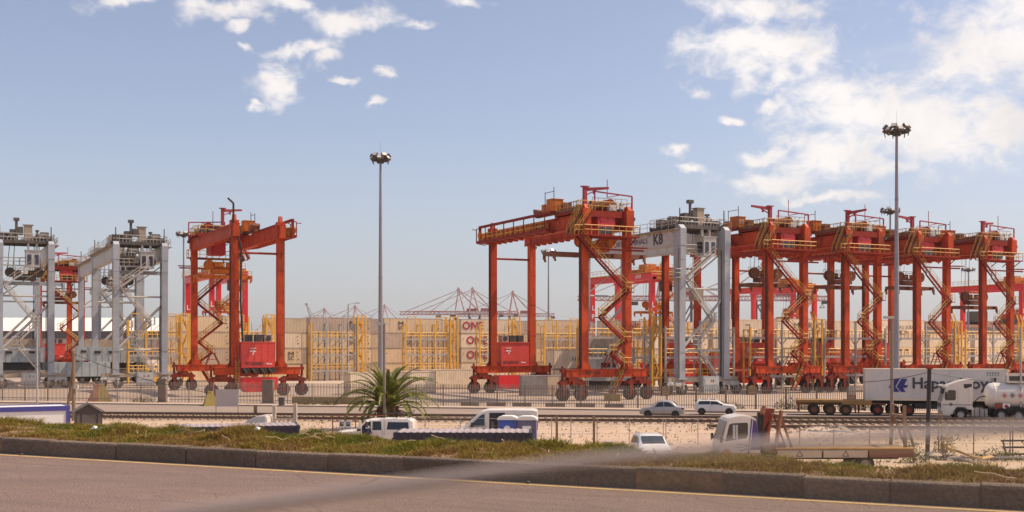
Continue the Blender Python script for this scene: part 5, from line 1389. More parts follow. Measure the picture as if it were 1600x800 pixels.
# ------------------------------------------------------------------ vehicles
ROADANG = math.atan2(fe(10) - fe(0), 10)
class Body:
    """lofted vehicle body: stations (x, z_low, z_belt, z_top, half width at belt, half width at roof)"""
    def __init__(s, st): s.st = st
    def at(s, x):
        st = s.st
        if x <= st[0][0]: return st[0][1:]
        for a, b in zip(st, st[1:]):
            if a[0] <= x <= b[0]:
                t = (x - a[0]) / max(1e-6, b[0] - a[0]); return tuple(p + (q - p) * t for p, q in zip(a[1:], b[1:]))
        return st[-1][1:]
    def ring(s, x):
        zl, zb, zt, w, wt = s.at(x); zb = min(zb, zt - .04)
        wt = min(wt, w); e = min(.09, (zt - zb) * .4)
        h = [(w * .90, zl), (w * .985, zl + .14), (w, (zl + zb) / 2), (w * .985, zb), (wt + (w - wt) * e / max(.05, zt - zb), zt - e), (wt - .10, zt), (wt * .4, zt + .012)]
        return [(x, y, z) for y, z in h] + [(x, -y, z) for y, z in h[::-1]]
    def mesh(s, name, m, n=3):
        xs = []
        for a, b in zip(s.st, s.st[1:]):
            for i in range(n): xs.append(a[0] + (b[0] - a[0]) * i / n)
        xs.append(s.st[-1][0]); b = MB(); rs = [s.ring(x) for x in xs]; k = len(rs[0])
        vs = [p for r in rs for p in r]; fs = []
        for i in range(len(rs) - 1):
            for j in range(k): fs.append((i * k + j, i * k + (j + 1) % k, (i + 1) * k + (j + 1) % k, (i + 1) * k + j))
        fs += [tuple(range(k)), tuple(range(len(vs) - 1, len(vs) - k - 1, -1))]
        b.add(vs, fs); return b.mesh(name, m, True)
    def side(s, x, t, sgn, off=.008):
        zl, zb, zt, w, wt = s.at(x); zb = min(zb, zt - .04); wt = min(wt, w); e = min(.09, (zt - zb) * .4)
        wu = wt + (w - wt) * e / max(.05, zt - zb); return V(x, sgn * (w * .985 + (wu - w * .985) * t + off), zb + (zt - e - zb) * t)
    def side_patch(s, b0, b1, t0, t1, sgn, t_lo=.08, t_hi=.9, off=.012):
        """window patch between bottom x range (b0,b1) and top x range (t0,t1)"""
        b = MB(); n = 5; vs = []
        for i in range(n + 1):
            f = i / n
            vs.append(s.side(b0 + (b1 - b0) * f, t_lo, sgn, off))
        for i in range(n + 1):
            f = i / n; x = t0 + (t1 - t0) * f; vs.append(s.side(x, t_hi, sgn, off))
        b.add(vs, [(i, i + 1, n + 2 + i, n + 1 + i) for i in range(n)]); return b
    def top_patch(s, x0, x1, q=.9, off=.018):
        b = MB(); n = 5; vs = []
        for i in range(n + 1):
            x = x0 + (x1 - x0) * i / n; zl, zb, zt, w, wt = s.at(x)
            for k in (-1, -.5, 0, .5, 1): vs.append((x, k * q * (wt - .02), zt + off - .012 * abs(k)))
        b.add(vs, [(i * 5 + j, i * 5 + j + 1, i * 5 + 6 + j, i * 5 + 5 + j) for i in range(n) for j in range(4)]); return b
def arch(t, x, y, r, z, m):
    b = MB(); s = 1 if y > 0 else -1; p = [(r * math.cos(a), r * math.sin(a)) for a in [PI * i / 14 for i in range(15)]]
    b.prism([(x + a, z + c) for a, c in p] + [(x - r, z - .12), (x + r, z - .12)], y, y + s * .012, 'XZ'); return b.build('wheel_arch', m, t)
def car_wheels(t, xs, y, r, w, rim=None, arch_m=None, yb=None):
    ms = wheel_meshes(r, w, M_tyre, rim or M_rim)
    for x in xs:
        for s in (-1, 1):
            if arch_m: arch(t, x, s * (yb or y + w / 2 - .02), r * 1.16, r, arch_m)
            put_wheel(t, (x, s * ((yb - w / 2 + .03) if yb else y), r), ms)
def spokes(r): pass
M_silver = mat('silver_car_paint', (0.42, 0.39, 0.37), 0.3, metal=0.35, var=0.04, coat=0.6)
M_wcar = mat('white_car_paint', (0.70, 0.67, 0.63), 0.3, var=0.03, coat=0.6, stain=(0.5, 0.42, 0.34), stain_amt=0.2)

def sedan():
    t = thing('sedan_car', 'silver sedan driving left on the lower road beside the palisade fence', 'car', at(1035, 103.2, .012), ROADANG + PI)
    L = [(-2.0, .38, .72, .86, .70, .56), (-1.93, .26, .80, .97, .80, .66), (-1.55, .24, .90, 1.02, .845, .70), (-1.35, .24, .92, 1.08, .85, .66), (-.95, .24, .93, 1.40, .85, .60), (-.6, .24, .93, 1.50, .85, .58), (-.1, .24, .92, 1.53, .85, .58), (.3, .24, .91, 1.47, .85, .58), (.95, .24, .90, 1.02, .845, .68), (1.05, .24, .88, .99, .845, .70), (1.6, .24, .80, .89, .83, .70), (1.9, .28, .68, .74, .74, .60), (1.99, .36, .58, .62, .66, .52)]
    B = Body(L); put('body', B.mesh('body', M_silver), t)
    for s in (-1, 1):
        B.side_patch(-.18, .68, -.12, .34, s).build('window', M_glass, t); B.side_patch(-.98, -.24, -.70, -.18, s).build('window', M_glass, t); B.side_patch(-1.2, -1.03, -.88, -.76, s, .12, .75).build('window', M_glass, t)
        b = MB(); b.box((.62, s * .93, .98), (.12, .16, .12)); b.build('mirror', M_silver, t)
        b = MB(); b.prism([(1.62, .68), (1.93, .60), (1.9, .70), (1.55, .80)], s * .70, s * .815, 'XZ'); b.build('headlight', M_lens, t)
        b = MB(); b.prism([(-1.98, .72), (-1.72, .80), (-1.75, .92), (-1.97, .86)], s * .66, s * .845, 'XZ'); b.build('tail_light', M_redlens, t)
        for x in (-.05, -.95): MB().box((x, s * .853, .84), (.16, .02, .03)).build('handle', M_silver, t)
        for x in (-.22, .72): MB().box((x, s * .851, .62), (.012, .006, .55)).build('door_gap', M_dark, t)
        MB().box((0, s * .80, .27), (2.4, .12, .1)).build('sill', M_dark, t)
    B.top_patch(.36, .93).build('windscreen', M_glass, t); B.top_patch(-1.34, -.98).build('rear_window', M_glass, t)
    MB().box((1.97, 0, .42), (.06, .9, .14)).build('grille', M_dark, t); MB().box((1.99, 0, .55), (.03, .5, .11)).build('number_plate', M_white_ink, t)
    b = MB(); b.prism([(1.0, .86), (1.62, .80), (1.62, .83), (1.0, .9)], -.02, .02, 'XZ')
    car_wheels(t, (-1.22, 1.23), .74, .30, .19, M_rim, M_dark, .848)
    return t
sedan()
def hatch():
    t = thing('hatchback_car', 'small pale hatchback with dark roof glass and black wheels driving right by the fence', 'car', at(1118, 106.6, .012), ROADANG)
    L = [(-1.88, .40, .80, .88, .72, .58), (-1.84, .26, .88, 1.10, .80, .62), (-1.70, .24, .92, 1.30, .83, .62), (-1.52, .24, .94, 1.40, .845, .62), (-.6, .24, .95, 1.43, .85, .62), (.15, .24, .95, 1.38, .85, .62), (.40, .24, .95, 1.30, .85, .62), (.85, .24, .94, 1.02, .845, .68), (1.0, .24, .92, .99, .84, .68), (1.5, .24, .86, .93, .82, .66), (1.78, .26, .74, .82, .74, .58), (1.90, .36, .58, .64, .64, .50)]
    B = Body(L); put('body', B.mesh('body', M_wcar), t)
    for s in (-1, 1):
        B.side_patch(-.42, .62, -.42, .20, s).build('window', M_glass, t); B.side_patch(-1.55, -.46, -1.45, -.46, s).build('window', M_glass, t)
        MB().box((.58, s * .93, 1.0), (.16, .18, .13)).build('mirror', M_dark, t)
        b = MB(); b.lathe((1.62, s * .62, .80), [(0, -.1), (.13, -.1), (.13, .08), (0, .1)], 'X', 12); b.build('headlight', M_lens, t)
        b = MB(); b.box((-1.86, s * .66, .82), (.06, .14, .26)); b.build('tail_light', M_redlens, t)
        MB().box((-.30, s * .853, .86), (.18, .02, .035)).build('handle', M_dark, t)
        MB().box((-.46, s * .851, .62), (.012, .006, .55)).build('door_gap', M_dark, t)
        MB().box((0, s * .80, .27), (2.4, .13, .1)).build('sill', M_dark, t)
    B.top_patch(.44, .84).build('windscreen', M_glass, t); B.top_patch(-1.6, .38, .92, .02).build('roof_panel', mat('dark_roof_paint', (.10, .09, .09), .25, coat=.6), t)
    MB().box((-1.8, 0, 1.33), (.3, 1.1, .04)).build('spoiler', M_dark, t)
    car_wheels(t, (-1.22, 1.26), .75, .31, .2, M_dark, M_dark, .852)
hatch()
def van():
    t = thing('panel_van', 'long white van with an open side door parked behind the two portable toilets', 'van', at(778, 75.5), PI + R(-2))
    L = [(-2.62, .40, 1.05, 2.05, .90, .78), (-2.58, .3, 1.1, 2.22, .93, .80), (-2.3, .3, 1.1, 2.28, .95, .80), (-1.0, .3, 1.1, 2.30, .95, .80), (.6, .3, 1.1, 2.28, .95, .80), (1.0, .3, 1.1, 2.16, .95, .80), (1.25, .3, 1.1, 1.98, .95, .78), (2.05, .3, 1.12, 1.26, .93, .74), (2.15, .3, 1.05, 1.18, .92, .74), (2.5, .3, .92, .98, .86, .70), (2.66, .38, .70, .78, .76, .6)]
    B = Body(L); put('body', B.mesh('body', M_white), t)
    for s in (-1, 1):
        B.side_patch(.82, 1.82, .82, 1.12, s, .06, .84).build('window', M_glass, t)
        if s < 0: B.side_patch(-2.4, .55, -2.4, .55, s, .1, .8).build('window', M_glass, t)
        MB().box((1.62, s * 1.03, 1.28), (.16, .2, .28)).build('mirror', M_dark, t)
        b = MB(); b.prism([(2.2, .85), (2.58, .72), (2.56, .88), (2.25, 1.02)], s * .72, s * .90, 'XZ'); b.build('headlight', M_lens, t)
        MB().box((-2.6, s * .87, 1.25), (.05, .1, .6)).build('tail_light', M_redlens, t)
        MB().box((.74, s * .957, .95), (.012, .006, 1.0)).build('door_gap', M_dark, t); MB().box((.86, s * .962, 1.04), (.18, .02, .04)).build('handle', M_dark, t)
    B.top_patch(1.27, 2.03).build('windscreen', M_glass, t)
    # sliding door stands open: black sheet on the body painted as interior shade, with seats (on the side facing the camera)
    sd_ = 1
    b = MB(); pts = [B.side(x, tt, sd_, .012) for x, tt in ((.52, .86), (-.5, .86), (-.5, 0), (.52, 0))] + [V(-.5, .966, .48), V(.52, .966, .48)]
    b.add(pts, [(0, 1, 2, 3), (3, 2, 4, 5)]); op = b.build('doorway_shade_sheet', M_blk, t)
    b = MB()
    for x in (.3, -.1): b.box((x, .95, 1.12), (.14, .06, .7)); b.box((x + .18, .95, .80), (.4, .06, .14))
    b.build('seat', mat('seat_cloth', (.16, .13, .12), .9), t)
    b = MB(); b.box((-1.35, .99, 1.15), (1.7, .05, 1.5)); b.build('sliding_door', M_white, t)
    text('TAXI', .17, M_black_ink, t, (.64, 1.0, 1.92), rot=(PI / 2 - .15, 0, PI)) if False else None
    car_wheels(t, (-1.55, 1.72), .82, .34, .22, M_rim, M_dark, .955)
van()
def bakkie():
    t = thing('pickup_truck', 'white double cab pickup with a canopy and roof rack, its front door open', 'pickup', at(588, 73), PI + R(-3))
    L = [(-2.5, .5, .98, 1.02, .80, .74), (-2.46, .42, 1.0, 1.05, .84, .76)]
    L = [(-2.52, .46, 1.02, 1.50, .82, .62), (-2.46, .42, 1.05, 1.70, .86, .64), (-2.2, .4, 1.06, 1.82, .88, .66), (-.62, .4, 1.06, 1.84, .88, .66), (-.58, .4, 1.06, 1.80, .88, .66), (.2, .4, 1.06, 1.80, .88, .66), (.55, .4, 1.05, 1.72, .88, .66), (1.22, .4, 1.04, 1.14, .87, .70), (1.3, .4, 1.02, 1.11, .87, .72), (2.2, .42, .94, 1.02, .86, .72), (2.45, .45, .82, .92, .80, .66), (2.52, .5, .7, .78, .74, .6)]
    B = Body(L); put('body', B.mesh('body', M_white), t)
    for s in (-1, 1):
        B.side_patch(.22, 1.0, .22, .60, s).build('window', M_glass, t); B.side_patch(-.48, .10, -.42, .10, s).build('window', M_glass, t)
        B.side_patch(-2.2, -.80, -2.14, -.86, s, .12, .8).build('canopy_window', M_glass, t)
        MB().box((.96, s * 1.0, 1.14), (.14, .2, .18)).build('mirror', M_dark, t)
        b = MB(); b.prism([(2.25, .82), (2.47, .74), (2.45, .90), (2.2, .98)], s * .66, s * .84, 'XZ'); b.build('headlight', M_lens, t)
        MB().box((-2.5, s * .76, .9), (.05, .12, .3)).build('tail_light', M_redlens, t)
        for x in (-.52, .16): MB().box((x, s * .889, .76), (.014, .006, .6)).build('door_gap', M_dark, t)
        MB().box((-.66, s * .886, 1.25), (.03, .01, .9)).build('canopy_joint', M_cgrey, t)
    B.top_patch(.58, 1.2).build('windscreen', M_glass, t)
    # the open front door: black sheet painted as the cab's inner shade, the door itself swung out
    b = MB(); b.add([V(.22, .898, .52), V(1.0, .898, .52), B.side(1.0, 0, 1, .02), B.side(.22, 0, 1, .02), B.side(.58, .9, 1, .02), B.side(.22, .9, 1, .02)], [(0, 1, 2, 3), (3, 2, 4, 5)]); b.build('doorway_shade_sheet', M_blk, t)
    b = MB(); b.prism([(0, .5), (.75, .5), (.75, 1.06), (0, 1.06)], -.03, .03, 'XZ'); b.prism([(.05, 1.06), (.14, 1.06), (.5, 1.7), (.42, 1.72)], -.025, .025, 'XZ'); b.prism([(.42, 1.66), (.74, 1.66), (.74, 1.72), (.42, 1.72)], -.025, .025, 'XZ'); b.prism([(.69, 1.06), (.75, 1.06), (.75, 1.7), (.69, 1.7)], -.024, .024, 'XZ')
    b.build('open_door', M_white, t, loc=(1.02, .9, 0), rot=(0, 0, R(118)))
    b = MB()
    for y in (-.6, .6): b.tube((-2.3, y, 2.12), (-.5, y, 2.12), .025, n=5)
    for x in (-2.2, -1.4, -.6):
        b.tube((x, -.6, 2.1), (x, .6, 2.1), .02, n=5)
        for y in (-.6, .6): b.tube((x, y, 1.82), (x, y, 2.12), .02, n=5)
    for y in (-.6, .6): b.tube((-2.3, y, 2.12), (-2.36, y, 2.3), .02, n=5)
    b.tube((-2.36, -.6, 2.3), (-2.36, .6, 2.3), .02, n=5); b.build('roof_rack', M_blk, t)
    car_wheels(t, (-1.5, 1.62), .78, .36, .24, M_rim, M_dark, .888)
bakkie()
def front_car():
    t = thing('white_car', 'white car facing the camera, the sun glinting off its windscreen', 'car', at(1016.5, 63.5), -PI / 2 + R(3))
    L = [(-2.1, .38, .85, 1.0, .74, .6), (-2.0, .28, .95, 1.25, .82, .64), (-1.7, .26, .98, 1.46, .87, .66), (-.9, .26, .98, 1.53, .88, .66), (.0, .26, .97, 1.52, .88, .66), (.35, .26, .97, 1.46, .88, .66), (1.1, .26, .96, 1.06, .87, .70), (1.2, .26, .94, 1.03, .87, .72), (1.75, .26, .86, .93, .85, .7), (2.02, .3, .74, .80, .78, .62), (2.12, .38, .6, .66, .7, .54)]
    B = Body(L); put('body', B.mesh('body', M_wcar), t)
    B.top_patch(.38, 1.07, .93).build('windscreen', glassmat('sky_glass', (.05, .055, .06), .12), t)
    for s in (-1, 1):
        B.side_patch(-.2, .86, -.15, .38, s).build('window', M_glass, t); B.side_patch(-1.4, -.26, -1.2, -.2, s).build('window', M_glass, t)
        b = MB(); b.box((.82, s * .98, 1.04), (.14, .2, .15)); b.build('mirror', M_wcar, t)
        b = MB(); b.tube((-1.4, s * .6, 1.57), (.1, s * .6, 1.58), .025, n=5); b.build('roof_rail', M_galv, t)
        b = MB(); b.box((1.98, s * .62, .74), (.14, .26, .14)); b.build('headlight', M_lens, t)
    MB().box((2.1, 0, .5), (.06, 1.0, .2)).build('grille', M_dark, t)
    MB().box((.98, .2, 1.13), (.04, .9, .03), rz=.2).build('wiper', M_dark, t)
    car_wheels(t, (-1.3, 1.35), .76, .32, .2, M_rim, M_dark, .872)
front_car()

def truck_wheels(t, xs, y=1.0, r=.5, rim=None):
    ms = wheel_meshes(r, .36, M_tyre, rim or M_rim)
    for x in xs:
        for s in (-1, 1): put_wheel(t, (x, s * y, r), ms)
# flatbed truck with a folded loader crane
def crane_truck():
    t = thing('flatbed_truck', 'white and purple flatbed truck with timber stakes on its bed, seen above the verge', 'truck', at(1262, 58.6), PI + R(1))
    # the cab faces left; local +x is the front
    X = 4.65
    prof = [(X - 2.0, .7), (X - .02, .7), (X + .04, 1.25), (X - .02, 1.55), (X - .36, 2.72), (X - .55, 2.82), (X - 1.1, 2.9), (X - 1.65, 2.84), (X - 1.8, 2.65), (X - 1.98, 1.5)]
    b = MB(); b.prism(prof, -1.08, 1.08, 'XZ'); cab = b.build('cab', M_white, t)
    bm = bmesh.new(); bm.from_mesh(cab.data); bmesh.ops.bevel(bm, geom=bm.edges[:], offset=.05, segments=2, affect='EDGES'); bm.to_mesh(cab.data); bm.free()
    for s in (-1, 1):
        y = s * 1.085
        b = MB(); b.add([(X - .22, y, 1.62), (X - 1.28, y, 1.78), (X - 1.36, y, 1.95), (X - 1.36, y, 2.5), (X - 1.3, y, 2.56), (X - .58, y, 2.52), (X - .42, y, 2.46)], [tuple(range(7))]); b.build('window', M_glass, t)
        b = MB(); b.box((X - .80, y + s * .004, 2.05), (.10, .01, .8)); b.box((X - .66, y + s * .004, 2.1), (.12, .01, .7)); b.build('window_frame', M_lgrey, t)
        b = MB(); b.add([(X - 1.62, y, 2.72), (X - 1.78, y, 2.62), (X - 1.96, y, 1.62), (X - 1.96, y, 1.2), (X - 1.48, y, 1.2)], [tuple(range(5))]); b.build('side_panel', mat('purple_panel', (.075, .05, .21), .45), t)
        b = MB(); b.bar((X - 1.55, y, 2.74), (X - 1.36, y, .8), .06, .02, up=(0, 1, 0)); b.build('stripe', M_blue_ink, t)
        b = MB(); b.box((X - .85, y, 1.02), (1.9, .012, .06)); b.build('stripe', M_org, t)
        b = MB(); b.lathe((X - .3, y, 1.05), [(0, -.02), (.2, -.02), (.2, .03), (0, .03)], 'Y', 12); b.build('indicator', M_amber, t)
        b = MB(); b.box((X - .95, y + s * .005, 1.33), (.36, .008, .06)); b.build('emblem_band', M_grey_ink, t)
        b = MB(); ring = [V(X - .95 + .34 * math.cos(a), y + s * .004, 1.32 + .17 * math.sin(a)) for a in [R(70) + R(200) * i / 16 for i in range(17)]]; b.path(ring, .018, 4); b.build('emblem', M_blue_ink, t)
        MB().box((X - 1.3, y + s * .01, 1.42), (.22, .03, .05)).build('handle', M_dark, t)
        b = MB(); b.box((X + .0, s * 1.2, 1.72), (.12, .16, .3)); b.bar((X - .2, s * 1.05, 1.7), (X, s * 1.2, 1.7), .04); b.build('mirror', M_dark, t)
        MB().box((X + .0, s * .8, .98), (.1, .36, .22)).build('headlight', M_lens, t)
    b = MB(); b.add([(X - .005, -.95, 1.64), (X - .005, .95, 1.64), (X - .31, .9, 2.62), (X - .31, -.9, 2.62)], [(0, 1, 2, 3)]); b.build('windscreen', glassmat('screen_glass', (.10, .10, .09), .2), t)
    MB().box((X + .03, 0, 1.15), (.04, 1.2, .3)).build('grille', M_cgrey, t)
    MB().box((-.2, 0, .8), (8.6, .8, .28)).build('chassis', M_blk, t)
    # bed
    b = MB(); b.box((-1.55, 0, 1.2), (6.9, 2.4, .14)); b.box((-1.55, 0, 1.08), (6.7, 1.0, .14)); bed = b.build('bed', M_wood, t)
    for s in (-1, 1):
        for k in range(3):
            b = MB(); b.box((-3.86 + k * 2.3, s * 1.21, 1.0), (2.2, .05, .36)); sb = b.build('side_board', M_cframe if k else M_brn, t)
            if s > 0 and k: 
                b = MB(); c = V(-3.86 + k * 2.3, 1.24, 1.0); b.path([c + V(-.16, 0, -.11), c + V(.16, 0, -.11), c + V(0, 0, .16), c + V(-.16, 0, -.11)], .016, 4); b.build('warning_sign', M_black_ink, sb)
    MB().box((-1.55, 1.22, 1.29), (6.9, .05, .06)).build('bed_rail', M_ryel, t)
    # front and rear stake frames
    for x in (1.55, -4.65):
        b = MB()
        for s in (-.55, .55): b.bar((x + .35 * (1 if x > 0 else .1), s * 1.9, 1.25), (x, s * 1.5, 3.15 if x > 0 else 3.4), .14)
        b.bar((x + .1, -.95, 2.85), (x + .1, .95, 2.85), .14)
        for s in (-.55, .55): b.bar((x - .55, s * 1.2, 1.3), (x, s * 1.4, 2.8), .10)
        b.build('stake_frame', M_brn if x > 0 else M_wood, t)
    # tarpaulin-wrapped folded crane behind the cab
    c = MB(); c.bar((2.28, 0, .9), (2.1, 0, 3.0), .5, .5, w2=.36, h2=.34); c.box((2.05, 0, 3.1), (.34, .42, .22)); c.tube((2.3, .3, 1.2), (1.9, .3, 2.9), .07); c.build('loader_crane', mat('loader_orange', (.26, .045, .02), .6, stain=RUST, stain_amt=.7), t)
    c = MB(); c.bar((2.62, .1, 1.0), (2.42, .05, 3.0), .34, .4, w2=.28, h2=.3); c.bar((2.62, .28, 1.1), (2.0, .25, 2.5), .14); c.tube((2.62, .3, 1.0), (2.5, .25, 2.7), .09); c.build('boom', M_blk, t)
    c = MB(); c.bar((2.42, .35, 2.95), (2.24, .1, 3.3), .2, .2); c.build('boom_tip', M_brn, t)
    MB().box((2.05, .6, 1.25), (.6, .5, .45)).build('pump_box', M_olive, t)
    b = MB(); b.lathe((1.55, .8, 1.35), [(0, -.14), (.2, -.14), (.2, .14), (0, .14)], 'Y', 12); b.build('hose_reel', M_dark, t)
    truck_wheels(t, (3.55, -2.6), .95, .46)
    return t
crane_truck()
# flatbed trailer behind the big container
def flat_trailer():
    t = thing('flatbed_trailer', 'empty rusty yellow flatbed trailer with three axles, coupled behind the blue lettered container', 'trailer', at(1302, 106.3, .012), ROADANG)
    Mb = mat('trailer_deck_paint', (.30, .17, .055), .75, stain=(.12, .07, .04), stain_amt=.7)
    b = MB(); b.box((0, 0, 1.32), (6.6, 2.4, .14)); 
    for y in (-1.16, 1.16): b.prism([(-3.3, 1.2), (.6, 1.2), (.9, 1.02), (3.3, 1.02), (3.3, 1.42), (-3.3, 1.42)], y - .05, y + .05, 'XZ')
    for y in (-.45, .45): b.box((0, y, 1.1), (6.4, .14, .34))
    b.build('deck', Mb, t)
    b = MB()
    for x in (-3.2, 3.2): b.bar((x - .1, -1.1, 1.1), (x - .1, 1.1, 1.1), .12)
    for s in (-1, 1): b.bar((-3.1, s, 1.0), (-3.1, s, .35), .12); b.bar((-3.1, s, .4), (-3.15, s * .3, .4), .1); b.box((-3.28, s * .9, 1.05), (.06, .3, .22))
    b.bar((1.9, -.8, 1.0), (1.9, -.8, .2), .14); b.bar((2.3, .8, 1.0), (2.3, .8, .2), .14); b.bar((3.3, 0, 1.1), (4.6, 0, 1.0), .3, .2); b.build('underframe', M_brn, t)
    b = MB()
    for s in (-1, 1):
        pr = [(.62 * math.cos(a), .62 * math.sin(a)) for a in [PI * i / 10 for i in range(11)]]
        ring = [(1.05 + x, .52 + z) for x, z in pr] + [(1.05 + x * .94, .52 + z * .94) for x, z in pr[::-1]]
        b.prism(ring, s * .75, s * 1.2, 'XZ')
    b.build('mudguard', M_cgrey, t)
    truck_wheels(t, (-1.75, -.35, 1.05), .98, .52, mat('rusty_rim', (.20, .08, .04), .7, stain=RUST, stain_amt=.6))
flat_trailer()
# container truck carrying the big white container
def big_container():
    o = at(1459, 105.2, .012)
    t = thing('container_trailer', 'black skeletal trailer carrying the white container with the blue bird emblem', 'trailer', o, ROADANG)
    b = MB()
    for y in (-.45, .45): b.box((.3, y, 1.2), (12.4, .14, .34))
    for x in (-5.8, -3, 0, 3, 5.8): b.box((x, 0, 1.3), (.2, 2.4, .14))
    b.box((-.6, 0, .9), (2.4, 2.2, .5)); b.box((2.4, -.9, .85), (1.2, .6, .6)); b.build('chassis', M_blk, t)
    b = MB()
    for s in (-1, 1): b.box((-6.2, s * .95, 1.0), (.06, .4, .5)); b.bar((-6.1, s * 1.1, 1.1), (-6.1, s * 1.1, .4), .08)
    b.bar((-6.15, -1.1, .5), (-6.15, 1.1, .5), .12); b.bar((1.2, -.8, 1.0), (1.2, -.8, .15), .14); b.build('bumper', M_dark, t)
    truck_wheels(t, (-5.0, -3.65, -2.3), .98, .51, M_rrim)
    # cab of the tractor, mostly hidden by the tanker
    h = thing('truck_tractor', 'dark tractor of the container trailer, almost hidden behind the white tanker cab', 'truck', o + Vector((math.cos(ROADANG) * 6.6, math.sin(ROADANG) * 6.6, 0)), ROADANG)
    b = MB(); b.prism([(.3, .8), (2.4, .8), (2.45, 1.6), (2.3, 3.0), (2.0, 3.3), (.3, 3.3)], -1.2, 1.2, 'XZ'); b.build('cab', M_cgrey, h)
    MB().box((1.4, -1.21, 2.3), (1.3, .03, .8)).build('window', M_glass, h); MB().box((-1.2, 0, .85), (5.2, .9, .3)).build('chassis', M_blk, h); b = MB(); b.add([(2.47, -1.0, 1.75), (2.47, 1.0, 1.75), (2.32, 1.0, 2.8), (2.32, -1.0, 2.8)], [(0, 1, 2, 3)]); b.build('windscreen', M_glass, h)
    truck_wheels(h, (-2.9, -1.6, 1.3), .98, .51)
    kitw = cont_kit('white40', 12.19, 2.44, 2.9, 40, .006, mat('white_reefer_paint', (.63, .58, .54), .5, var=.05, stain=(.42, .33, .27), stain_amt=.3, stain_scale=(.5, .5, .25)), M_cream2)
    c = thing('shipping_container', 'long white container with a blue bird emblem and dark lettering riding on a truck', 'container', o + V(0, 0, 1.39), ROADANG)
    for n in ('wall', 'frame', 'door', 'unit'): put('cooling_unit' if n == 'unit' else n, kitw[n], c)
    # emblem
    q = lambda x, y: ((1250 + x / 5.712 - 1459) / 1800 * 104.0, -1.245, EYE + (540 - (580 + y / 5.712)) / 1800 * 104.0 - 1.40)
    b = MB()
    b.add([q(*p) for p in ((793, 148), (826, 84), (838, 70), (888, 70), (850, 140), (886, 188), (838, 188), (826, 172))], [tuple(range(8))])
    b.add([q(*p) for p in ((901, 70), (953, 70), (926, 124), (960, 128), (945, 150), (916, 150), (938, 188), (898, 188), (862, 141))], [(0, 1, 2, 8), (2, 3, 4, 5, 8), (8, 5, 6, 7)])
    b.build('emblem', M_blue_ink, c)
    text('Hapag-Lloyd', 1.38, mat('dark_lettering', (.05, .05, .06), .5), c, (1.55, -1.245, 1.55), bold=.03, sx=1.04)
    b = MB()
    for i in range(5): b.box((4.4 + i * .22, -1.24, 2.55), (.14, .01, .1)); b.box((4.4 + i * .22, -1.24, 2.36), (.12, .01, .08))
    cpt = V(4.75, -1.245, 1.98); b.path([cpt + V(-.13, 0, -.1), cpt + V(.13, 0, -.1), cpt + V(0, 0, .14), cpt + V(-.13, 0, -.1)], .014, 4); b.build('data_plate', M_grey_ink, c)
big_container()
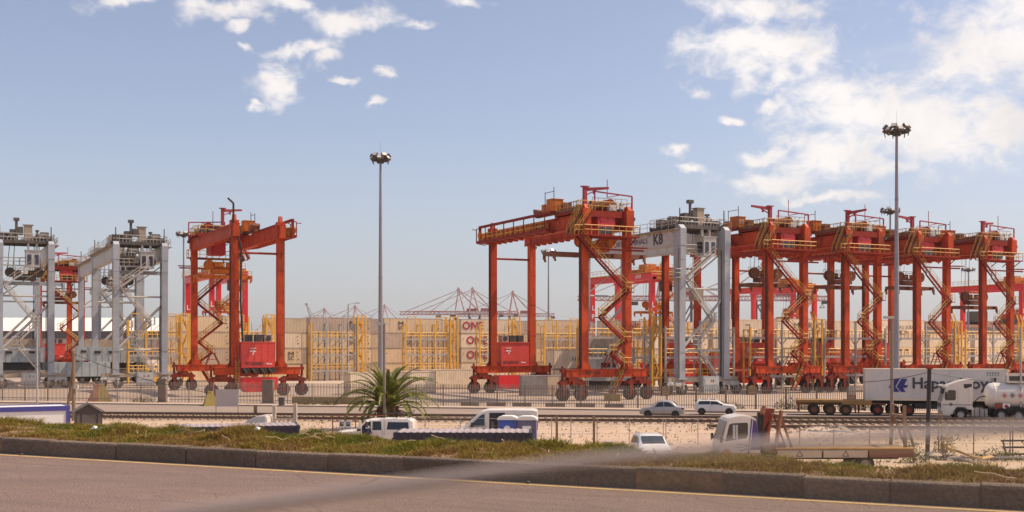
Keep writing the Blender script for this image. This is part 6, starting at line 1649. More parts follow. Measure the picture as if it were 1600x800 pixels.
def tanker():
    ang = PI + ROADANG
    o = at(1546, 98.6, .012)
    t = thing('truck_tractor', 'white sleeper cab tractor with roof fairing pulling the white tanker', 'truck', o, ang)
    # local +x forward (to the left in the picture); cab front at x=+4.0
    prof = [(1.55, .95), (2.0, .95), (2.12, 1.15), (2.9, 1.15), (3.0, .55), (4.0, .45), (4.08, .9), (4.05, 1.6), (3.72, 2.78), (3.4, 3.05), (2.6, 3.35), (1.55, 3.6), (1.5, 3.5)]
    b = MB(); b.prism(prof, -1.2, 1.2, 'XZ'); cab = b.build('cab', M_white, t)
    bm = bmesh.new(); bm.from_mesh(cab.data); bmesh.ops.bevel(bm, geom=bm.edges[:], offset=.06, segments=2, affect='EDGES'); bm.to_mesh(cab.data); bm.free()
    for s in (-1, 1):
        y = s * 1.212
        b = MB(); b.add([(3.76, y, 1.72), (3.0, y, 1.72), (2.9, y, 1.85), (2.9, y, 2.5), (3.0, y, 2.6), (3.5, y, 2.6)], [tuple(range(6))]); b.build('window', M_glass, t)
        b = MB(); b.add([(2.2, y, 2.72), (1.62, y, 2.9), (1.62, y, 3.15), (2.3, y, 3.1)], [tuple(range(4))]); b.build('sleeper_window', M_dark, t)
        MB().box((2.75, y, 1.35), (2.4, .012, .05)).build('stripe', M_dark, t)
        for x in (2.78, 1.9): MB().box((x, y, 1.9), (.014, .008, 1.7)).build('door_gap', M_cgrey, t)
        b = MB(); b.lathe((3.3, y, 1.38), [(0, -.01), (.14, -.01), (.14, .02), (0, .02)], 'Y', 12); b.build('badge', M_grey_ink, t)
        b = MB(); b.box((3.72, s * 1.36, 2.15), (.14, .2, .62)); b.bar((3.7, s * 1.15, 2.4), (3.72, s * 1.36, 2.4), .05); b.build('mirror', M_dark, t)
        b = MB(); b.prism([(3.72, .9), (4.07, .85), (4.05, 1.25), (3.85, 1.3)], s * .85, s * 1.205, 'XZ'); b.build('headlight', M_lens, t)
        pr = [(.64 * math.cos(a), .64 * math.sin(a)) for a in [PI * i / 12 for i in range(13)]]
        b = MB(); b.prism([(2.5 + x, .52 + z) for x, z in pr] + [(2.5 + x * .86, .52 + z * .86) for x, z in pr[::-1]], s * .7, s * 1.225, 'XZ'); b.build('mudguard', M_dark, t)
    b = MB(); b.add([(4.07, -1.08, 1.62), (4.07, 1.08, 1.62), (3.75, 1.02, 2.72), (3.75, -1.02, 2.72)], [(0, 1, 2, 3)]); b.build('windscreen', M_glass, t)
    b = MB(); b.add([(4.03, -.95, .62), (4.03, .95, .62), (4.10, .95, 1.45), (4.10, -.95, 1.45)], [(0, 1, 2, 3)]); gr = b.build('grille', M_dark, t)
    b = MB()
    for i in range(5): b.box((4.085, 0, .72 + i * .16), (.05, 1.8, .03))
    b.build('grille_bar', M_cgrey, gr)
    MB().box((3.9, 0, 2.95), (.5, 2.1, .1)).build('sun_visor', M_white, t)
    MB().box((-.8, 0, .82), (5.6, .9, .34)).build('chassis', M_blk, t)
    for s in (-1, 1):
        b = MB(); b.box((1.0, s * .95, .68), (1.25, .55, .6)); ft = b.build('fuel_tank', M_galv, t)
        b = MB()
        for x in (.6, 1.0, 1.4): b.box((x, s * .95, .68), (.06, .58, .63))
        b.build('strap', M_dark, ft)
    b = MB(); b.path([(1.4, .5, 1.5), (.9, .6, 2.0), (.3, .4, 2.1), (0, .3, 1.7)], .05, 6); b.build('air_line', M_blk, t)
    b = MB()
    for x in (-.75, -2.1):
        for s in (-1, 1):
            pr = [(.6 * math.cos(a), .6 * math.sin(a)) for a in [PI * i / 10 for i in range(11)]]
            b.prism([(x + u, .52 + z) for u, z in pr] + [(x + u * .92, .52 + z * .92) for u, z in pr[::-1]], s * .7, s * 1.2, 'XZ')
    b.build('mudguard', M_blk, t)
    truck_wheels(t, (2.5, -.75, -2.1), 1.0, .51, M_lgrey)
    k = thing('tank_trailer', 'white cylindrical tank trailer with hazard diamonds, cut by the right edge', 'tanker', o, ang)
    prf = [(0, 0), (.5, .05), (.85, .2), (1.05, .5), (1.1, .8)]
    lt = [(r, .45 - h * .9) for r, h in prf] + [(1.1, -4.0), (1.1, -9.4)] + [(r, -10.2 + h * .9) for r, h in prf[::-1]]
    b = MB(); b.lathe((0, 0, 2.12), lt, 'X', 28); b.build('tank', M_white, k, True)
    b = MB()
    for x in (-.3, -2.6, -4.9, -7.2, -9.4): b.lathe((0, 0, 2.12), [(1.1, x - .05), (1.125, x - .05), (1.125, x + .05), (1.1, x + .05)], 'X', 28)
    b.build('band', M_wpl, k, True)
    b = MB(); b.box((-5, 0, 1.0), (9.2, 1.0, .3)); b.box((-1.8, .8, .95), (1.4, .5, .5)); b.bar((-3.6, .7, 1), (-3.6, .7, .2), .14); b.build('chassis', M_blk, k)
    b = MB(); b.box((-2.2, 0, 3.55), (1.9, 1.3, .7)); b.build('valve_housing', M_white, k); MB().box((-2.1, .66, 3.6), (1.3, .03, .4)).build('housing_window', M_cabglass, k)
    b = MB(); b.rail([(-1.2, .5, 3.2), (-9, .5, 3.2)], h=.8, step=1.4); b.build('handrail', M_galv, k)
    for i in range(3):
        x = -1.0 - i * .62
        for y in (1.11,):
            b = MB(); c = V(x, 1.115, 2.18); b.path([c + V(.2, .01, 0), c + V(0, .01, .2), c + V(-.2, .01, 0), c + V(0, .01, -.2), c + V(.2, .01, 0)], .02, 4); b.box(c, (.12, .02, .14)); b.build('hazard_diamond', M_red_ink if i != 1 else M_dark, k)
    b = MB(); b.box((-.55, 1.02, 1.25), (.62, .04, .52)); b.build('hazard_plate', M_fred, k)
    b = MB(); b.box((-1.16, 1.02, 1.25), (.58, .04, .52)); pl = b.build('hazard_plate', M_white_ink, k)
    b = MB(); c = V(-1.16, 1.045, 1.25); b.add([c + V(.2, 0, 0), c + V(0, 0, .2), c + V(-.2, 0, 0), c + V(0, 0, -.2)], [(0, 1, 2, 3)]); b.build('hazard_diamond', M_redlens, pl)
    truck_wheels(k, (-7.0, -8.3, -9.6), 1.0, .51, M_lgrey)
tanker()
# small boxy truck with a white fairing and timber gate, left
def left_truck():
    t = thing('box_truck', 'white truck with a two step roof fairing half hidden behind the verge at left', 'truck', at(393, 60), PI + R(-3))
    b = MB(); b.prism([(-1.05, .6), (1.15, .6), (1.2, 1.5), (.95, 2.25), (.1, 2.36), (-1.05, 2.4)], -1.0, 1.0, 'XZ'); cab = b.build('cab', M_white, t)
    bm = bmesh.new(); bm.from_mesh(cab.data); bmesh.ops.bevel(bm, geom=bm.edges[:], offset=.06, segments=2, affect='EDGES'); bm.to_mesh(cab.data); bm.free()
    b = MB(); b.prism([(-1.05, 2.38), (.25, 2.36), (-.2, 2.66), (-.5, 2.78), (-1.0, 2.8)], -.85, .85, 'XZ'); f = b.build('roof_fairing', M_white, t)
    bm = bmesh.new(); bm.from_mesh(f.data); bmesh.ops.bevel(bm, geom=bm.edges[:], offset=.05, segments=2, affect='EDGES'); bm.to_mesh(f.data); bm.free()
    for s in (-1, 1):
        b = MB(); b.add([(1.08, s * 1.01, 1.5), (.2, s * 1.01, 1.5), (.2, s * 1.01, 2.15), (.85, s * 1.01, 2.12)], [(0, 1, 2, 3)]); b.build('window', M_glass, t)
    b = MB(); b.add([(1.205, -.9, 1.52), (1.205, .9, 1.52), (.98, .9, 2.2), (.98, -.9, 2.2)], [(0, 1, 2, 3)]); b.build('windscreen', M_glass, t)
    MB().box((-2.0, 0, .8), (5.5, .8, .3)).build('chassis', M_blk, t); MB().box((-3.0, 0, 1.1), (3.2, 2.0, .2)).build('load_bed', M_pwood, t)
    truck_wheels(t, (.5, -3.6), .9, .45)
left_truck()

# ------------------------------------------------------------------ lot: containers, toilets, shed, signs
def low_box(label, pts_near, L, col, rz, dark=None):
    pass
Mk = cont_kit('navy20', 6.06, 2.44, 2.59, 20, .045, M_navy, M_navy, False)
def navy(label, px, Y, rz):
    c = thing('shipping_container', label, 'container', at(px, Y), rz)
    for n in ('wall', 'frame', 'door'): put(n, Mk[n], c)
    # separate faded roof skin with pressed ribs
    b = MB(); n = 20; pr = corr_profile(5.8, n, .022); k = len(pr)
    b.add([(x, -1.16, 2.60 + d) for x, d in pr] + [(x, 1.16, 2.60 + d) for x, d in pr], [(i, i + 1, k + i + 1, k + i) for i in range(k - 1)])
    b.build('roof', M_mauve, c); return c
navy('navy container with a faded ribbed roof, standing in front of the white van', 726, 51.7, R(-1.5))
navy('navy container with a pale roof standing left of the white truck, mostly behind the verge', 366, 55.5, R(14))
t = thing('box_trailer', 'white box trailer with blue edges cut by the left edge of the picture', 'trailer', at(-5, 57), R(30))
b = MB(); b.b2((-6, -1.2, .9), (3.2, 1.2, 3.36)); b.build('box', M_wpl, t)
M_bedge = mat('blue_edge_paint', (.055, .055, .26), .5)
for y in (-1.23, 1.23):
    b = MB(); b.b2((-6.02, y - .02, 3.16), (3.22, y + .02, 3.4)); b.build('edge_trim', M_bedge, t)
    b = MB(); b.b2((3.05, y - .02, .88), (3.24, y + .02, 3.14)); b.build('edge_trim', M_bedge, t)
b = MB(); b.b2((3.2, -1.2, 3.2), (3.24, 1.2, 3.4)); b.b2((3.2, -1.2, .88), (3.24, 1.2, 1.0)); b.build('edge_trim', M_bedge, t)
MB().box((-1.5, 0, .75), (8.6, .9, .3)).build('chassis', M_blk, t); truck_wheels(t, (-4.2, -3.0, 2.2), .95, .46)
def toilet(label, px, Y, col, sign):
    t = thing('portable_toilet', label, 'toilet', at(px, Y), R(-4))
    m = mat('toilet_' + col[0], col[1], .45)
    b = MB(); b.b2((-.55, -.55, .05), (.55, .55, 2.08)); b.build('wall', m, t)
    for x in (-.5, .5): b = MB(); b.box((x, -.56, 1.05), (.1, .05, 2.0)); b.build('corner_post', mat('toilet_trim', (.13, .12, .24), .5), t)
    b = MB(); b.box((0, -.565, 1.05), (.8, .03, 1.85)); d = b.build('door', m, t)
    for z in (.3, .6, .9): MB().box((0, -.583, z), (.66, .014, .05)).build('rib', m, d)
    MB().box((.32, -.59, 1.05), (.05, .03, .14)).build('handle', M_dark, d)
    b = MB(); b.prism([(-.6, 2.08), (.6, 2.08), (.55, 2.2), (.3, 2.3), (-.3, 2.3), (-.55, 2.2)], -.6, .6, 'XZ'); b.build('roof', M_wpl, t)
    b = MB(); b.b2((-.58, -.58, 0), (.58, .58, .06)); b.build('base', M_dark, t)
    b = MB()
    if sign == 'disc':
        b.lathe((0, -.60, 1.55), [(0, -.006), (.2, -.006), (.2, .006), (0, .006)], 'Y', 18); b.build('sign', M_white_ink, t)
        b = MB(); b.box((0, -.612, 1.48), (.3, .008, .05)); b.build('sign_band', M_blue_ink, t)
    else:
        b.box((0, -.60, 1.66), (.5, .012, .17)); b.box((0, -.60, 1.42), (.5, .012, .17)); b.build('sign', M_white_ink, t)
toilet('bright blue portable toilet with a round white sign, in front of the white van', 793.5, 67.5, ('blue', (.045, .10, .42)), 'disc')
toilet('greyish blue portable toilet with two white plates, right of the bright blue one', 824, 67.3, ('slate', (.13, .13, .22)), 'plates')
t = thing('garden_shed', 'dark plastic garden shed with a pitched roof beside the blue edged trailer', 'shed', at(137.5, 77), R(24))
M_shed = mat('shed_plastic', (.075, .06, .055), .7); M_shedroof = mat('shed_roof', (.115, .095, .085), .7)
b = MB(); b.prism([(-.82, 0), (.82, 0), (.82, 2.0), (0, 2.5), (-.82, 2.0)], -.8, .8, 'XZ'); sh = b.build('wall', M_shed, t)
for s in (-1, 1):
    b = MB(); b.bar((0, 0, 2.56), (s * 1.0, 0, 1.98), 1.9, .07, up=(0, 0, 1)); b.build('roof', M_shedroof, t)
for i in range(5):
    b = MB(); b.box((.83, -.65 + i * .32, 1.0), (.04, .2, 1.7)); b.build('panel', M_shedroof, sh)
b = MB(); b.box((0, -.815, .95), (.85, .04, 1.8)); d = b.build('door', M_shedroof, t); MB().box((.3, -.845, 1.0), (.05, .03, .16)).build('handle', M_blk, d)
for x in (-.66, .66): MB().box((x, -.82, 1.0), (.2, .04, 1.8)).build('panel', M_shedroof, sh)
# blank sign board
def board(label, px, Y, w, z0, z1, m, legs=True, rz=0, name='sign_board'):
    t = thing(name, label, 'sign', at(px, Y, .01), rz)
    MB().box((0, 0, (z0 + z1) / 2), (w, .06, z1 - z0)).build('panel', m, t)
    b = MB()
    for z in (z0, z1): b.box((0, .0, z), (w + .08, .09, .06))
    b.build('panel_frame', M_lgrey, t)
    if legs:
        for x in (-w / 2 + .03, w / 2 - .03): MB().box((x, .08, z1 / 2), (.08, .08, z1)).build('post', M_galv, t)
    return t
board('blank pale grey signboard on two posts in front of the fence', 354.5, 109.3, 2.15, .65, 2.2, mat('blank_sign', (.50, .43, .40), .6, var=.04))
s = board('red and white notice board on posts by the fence, left of the big container', 1331.5, 112.5, .75, .3, 2.35, M_wpl, True, ROADANG)
b = MB(); b.box((0, -.034, .95), (.72, .012, 1.25)); b.build('notice', mat('notice_red', (.50, .12, .07), .6), s)
b = MB()
for i in range(4): b.box((-.05, -.044, 1.35 - i * .2), (.5 - .1 * (i % 2), .008, .07))
b.build('lettering', M_white_ink, s)
b = MB(); 
for i, px in enumerate((534.5, 544.5)):
    t = board(('left small black and white sign board behind the pickup', 'right small black and white sign board behind the pickup')[i], px, 76.5, .40, .95, 1.38, M_white_ink)
    b = MB(); b.box((-.02, -.036, 1.17), (.24, .01, .26)); b.build('print', M_black_ink, t)
    b = MB(); b.box((.0, -.044, 1.20), (.10, .01, .06)); b.build('print', M_white_ink, t)
# wooden post, timber gate frames, wire fence
t = thing('timber_post', 'short dark timber post right of the blank signboard', 'post', at(399.5, 104), 0); MB().bar((0, 0, 0), (0, 0, .95), .3, .3, up=(0, 1, 0)).build('shaft', M_wood, t); MB().box((0, 0, .98), (.34, .34, .06)).build('cap', M_dark, t)
t = thing('timber_gate', 'pale timber gate with two tall posts beside the white truck', 'gate', at(445, 60), R(-2))
for x, h in ((-.55, 3.3), (.55, 3.4)):
    MB().bar((x, 0, 0), (x, 0, h), .17, .17, up=(0, 1, 0)).build('post', M_pwood, t)
for z in (1.6, 2.55): MB().bar((-.55, -.02, z), (.55, -.02, z + .06), .1, .1).build('rail', M_pwood, t)
for x in (-.28, -.05, .18, .4): MB().bar((x, -.05, 1.1), (x, -.05, 2.5), .09, .05, up=(0, 1, 0)).build('slat', M_pwood, t)
wf = thing('wire_fence', 'low wire fence on timber posts along the sandy lot', 'fence', at(870, 74.5), R(-1))
wp = MB().bar((0, 0, 0), (0, 0, 1.85), .15, .15, up=(0, 1, 0)).mesh('post', M_wood)
x0 = at(870, 74.5).x
for px in (870, 928): put('post', wp, wf, (at(px, 74.5).x - x0, 0, 0))
tp = MB().tube((0, 0, 0), (0, 0, 1.75), .03, n=5).mesh('stay', M_cgrey)
for px in (664, 719, 862, 892, 933, 983, 1036, 1040, 1090): put('stay', tp, wf, (at(px, 74.5).x - x0, 0, 0))
for z in (.7, 1.2, 1.68):
    b = MB(); b.tube((at(640, 74.5).x - x0, 0, z), (at(1110, 74.5).x - x0, 0, z), .010, n=4); b.build('wire', M_cgrey, wf)
wf2 = thing('wire_fence', 'low wire fence on thin stakes across the right part of the sand', 'fence', at(1480, 66), R(0))
x0 = at(1480, 66).x
for px, tall in ((1249, 1.8), (1302, 1.6), (1358, 1.8), (1466, 2.6), (1471, 2.7), (1521, 2.0), (1578, 2.3), (1582, 2.4)): 
    b = MB(); b.tube((at(px, 66).x - x0, 0, 0), (at(px, 66).x - x0 + .03, 0, tall), .035, n=6); b.build('stake', M_wood, wf2)
for z in (.8, 1.4):
    b = MB(); b.tube((at(1245, 66).x - x0, 0, z), (at(1620, 66).x - x0, 0, z), .010, n=4); b.build('wire', M_cgrey, wf2)
t = thing('steel_box', 'small grey steel box on the sand right of the two timber posts', 'box', at(950.5, 70), 0); MB().box((0, 0, .3), (.56, .5, .45)).build('body', M_cgrey, t); MB().box((0, 0, .55), (.62, .56, .06)).build('lid', M_galv, t)
# pipe rail frames left of the palm
t = thing('pipe_barrier', 'thin dark pipe barrier left of the palm, above the pickup bonnet', 'barrier', at(560, 83), R(2))
for z in (.95, 1.35): MB().tube((-1.9, 0, z), (2.0, 0, z), .035, n=6).build('rail', M_brn, t)
for x in (-1.85, -1.0, -.2, .8, 1.9): MB().tube((x, 0, 0), (x, 0, 1.4), .04, n=6).build('post', M_brn, t)
# rubble, hoses and planks at the right
def heap(name, label, cat, c, rx, ry, h, m, n=60, seed=1):
    rs = random.Random(seed); b = MB(); nr, na = 6, 20; vs = []
    for i in range(nr + 1):
        r = i / nr
        for j in range(na):
            a = 2 * PI * j / na; k = 1 + .25 * math.sin(a * 3 + seed) + rs.uniform(-.08, .08)
            vs.append((rx * r * math.cos(a) * k, ry * r * math.sin(a) * k, h * (1 - r ** 1.3) * (1 + rs.uniform(-.15, .15)) - .02))
    b.add(vs, [(i * na + j, i * na + (j + 1) % na, (i + 1) * na + (j + 1) % na, (i + 1) * na + j) for i in range(nr) for j in range(na)])
    t = thing(name, label, cat, c, 0); b.build('mound', m, t, True)
    q = MB()
    for i in range(n):
        a = rs.uniform(0, 2 * PI); r = math.sqrt(rs.random()); s = rs.uniform(.05, .16)
        p = V(rx * r * math.cos(a), ry * r * math.sin(a), h * (1 - r ** 1.3) + s * .1)
        q.box(p, (s * 1.6, s, s * .8), rot=Euler((rs.uniform(0, 3), rs.uniform(0, 3), rs.uniform(0, 3))).to_matrix())
    stuff(q.build('stone', m, t)); return t
M_sandp = mat('pale_sand', (.46, .36, .28), .95, nscale=3, bump=.4, bscale=9); M_gravel = mat('grey_gravel', (.26, .205, .165), .95, var=.3, nscale=6)
heap('sand_heap', 'pale sand heap beyond the flatbed truck, left part of the pile', 'sand heap', at(1278, 84), 2.3, 1.6, .5, M_sandp, 50, 2)
heap('gravel_heap', 'grey gravel heap beyond the flatbed truck, right of the pale sand', 'gravel heap', at(1308, 85), 1.5, 1.4, .55, M_gravel, 60, 5)
heap('gravel_heap', 'low grey rubble spread on the ground right of the black pole', 'rubble', at(1520, 64.8), 3.4, 1.0, .22, M_gravel, 120, 7)
o = MB().lathe((0, 0, 0), [(0, -.05), (.6, 0), (.62, .18), (.4, .34), (0, .40)], 'Z', 9).build('boulder', M_sandp, None, True, loc=at(1461, 65.5), rot=(0, 0, .4)); tag(o, 'pale boulder lying at the foot of the black pole', 'boulder')
for i in range(5):
    pts = [at(1470 + i * 1.5, 66.0 - i * .2, 1.0 - i * .12), at(1486 + i * 3, 65.0 - i * .22, .55), at(1512 + i * 2, 63.9 - i * .22, .32), at(1535, 63.3 - i * .22, .26), at(1548 + i, 63.5 - i * .16, .34)]
    b = MB(); sm = []
    for k in range(len(pts) - 1):
        for q_ in range(4): sm.append(pts[k].lerp(pts[k + 1], q_ / 4))
    sm.append(pts[-1]); b.path(sm, .045, 6)
    o = b.build('conduit', mat('yellow_conduit', (.58, .36, .14), .6), None); tag(o, ('topmost', 'second', 'middle', 'fourth', 'lowest')[i] + ' bent yellow conduit of the bundle on the rubble right of the black pole', 'conduit', 'bundle of bent yellow conduits')
t = thing('steel_trestle', 'dark steel trestle lying at the right edge of the sand', 'trestle', at(1588, 65.5), R(5))
for z in (.25, .62, .98):
    MB().box((0, .5 * (z - .6), z), (1.6, .12, .10)).build('rail', M_dark, t)
for x in (-.7, .6): MB().bar((x, -.3, 0), (x, .2, 1.0), .08).build('leg', M_dark, t)
b = MB(); b.bar(at(1480, 63.6, .2), at(1640, 63.6, .25), .08); tag(b.build('scaffold_pipe', M_galv), 'long thin pipe lying along the ground at the right edge', 'pipe')
# ------------------------------------------------------------------ plants
def leafmat(name, c0, c1, tr=0.3):
    m = bpy.data.materials.new(name); m.use_nodes = True; t = m.node_tree; b = t.nodes['Principled BSDF']
    g = t.nodes.new('ShaderNodeNewGeometry'); n = t.nodes.new('ShaderNodeTexNoise'); n.inputs['Scale'].default_value = 2.2; n.inputs['Detail'].default_value = 3
    t.links.new(g.outputs['Position'], n.inputs['Vector']); r = t.nodes.new('ShaderNodeValToRGB'); r.color_ramp.elements[0].position = .35; r.color_ramp.elements[1].position = .65
    r.color_ramp.elements[0].color = (*c0, 1); r.color_ramp.elements[1].color = (*c1, 1); t.links.new(n.outputs['Fac'], r.inputs[0]); t.links.new(r.outputs[0], b.inputs['Base Color'])
    b.inputs['Roughness'].default_value = .5; ts = t.nodes.new('ShaderNodeBsdfTranslucent'); t.links.new(r.outputs[0], ts.inputs['Color'])
    ms = t.nodes.new('ShaderNodeMixShader'); ms.inputs[0].default_value = tr; o = [q for q in t.nodes if q.type == 'OUTPUT_MATERIAL'][0]
    t.links.new(b.outputs[0], ms.inputs[1]); t.links.new(ts.outputs[0], ms.inputs[2]); t.links.new(ms.outputs[0], o.inputs[0]); return m
M_palm = leafmat('palm_leaf', (.12, .14, .025), (.25, .26, .05)); M_palmdry = leafmat('dry_palm_leaf', (.22, .14, .06), (.30, .20, .09)); M_rachis = mat('palm_rachis', (.20, .17, .07), .6)
def frond_mesh(L, droop, m, seed, width=.42):
    """arched midrib with two rows of narrow leaflets; starts at the origin going +x and up"""
    rs = random.Random(seed); b = MB(); n = 30; pts = []
    p = V(0, 0, 0); a = R(62)
    for i in range(n + 1):
        pts.append(p.copy()); p = p + V(math.cos(a), 0, math.sin(a)) * (L / n); a -= droop / n * (0.55 + 1.1 * i / n)
    for i in range(n): b.tube(pts[i], pts[i + 1], .035 * (1 - i / n) + .006, .035 * (1 - (i + 1) / n) + .006, 4, False)
    for i in range(4, n + 1):
        d = (pts[i] - pts[i - 1]).normalized(); up = V(-d.z, 0, d.x)
        for s in (-1, 1):
            for k in range(3):
                q = pts[i - 1].lerp(pts[i], k / 3); f = i / n
                l = width * (math.sin(PI * (.14 + .80 * f)) * .75 + .22) * rs.uniform(.85, 1.15)
                tip = q + d * l * .85 + V(0, s, 0) * l * .62 + up * l * rs.uniform(.12, .34) + V(0, 0, -.10 * l)
                w = .034; b.add([q - d * w, q + d * w, q.lerp(tip, .6) + d * w * .7 + up * .02, tip], [(0, 1, 2), (0, 2, 3)])
    me = b.mesh('frond', m, recalc=False); return me
pt = thing('palm_tree', 'squat date palm with a wide crown of arching fronds behind the slim street lamp', 'palm', at(606, 88), 0)
b = MB(); b.lathe((0, 0, 0), [(.55, 0), (.50, .5), (.62, .9), (.78, 1.3), (.72, 1.6), (.4, 1.9), (0, 2.0)], 'Z', 16)
for i in range(90):
    a = i * 2.4; z = .1 + 1.6 * i / 90; r = .55 + .22 * min(1, z / 1.3); b.box((r * math.cos(a), r * math.sin(a), z), (.16, .16, .22), rot=Euler((0, -.5, a)).to_matrix())
b.build('trunk', mat('palm_trunk', (.17, .105, .06), .9, var=.3, nscale=5), pt)
fm = [frond_mesh(3.9, R(85), M_palm, 1, .46), frond_mesh(3.5, R(120), M_palm, 2, .44), frond_mesh(3.2, R(60), M_palm, 3, .42), frond_mesh(3.7, R(104), M_palm, 4, .48)]
fd = frond_mesh(2.6, R(150), M_palmdry, 6, .3)
for i in range(58):
    a = i * 2.39996 + random.uniform(-.15, .15); k = i / 58
    me = fm[(2, 0, 3, 1)[min(3, int(k * 4))] if random.random() < .8 else random.randrange(4)]
    o = put('frond', me, pt, (.16 * math.cos(a), .16 * math.sin(a), 1.85 - .35 * k), (0, R(-30 + 68 * k), a)); sc = random.uniform(1.0, 1.3); o.scale = (sc, sc, sc)
for i in range(14):
    a = i * 2.39996; o = put('dry_frond', fd, pt, (.3 * math.cos(a), .3 * math.sin(a), 1.35), (0, R(42), a)); s_c = random.uniform(.5, .9); o.scale = (s_c, s_c, s_c)
# shrubs along the fence
M_bush = leafmat('dry_bush', (.10, .085, .035), (.20, .165, .07)); M_tuft = leafmat('straw_tuft', (.30, .21, .09), (.22, .19, .06))
def shrub(label, px, Y, rx, h, m, n=420, seed=1, name='shrub', cat='shrub', spread=.5):
    rs = random.Random(seed); t = thing(name, label, cat, at(px, Y), 0); b = MB()
    for i in range(n):
        a = rs.uniform(0, 2 * PI); r = math.sqrt(rs.random()); zz = rs.random() ** .8 * h * (1 - .75 * r * r)
        p = V(rx * r * math.cos(a), rx * spread * r * math.sin(a), zz); d = V(rs.gauss(0, 1), rs.gauss(0, 1), rs.gauss(.6, .7)).normalized() * rs.uniform(.10, .22); q = d.cross(V(rs.gauss(0, 1), rs.gauss(0, 1), rs.gauss(0, 1))).normalized() * .035
        b.add([p - q, p + q, p + d], [(0, 1, 2)])
    stuff_ = b.build('foliage', m, t); b = MB()
    for i in range(10):
        a = rs.uniform(0, 2 * PI); r = rs.uniform(.2, .8); b.tube((0, 0, 0), (rx * r * math.cos(a), rx * spread * r * math.sin(a), h * .6), .018, .006, 4)
    b.build('stem', M_wood, t); return t
shrub('low dry shrub inside the fence at the left end of the yellow barrier', 478, 122.6, 1.1, .8, M_bush, 420, 1)
shrub('low dry shrub inside the fence in front of the middle of the yellow barrier', 515, 122.4, 1.0, .65, M_bush, 380, 2)
shrub('low shrub at the fence above the pale hatchback', 1140, 115.5, 1.6, .8, M_bush, 520, 3)
shrub('taller straw coloured shrub at the fence right of the hatchback', 1232, 113.8, 1.5, 1.5, M_bush, 700, 4)
shrub('pale shrub at the fence just left of the flatbed trailer', 1258, 113.4, 1.2, 1.0, M_tuft, 420, 5)
shrub('straw tuft under the notice board by the fence', 1345, 112.5, 1.6, .9, M_tuft, 480, 6)
shrub('dry grass tuft below the fence left of the tall gate pillar', 222, 128.5, 1.4, .8, M_tuft, 380, 7, 'grass_tuft', 'tuft')
shrub('straw tuft of dry grass behind the bonnet of the pickup', 468, 66, .5, 1.6, M_tuft, 260, 8, 'grass_tuft', 'tuft', 1)
shrub('green weed patch at the foot of the flatbed truck, left of the black pole', 1428, 63, .9, 1.2, leafmat('green_weed', (.10, .12, .03), (.17, .17, .05)), 420, 9, 'weed_patch', 'weeds')
shrub('tall straw coloured grass beside the two thin stakes right of the black pole', 1476, 65.5, .7, 2.0, M_tuft, 420, 10, 'grass_tuft', 'tuft')
shrub('low green weeds on the rubble left of the steel trestle', 1560, 64.5, 1.6, .7, leafmat('green_weed2', (.12, .13, .04), (.2, .18, .06)), 420, 11, 'weed_patch', 'weeds')
shrub('small green weed between the railway tracks right of the pickup', 681, 99.5, .8, .5, leafmat('green_weed3', (.12, .13, .04), (.2, .18, .06)), 200, 12, 'weed_patch', 'weeds')
# ground scrub on the sand: scattered tufts nobody could count
N = 9000; tx_ = rng.uniform(-32, 36, N); ty_ = rng.uniform(60, 98, N); dn = vnoise(tx_ + 100, ty_, 3.0, 44) * .6 + vnoise(tx_ + 100, ty_, .8, 45) * .4
kp = (dn > .66) | ((tx_ > 18) & (ty_ < 66) & (dn > .45)); tx_, ty_ = tx_[kp], ty_[kp]; nn = len(tx_)
g = blades(np.stack([tx_, ty_, np.zeros(nn)], 1), rng.uniform(.08, .28, nn), rng.uniform(.03, .06, nn), rng.normal(0, .12, (nn, 2)), np.clip(rng.normal(.35, .2, nn), 0, 1), 'scrub_grass', M_grass)
stuff(g); tag(g, 'sparse dry scrub scattered over the sandy lot', 'scrub')
b = MB()
for i in range(2200):
    p = V(random.uniform(-34, 40), random.uniform(62, 98), .01); s = random.choice((.03, .04, .05, .07, .10)); b.box(p, (s * 1.5, s, s * .7), rot=Euler((random.uniform(0, 3), random.uniform(0, 3), random.uniform(0, 3))).to_matrix())
o = b.build('lot_stones', M_gravel); stuff(o); tag(o, 'loose stones scattered over the sandy lot', 'stones')

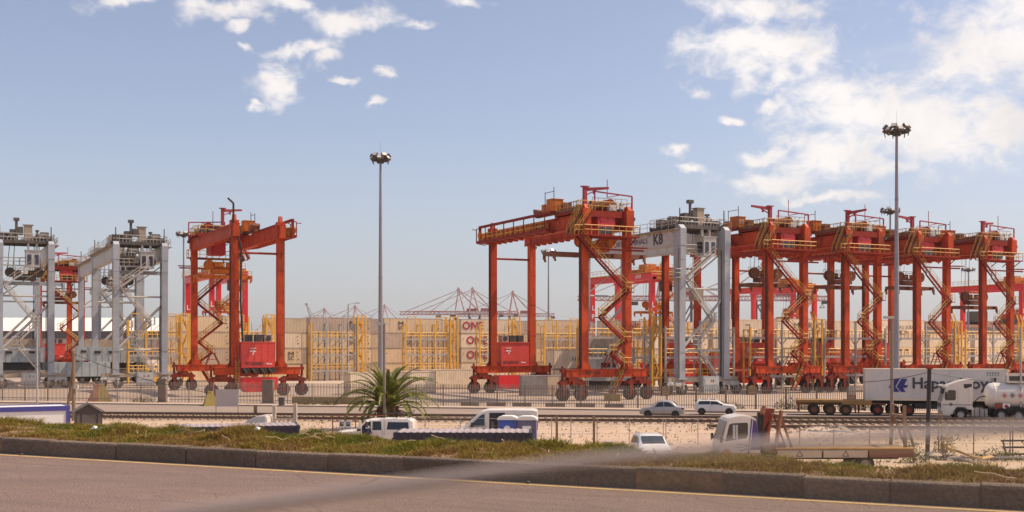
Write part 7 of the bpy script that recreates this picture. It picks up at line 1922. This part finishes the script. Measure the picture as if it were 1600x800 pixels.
# ------------------------------------------------------------------ person at the pickup door
def person(label, loc, rz):
    t = thing('person', label, 'person', loc, rz)
    J = {}; E = []
    vs = []; rad = []; ed = []
    def v(p, r): vs.append(p); rad.append(r); return len(vs) - 1
    pel = v((0, 0, .95), .15); wst = v((0, 0, 1.12), .14); ch = v((0, .01, 1.34), .155); nk = v((0, 0, 1.50), .06)
    ed += [(pel, wst), (wst, ch), (ch, nk)]
    for s in (-1, 1):
        hp = v((s * .10, 0, .88), .10); kn = v((s * .11, -.03, .50), .068); an = v((s * .12, .02, .09), .05); ft = v((s * .13, -.14, .04), .045)
        ed += [(pel, hp), (hp, kn), (kn, an), (an, ft)]
        sh = v((s * .19, 0, 1.43), .065); el = v((s * .26, .02 - .02 * s, 1.16), .05); wr = v((s * .22, -.20, 1.02), .034)
        ed += [(ch, sh), (sh, el), (el, wr)]
    me = bpy.data.meshes.new('body'); me.from_pydata(vs, ed, []); o = put('body', me, t)
    sk = o.modifiers.new('skin', 'SKIN'); ss_ = o.modifiers.new('sub', 'SUBSURF'); ss_.levels = ss_.render_levels = 2
    for i, r in enumerate(rad): me.skin_vertices[0].data[i].radius = (r, r * .85)
    me.skin_vertices[0].data[0].use_root = True
    bake(o); o.data.materials.clear(); o.data.materials.append(mat('navy_overalls', (.018, .022, .06), .85)); o.data.polygons.foreach_set('use_smooth', [True] * len(o.data.polygons)); o.data.name = 'body'
    M_skin = mat('skin', (.16, .08, .05), .6, var=.05)
    b = MB(); b.lathe((0, -.01, 1.66), [(0, -.14), (.05, -.13), (.075, -.06), (.085, .02), (.075, .09), (.04, .125), (0, .13)], 'Z', 14); b.box((0, -.10, 1.65), (.03, .04, .05)); b.tube((0, 0, 1.47), (0, 0, 1.56), .055)
    for s in (-1, 1): b.box((s * .085, 0, 1.66), (.02, .04, .06))
    hd = b.build('head', M_skin, t, True)
    b = MB()
    for s in (-1, 1): b.box((s * .032, -.092, 1.68), (.022, .012, .012))
    b.box((0, -.085, 1.595), (.045, .012, .01)); b.build('face_detail', M_blk, hd)
    b = MB(); b.lathe((0, -.01, 1.70), [(.12, 0), (.115, .03), (.10, .09), (.05, .13), (0, .135)], 'Z', 14); b.lathe((0, -.03, 1.70), [(.14, 0), (.14, .012), (.10, .02)], 'Z', 14); b.build('hard_hat', M_white, hd)
    for s in (-1, 1):
        b = MB(); w0 = V(s * .22, -.20, 1.02); b.box(w0 + V(0, -.045, -.01), (.07, .09, .03))
        for k in range(4): 
            f0 = w0 + V((k - 1.5) * .019, -.09, -.01); l = (.07, .08, .076, .06)[k]; b.tube(f0, f0 + V(0, -l * .6, -.012), .009, .008, 5); b.tube(f0 + V(0, -l * .6, -.012), f0 + V(0, -l * .8, -.012 - l * .4), .008, .007, 5)
        b.tube(w0 + V(-s * .03, -.03, 0), w0 + V(-s * .05, -.08, -.02), .010, .008, 5); b.build('hand', M_skin, t, True)
    for s in (-1, 1): MB().box((s * .13, -.06, .04), (.10, .28, .09)).build('boot', M_blk, t)
    b = MB(); b.box((0, -.135, 1.32), (.30, .02, .05)); b.box((0, .15, 1.32), (.30, .02, .05)); b.build('reflective_band', M_galv, t)
    MB().box((.06, -.145, 1.40), (.07, .015, .05)).build('badge', M_white_ink, t)
person('person in navy overalls and a white hard hat standing at the open pickup door', at(573, 71.2), R(35))
# ------------------------------------------------------------------ the lowered side window the picture was taken over
M_pane = bpy.data.materials.new('window_glass'); M_pane.use_nodes = True
b_ = M_pane.node_tree.nodes['Principled BSDF']
b_.inputs['Base Color'].default_value = (0.90, 0.92, 0.89, 1); b_.inputs['Roughness'].default_value = 0.0
b_.inputs['Transmission Weight'].default_value = 1.0; b_.inputs['IOR'].default_value = 1.45
M_edge = mat('ground_glass_edge', (0.36, 0.30, 0.27), 0.5, var=.05)
cw = thing('car_window', 'lowered car window pane across the lower right, its top edge out of focus', 'car window', (0.35, .8, EYE - .2), 0)
ED = [(250, 812), (370, 800), (500, 782), (625, 764), (750, 747), (875, 732), (1000, 719), (1100, 709), (1200, 701), (1300, 694), (1400, 688), (1500, 682), (1600, 676), (1750, 668)]
PT = [V((x - 800) / 1800 * .8 - .35, 0, (540 - y) / 1800 * .8 + .2) for x, y in ED]
b = MB(); n = len(PT); th = .0022
vs = [p + V(0, s * th, 0) for s in (-1, 1) for p in PT] + [V(p.x, s * th, -.22) for s in (-1, 1) for p in PT]
fs = []
for i in range(n - 1):
    fs += [(i, i + 1, 2 * n + i + 1, 2 * n + i), (n + i + 1, n + i, 3 * n + i, 3 * n + i + 1), (i + 1, i, n + i, n + i + 1), (2 * n + i, 2 * n + i + 1, 3 * n + i + 1, 3 * n + i)]
fs += [(0, 2 * n, 3 * n, n), (n - 1, 2 * n - 1, 4 * n - 1, 3 * n - 1)]
b.add(vs, fs); b.build('pane', M_pane, cw)
b = MB()
for p, q in zip(PT, PT[1:]): b.tube(p + V(0, 0, .0038), q + V(0, 0, .0038), .0037, n=8)
b.build('ground_edge', M_edge, cw)
# ------------------------------------------------------------------ sea air
hm = bpy.data.materials.new('haze'); hm.use_nodes = True; t = hm.node_tree
for n_ in list(t.nodes): t.nodes.remove(n_)
o_ = t.nodes.new('ShaderNodeOutputMaterial'); v_ = t.nodes.new('ShaderNodeVolumePrincipled')
v_.inputs['Color'].default_value = (0.95, 0.90, 0.88, 1); v_.inputs['Density'].default_value = 0.00008; v_.inputs['Anisotropy'].default_value = 0.3
t.links.new(v_.outputs[0], o_.inputs['Volume'])
hb = MB(); hb.b2((-2600, -60, -1.0), (2600, 2800, 95)); ho = hb.build('haze', hm); stuff(ho); tag(ho, 'thin warm sea haze lying over the whole container yard', 'haze')
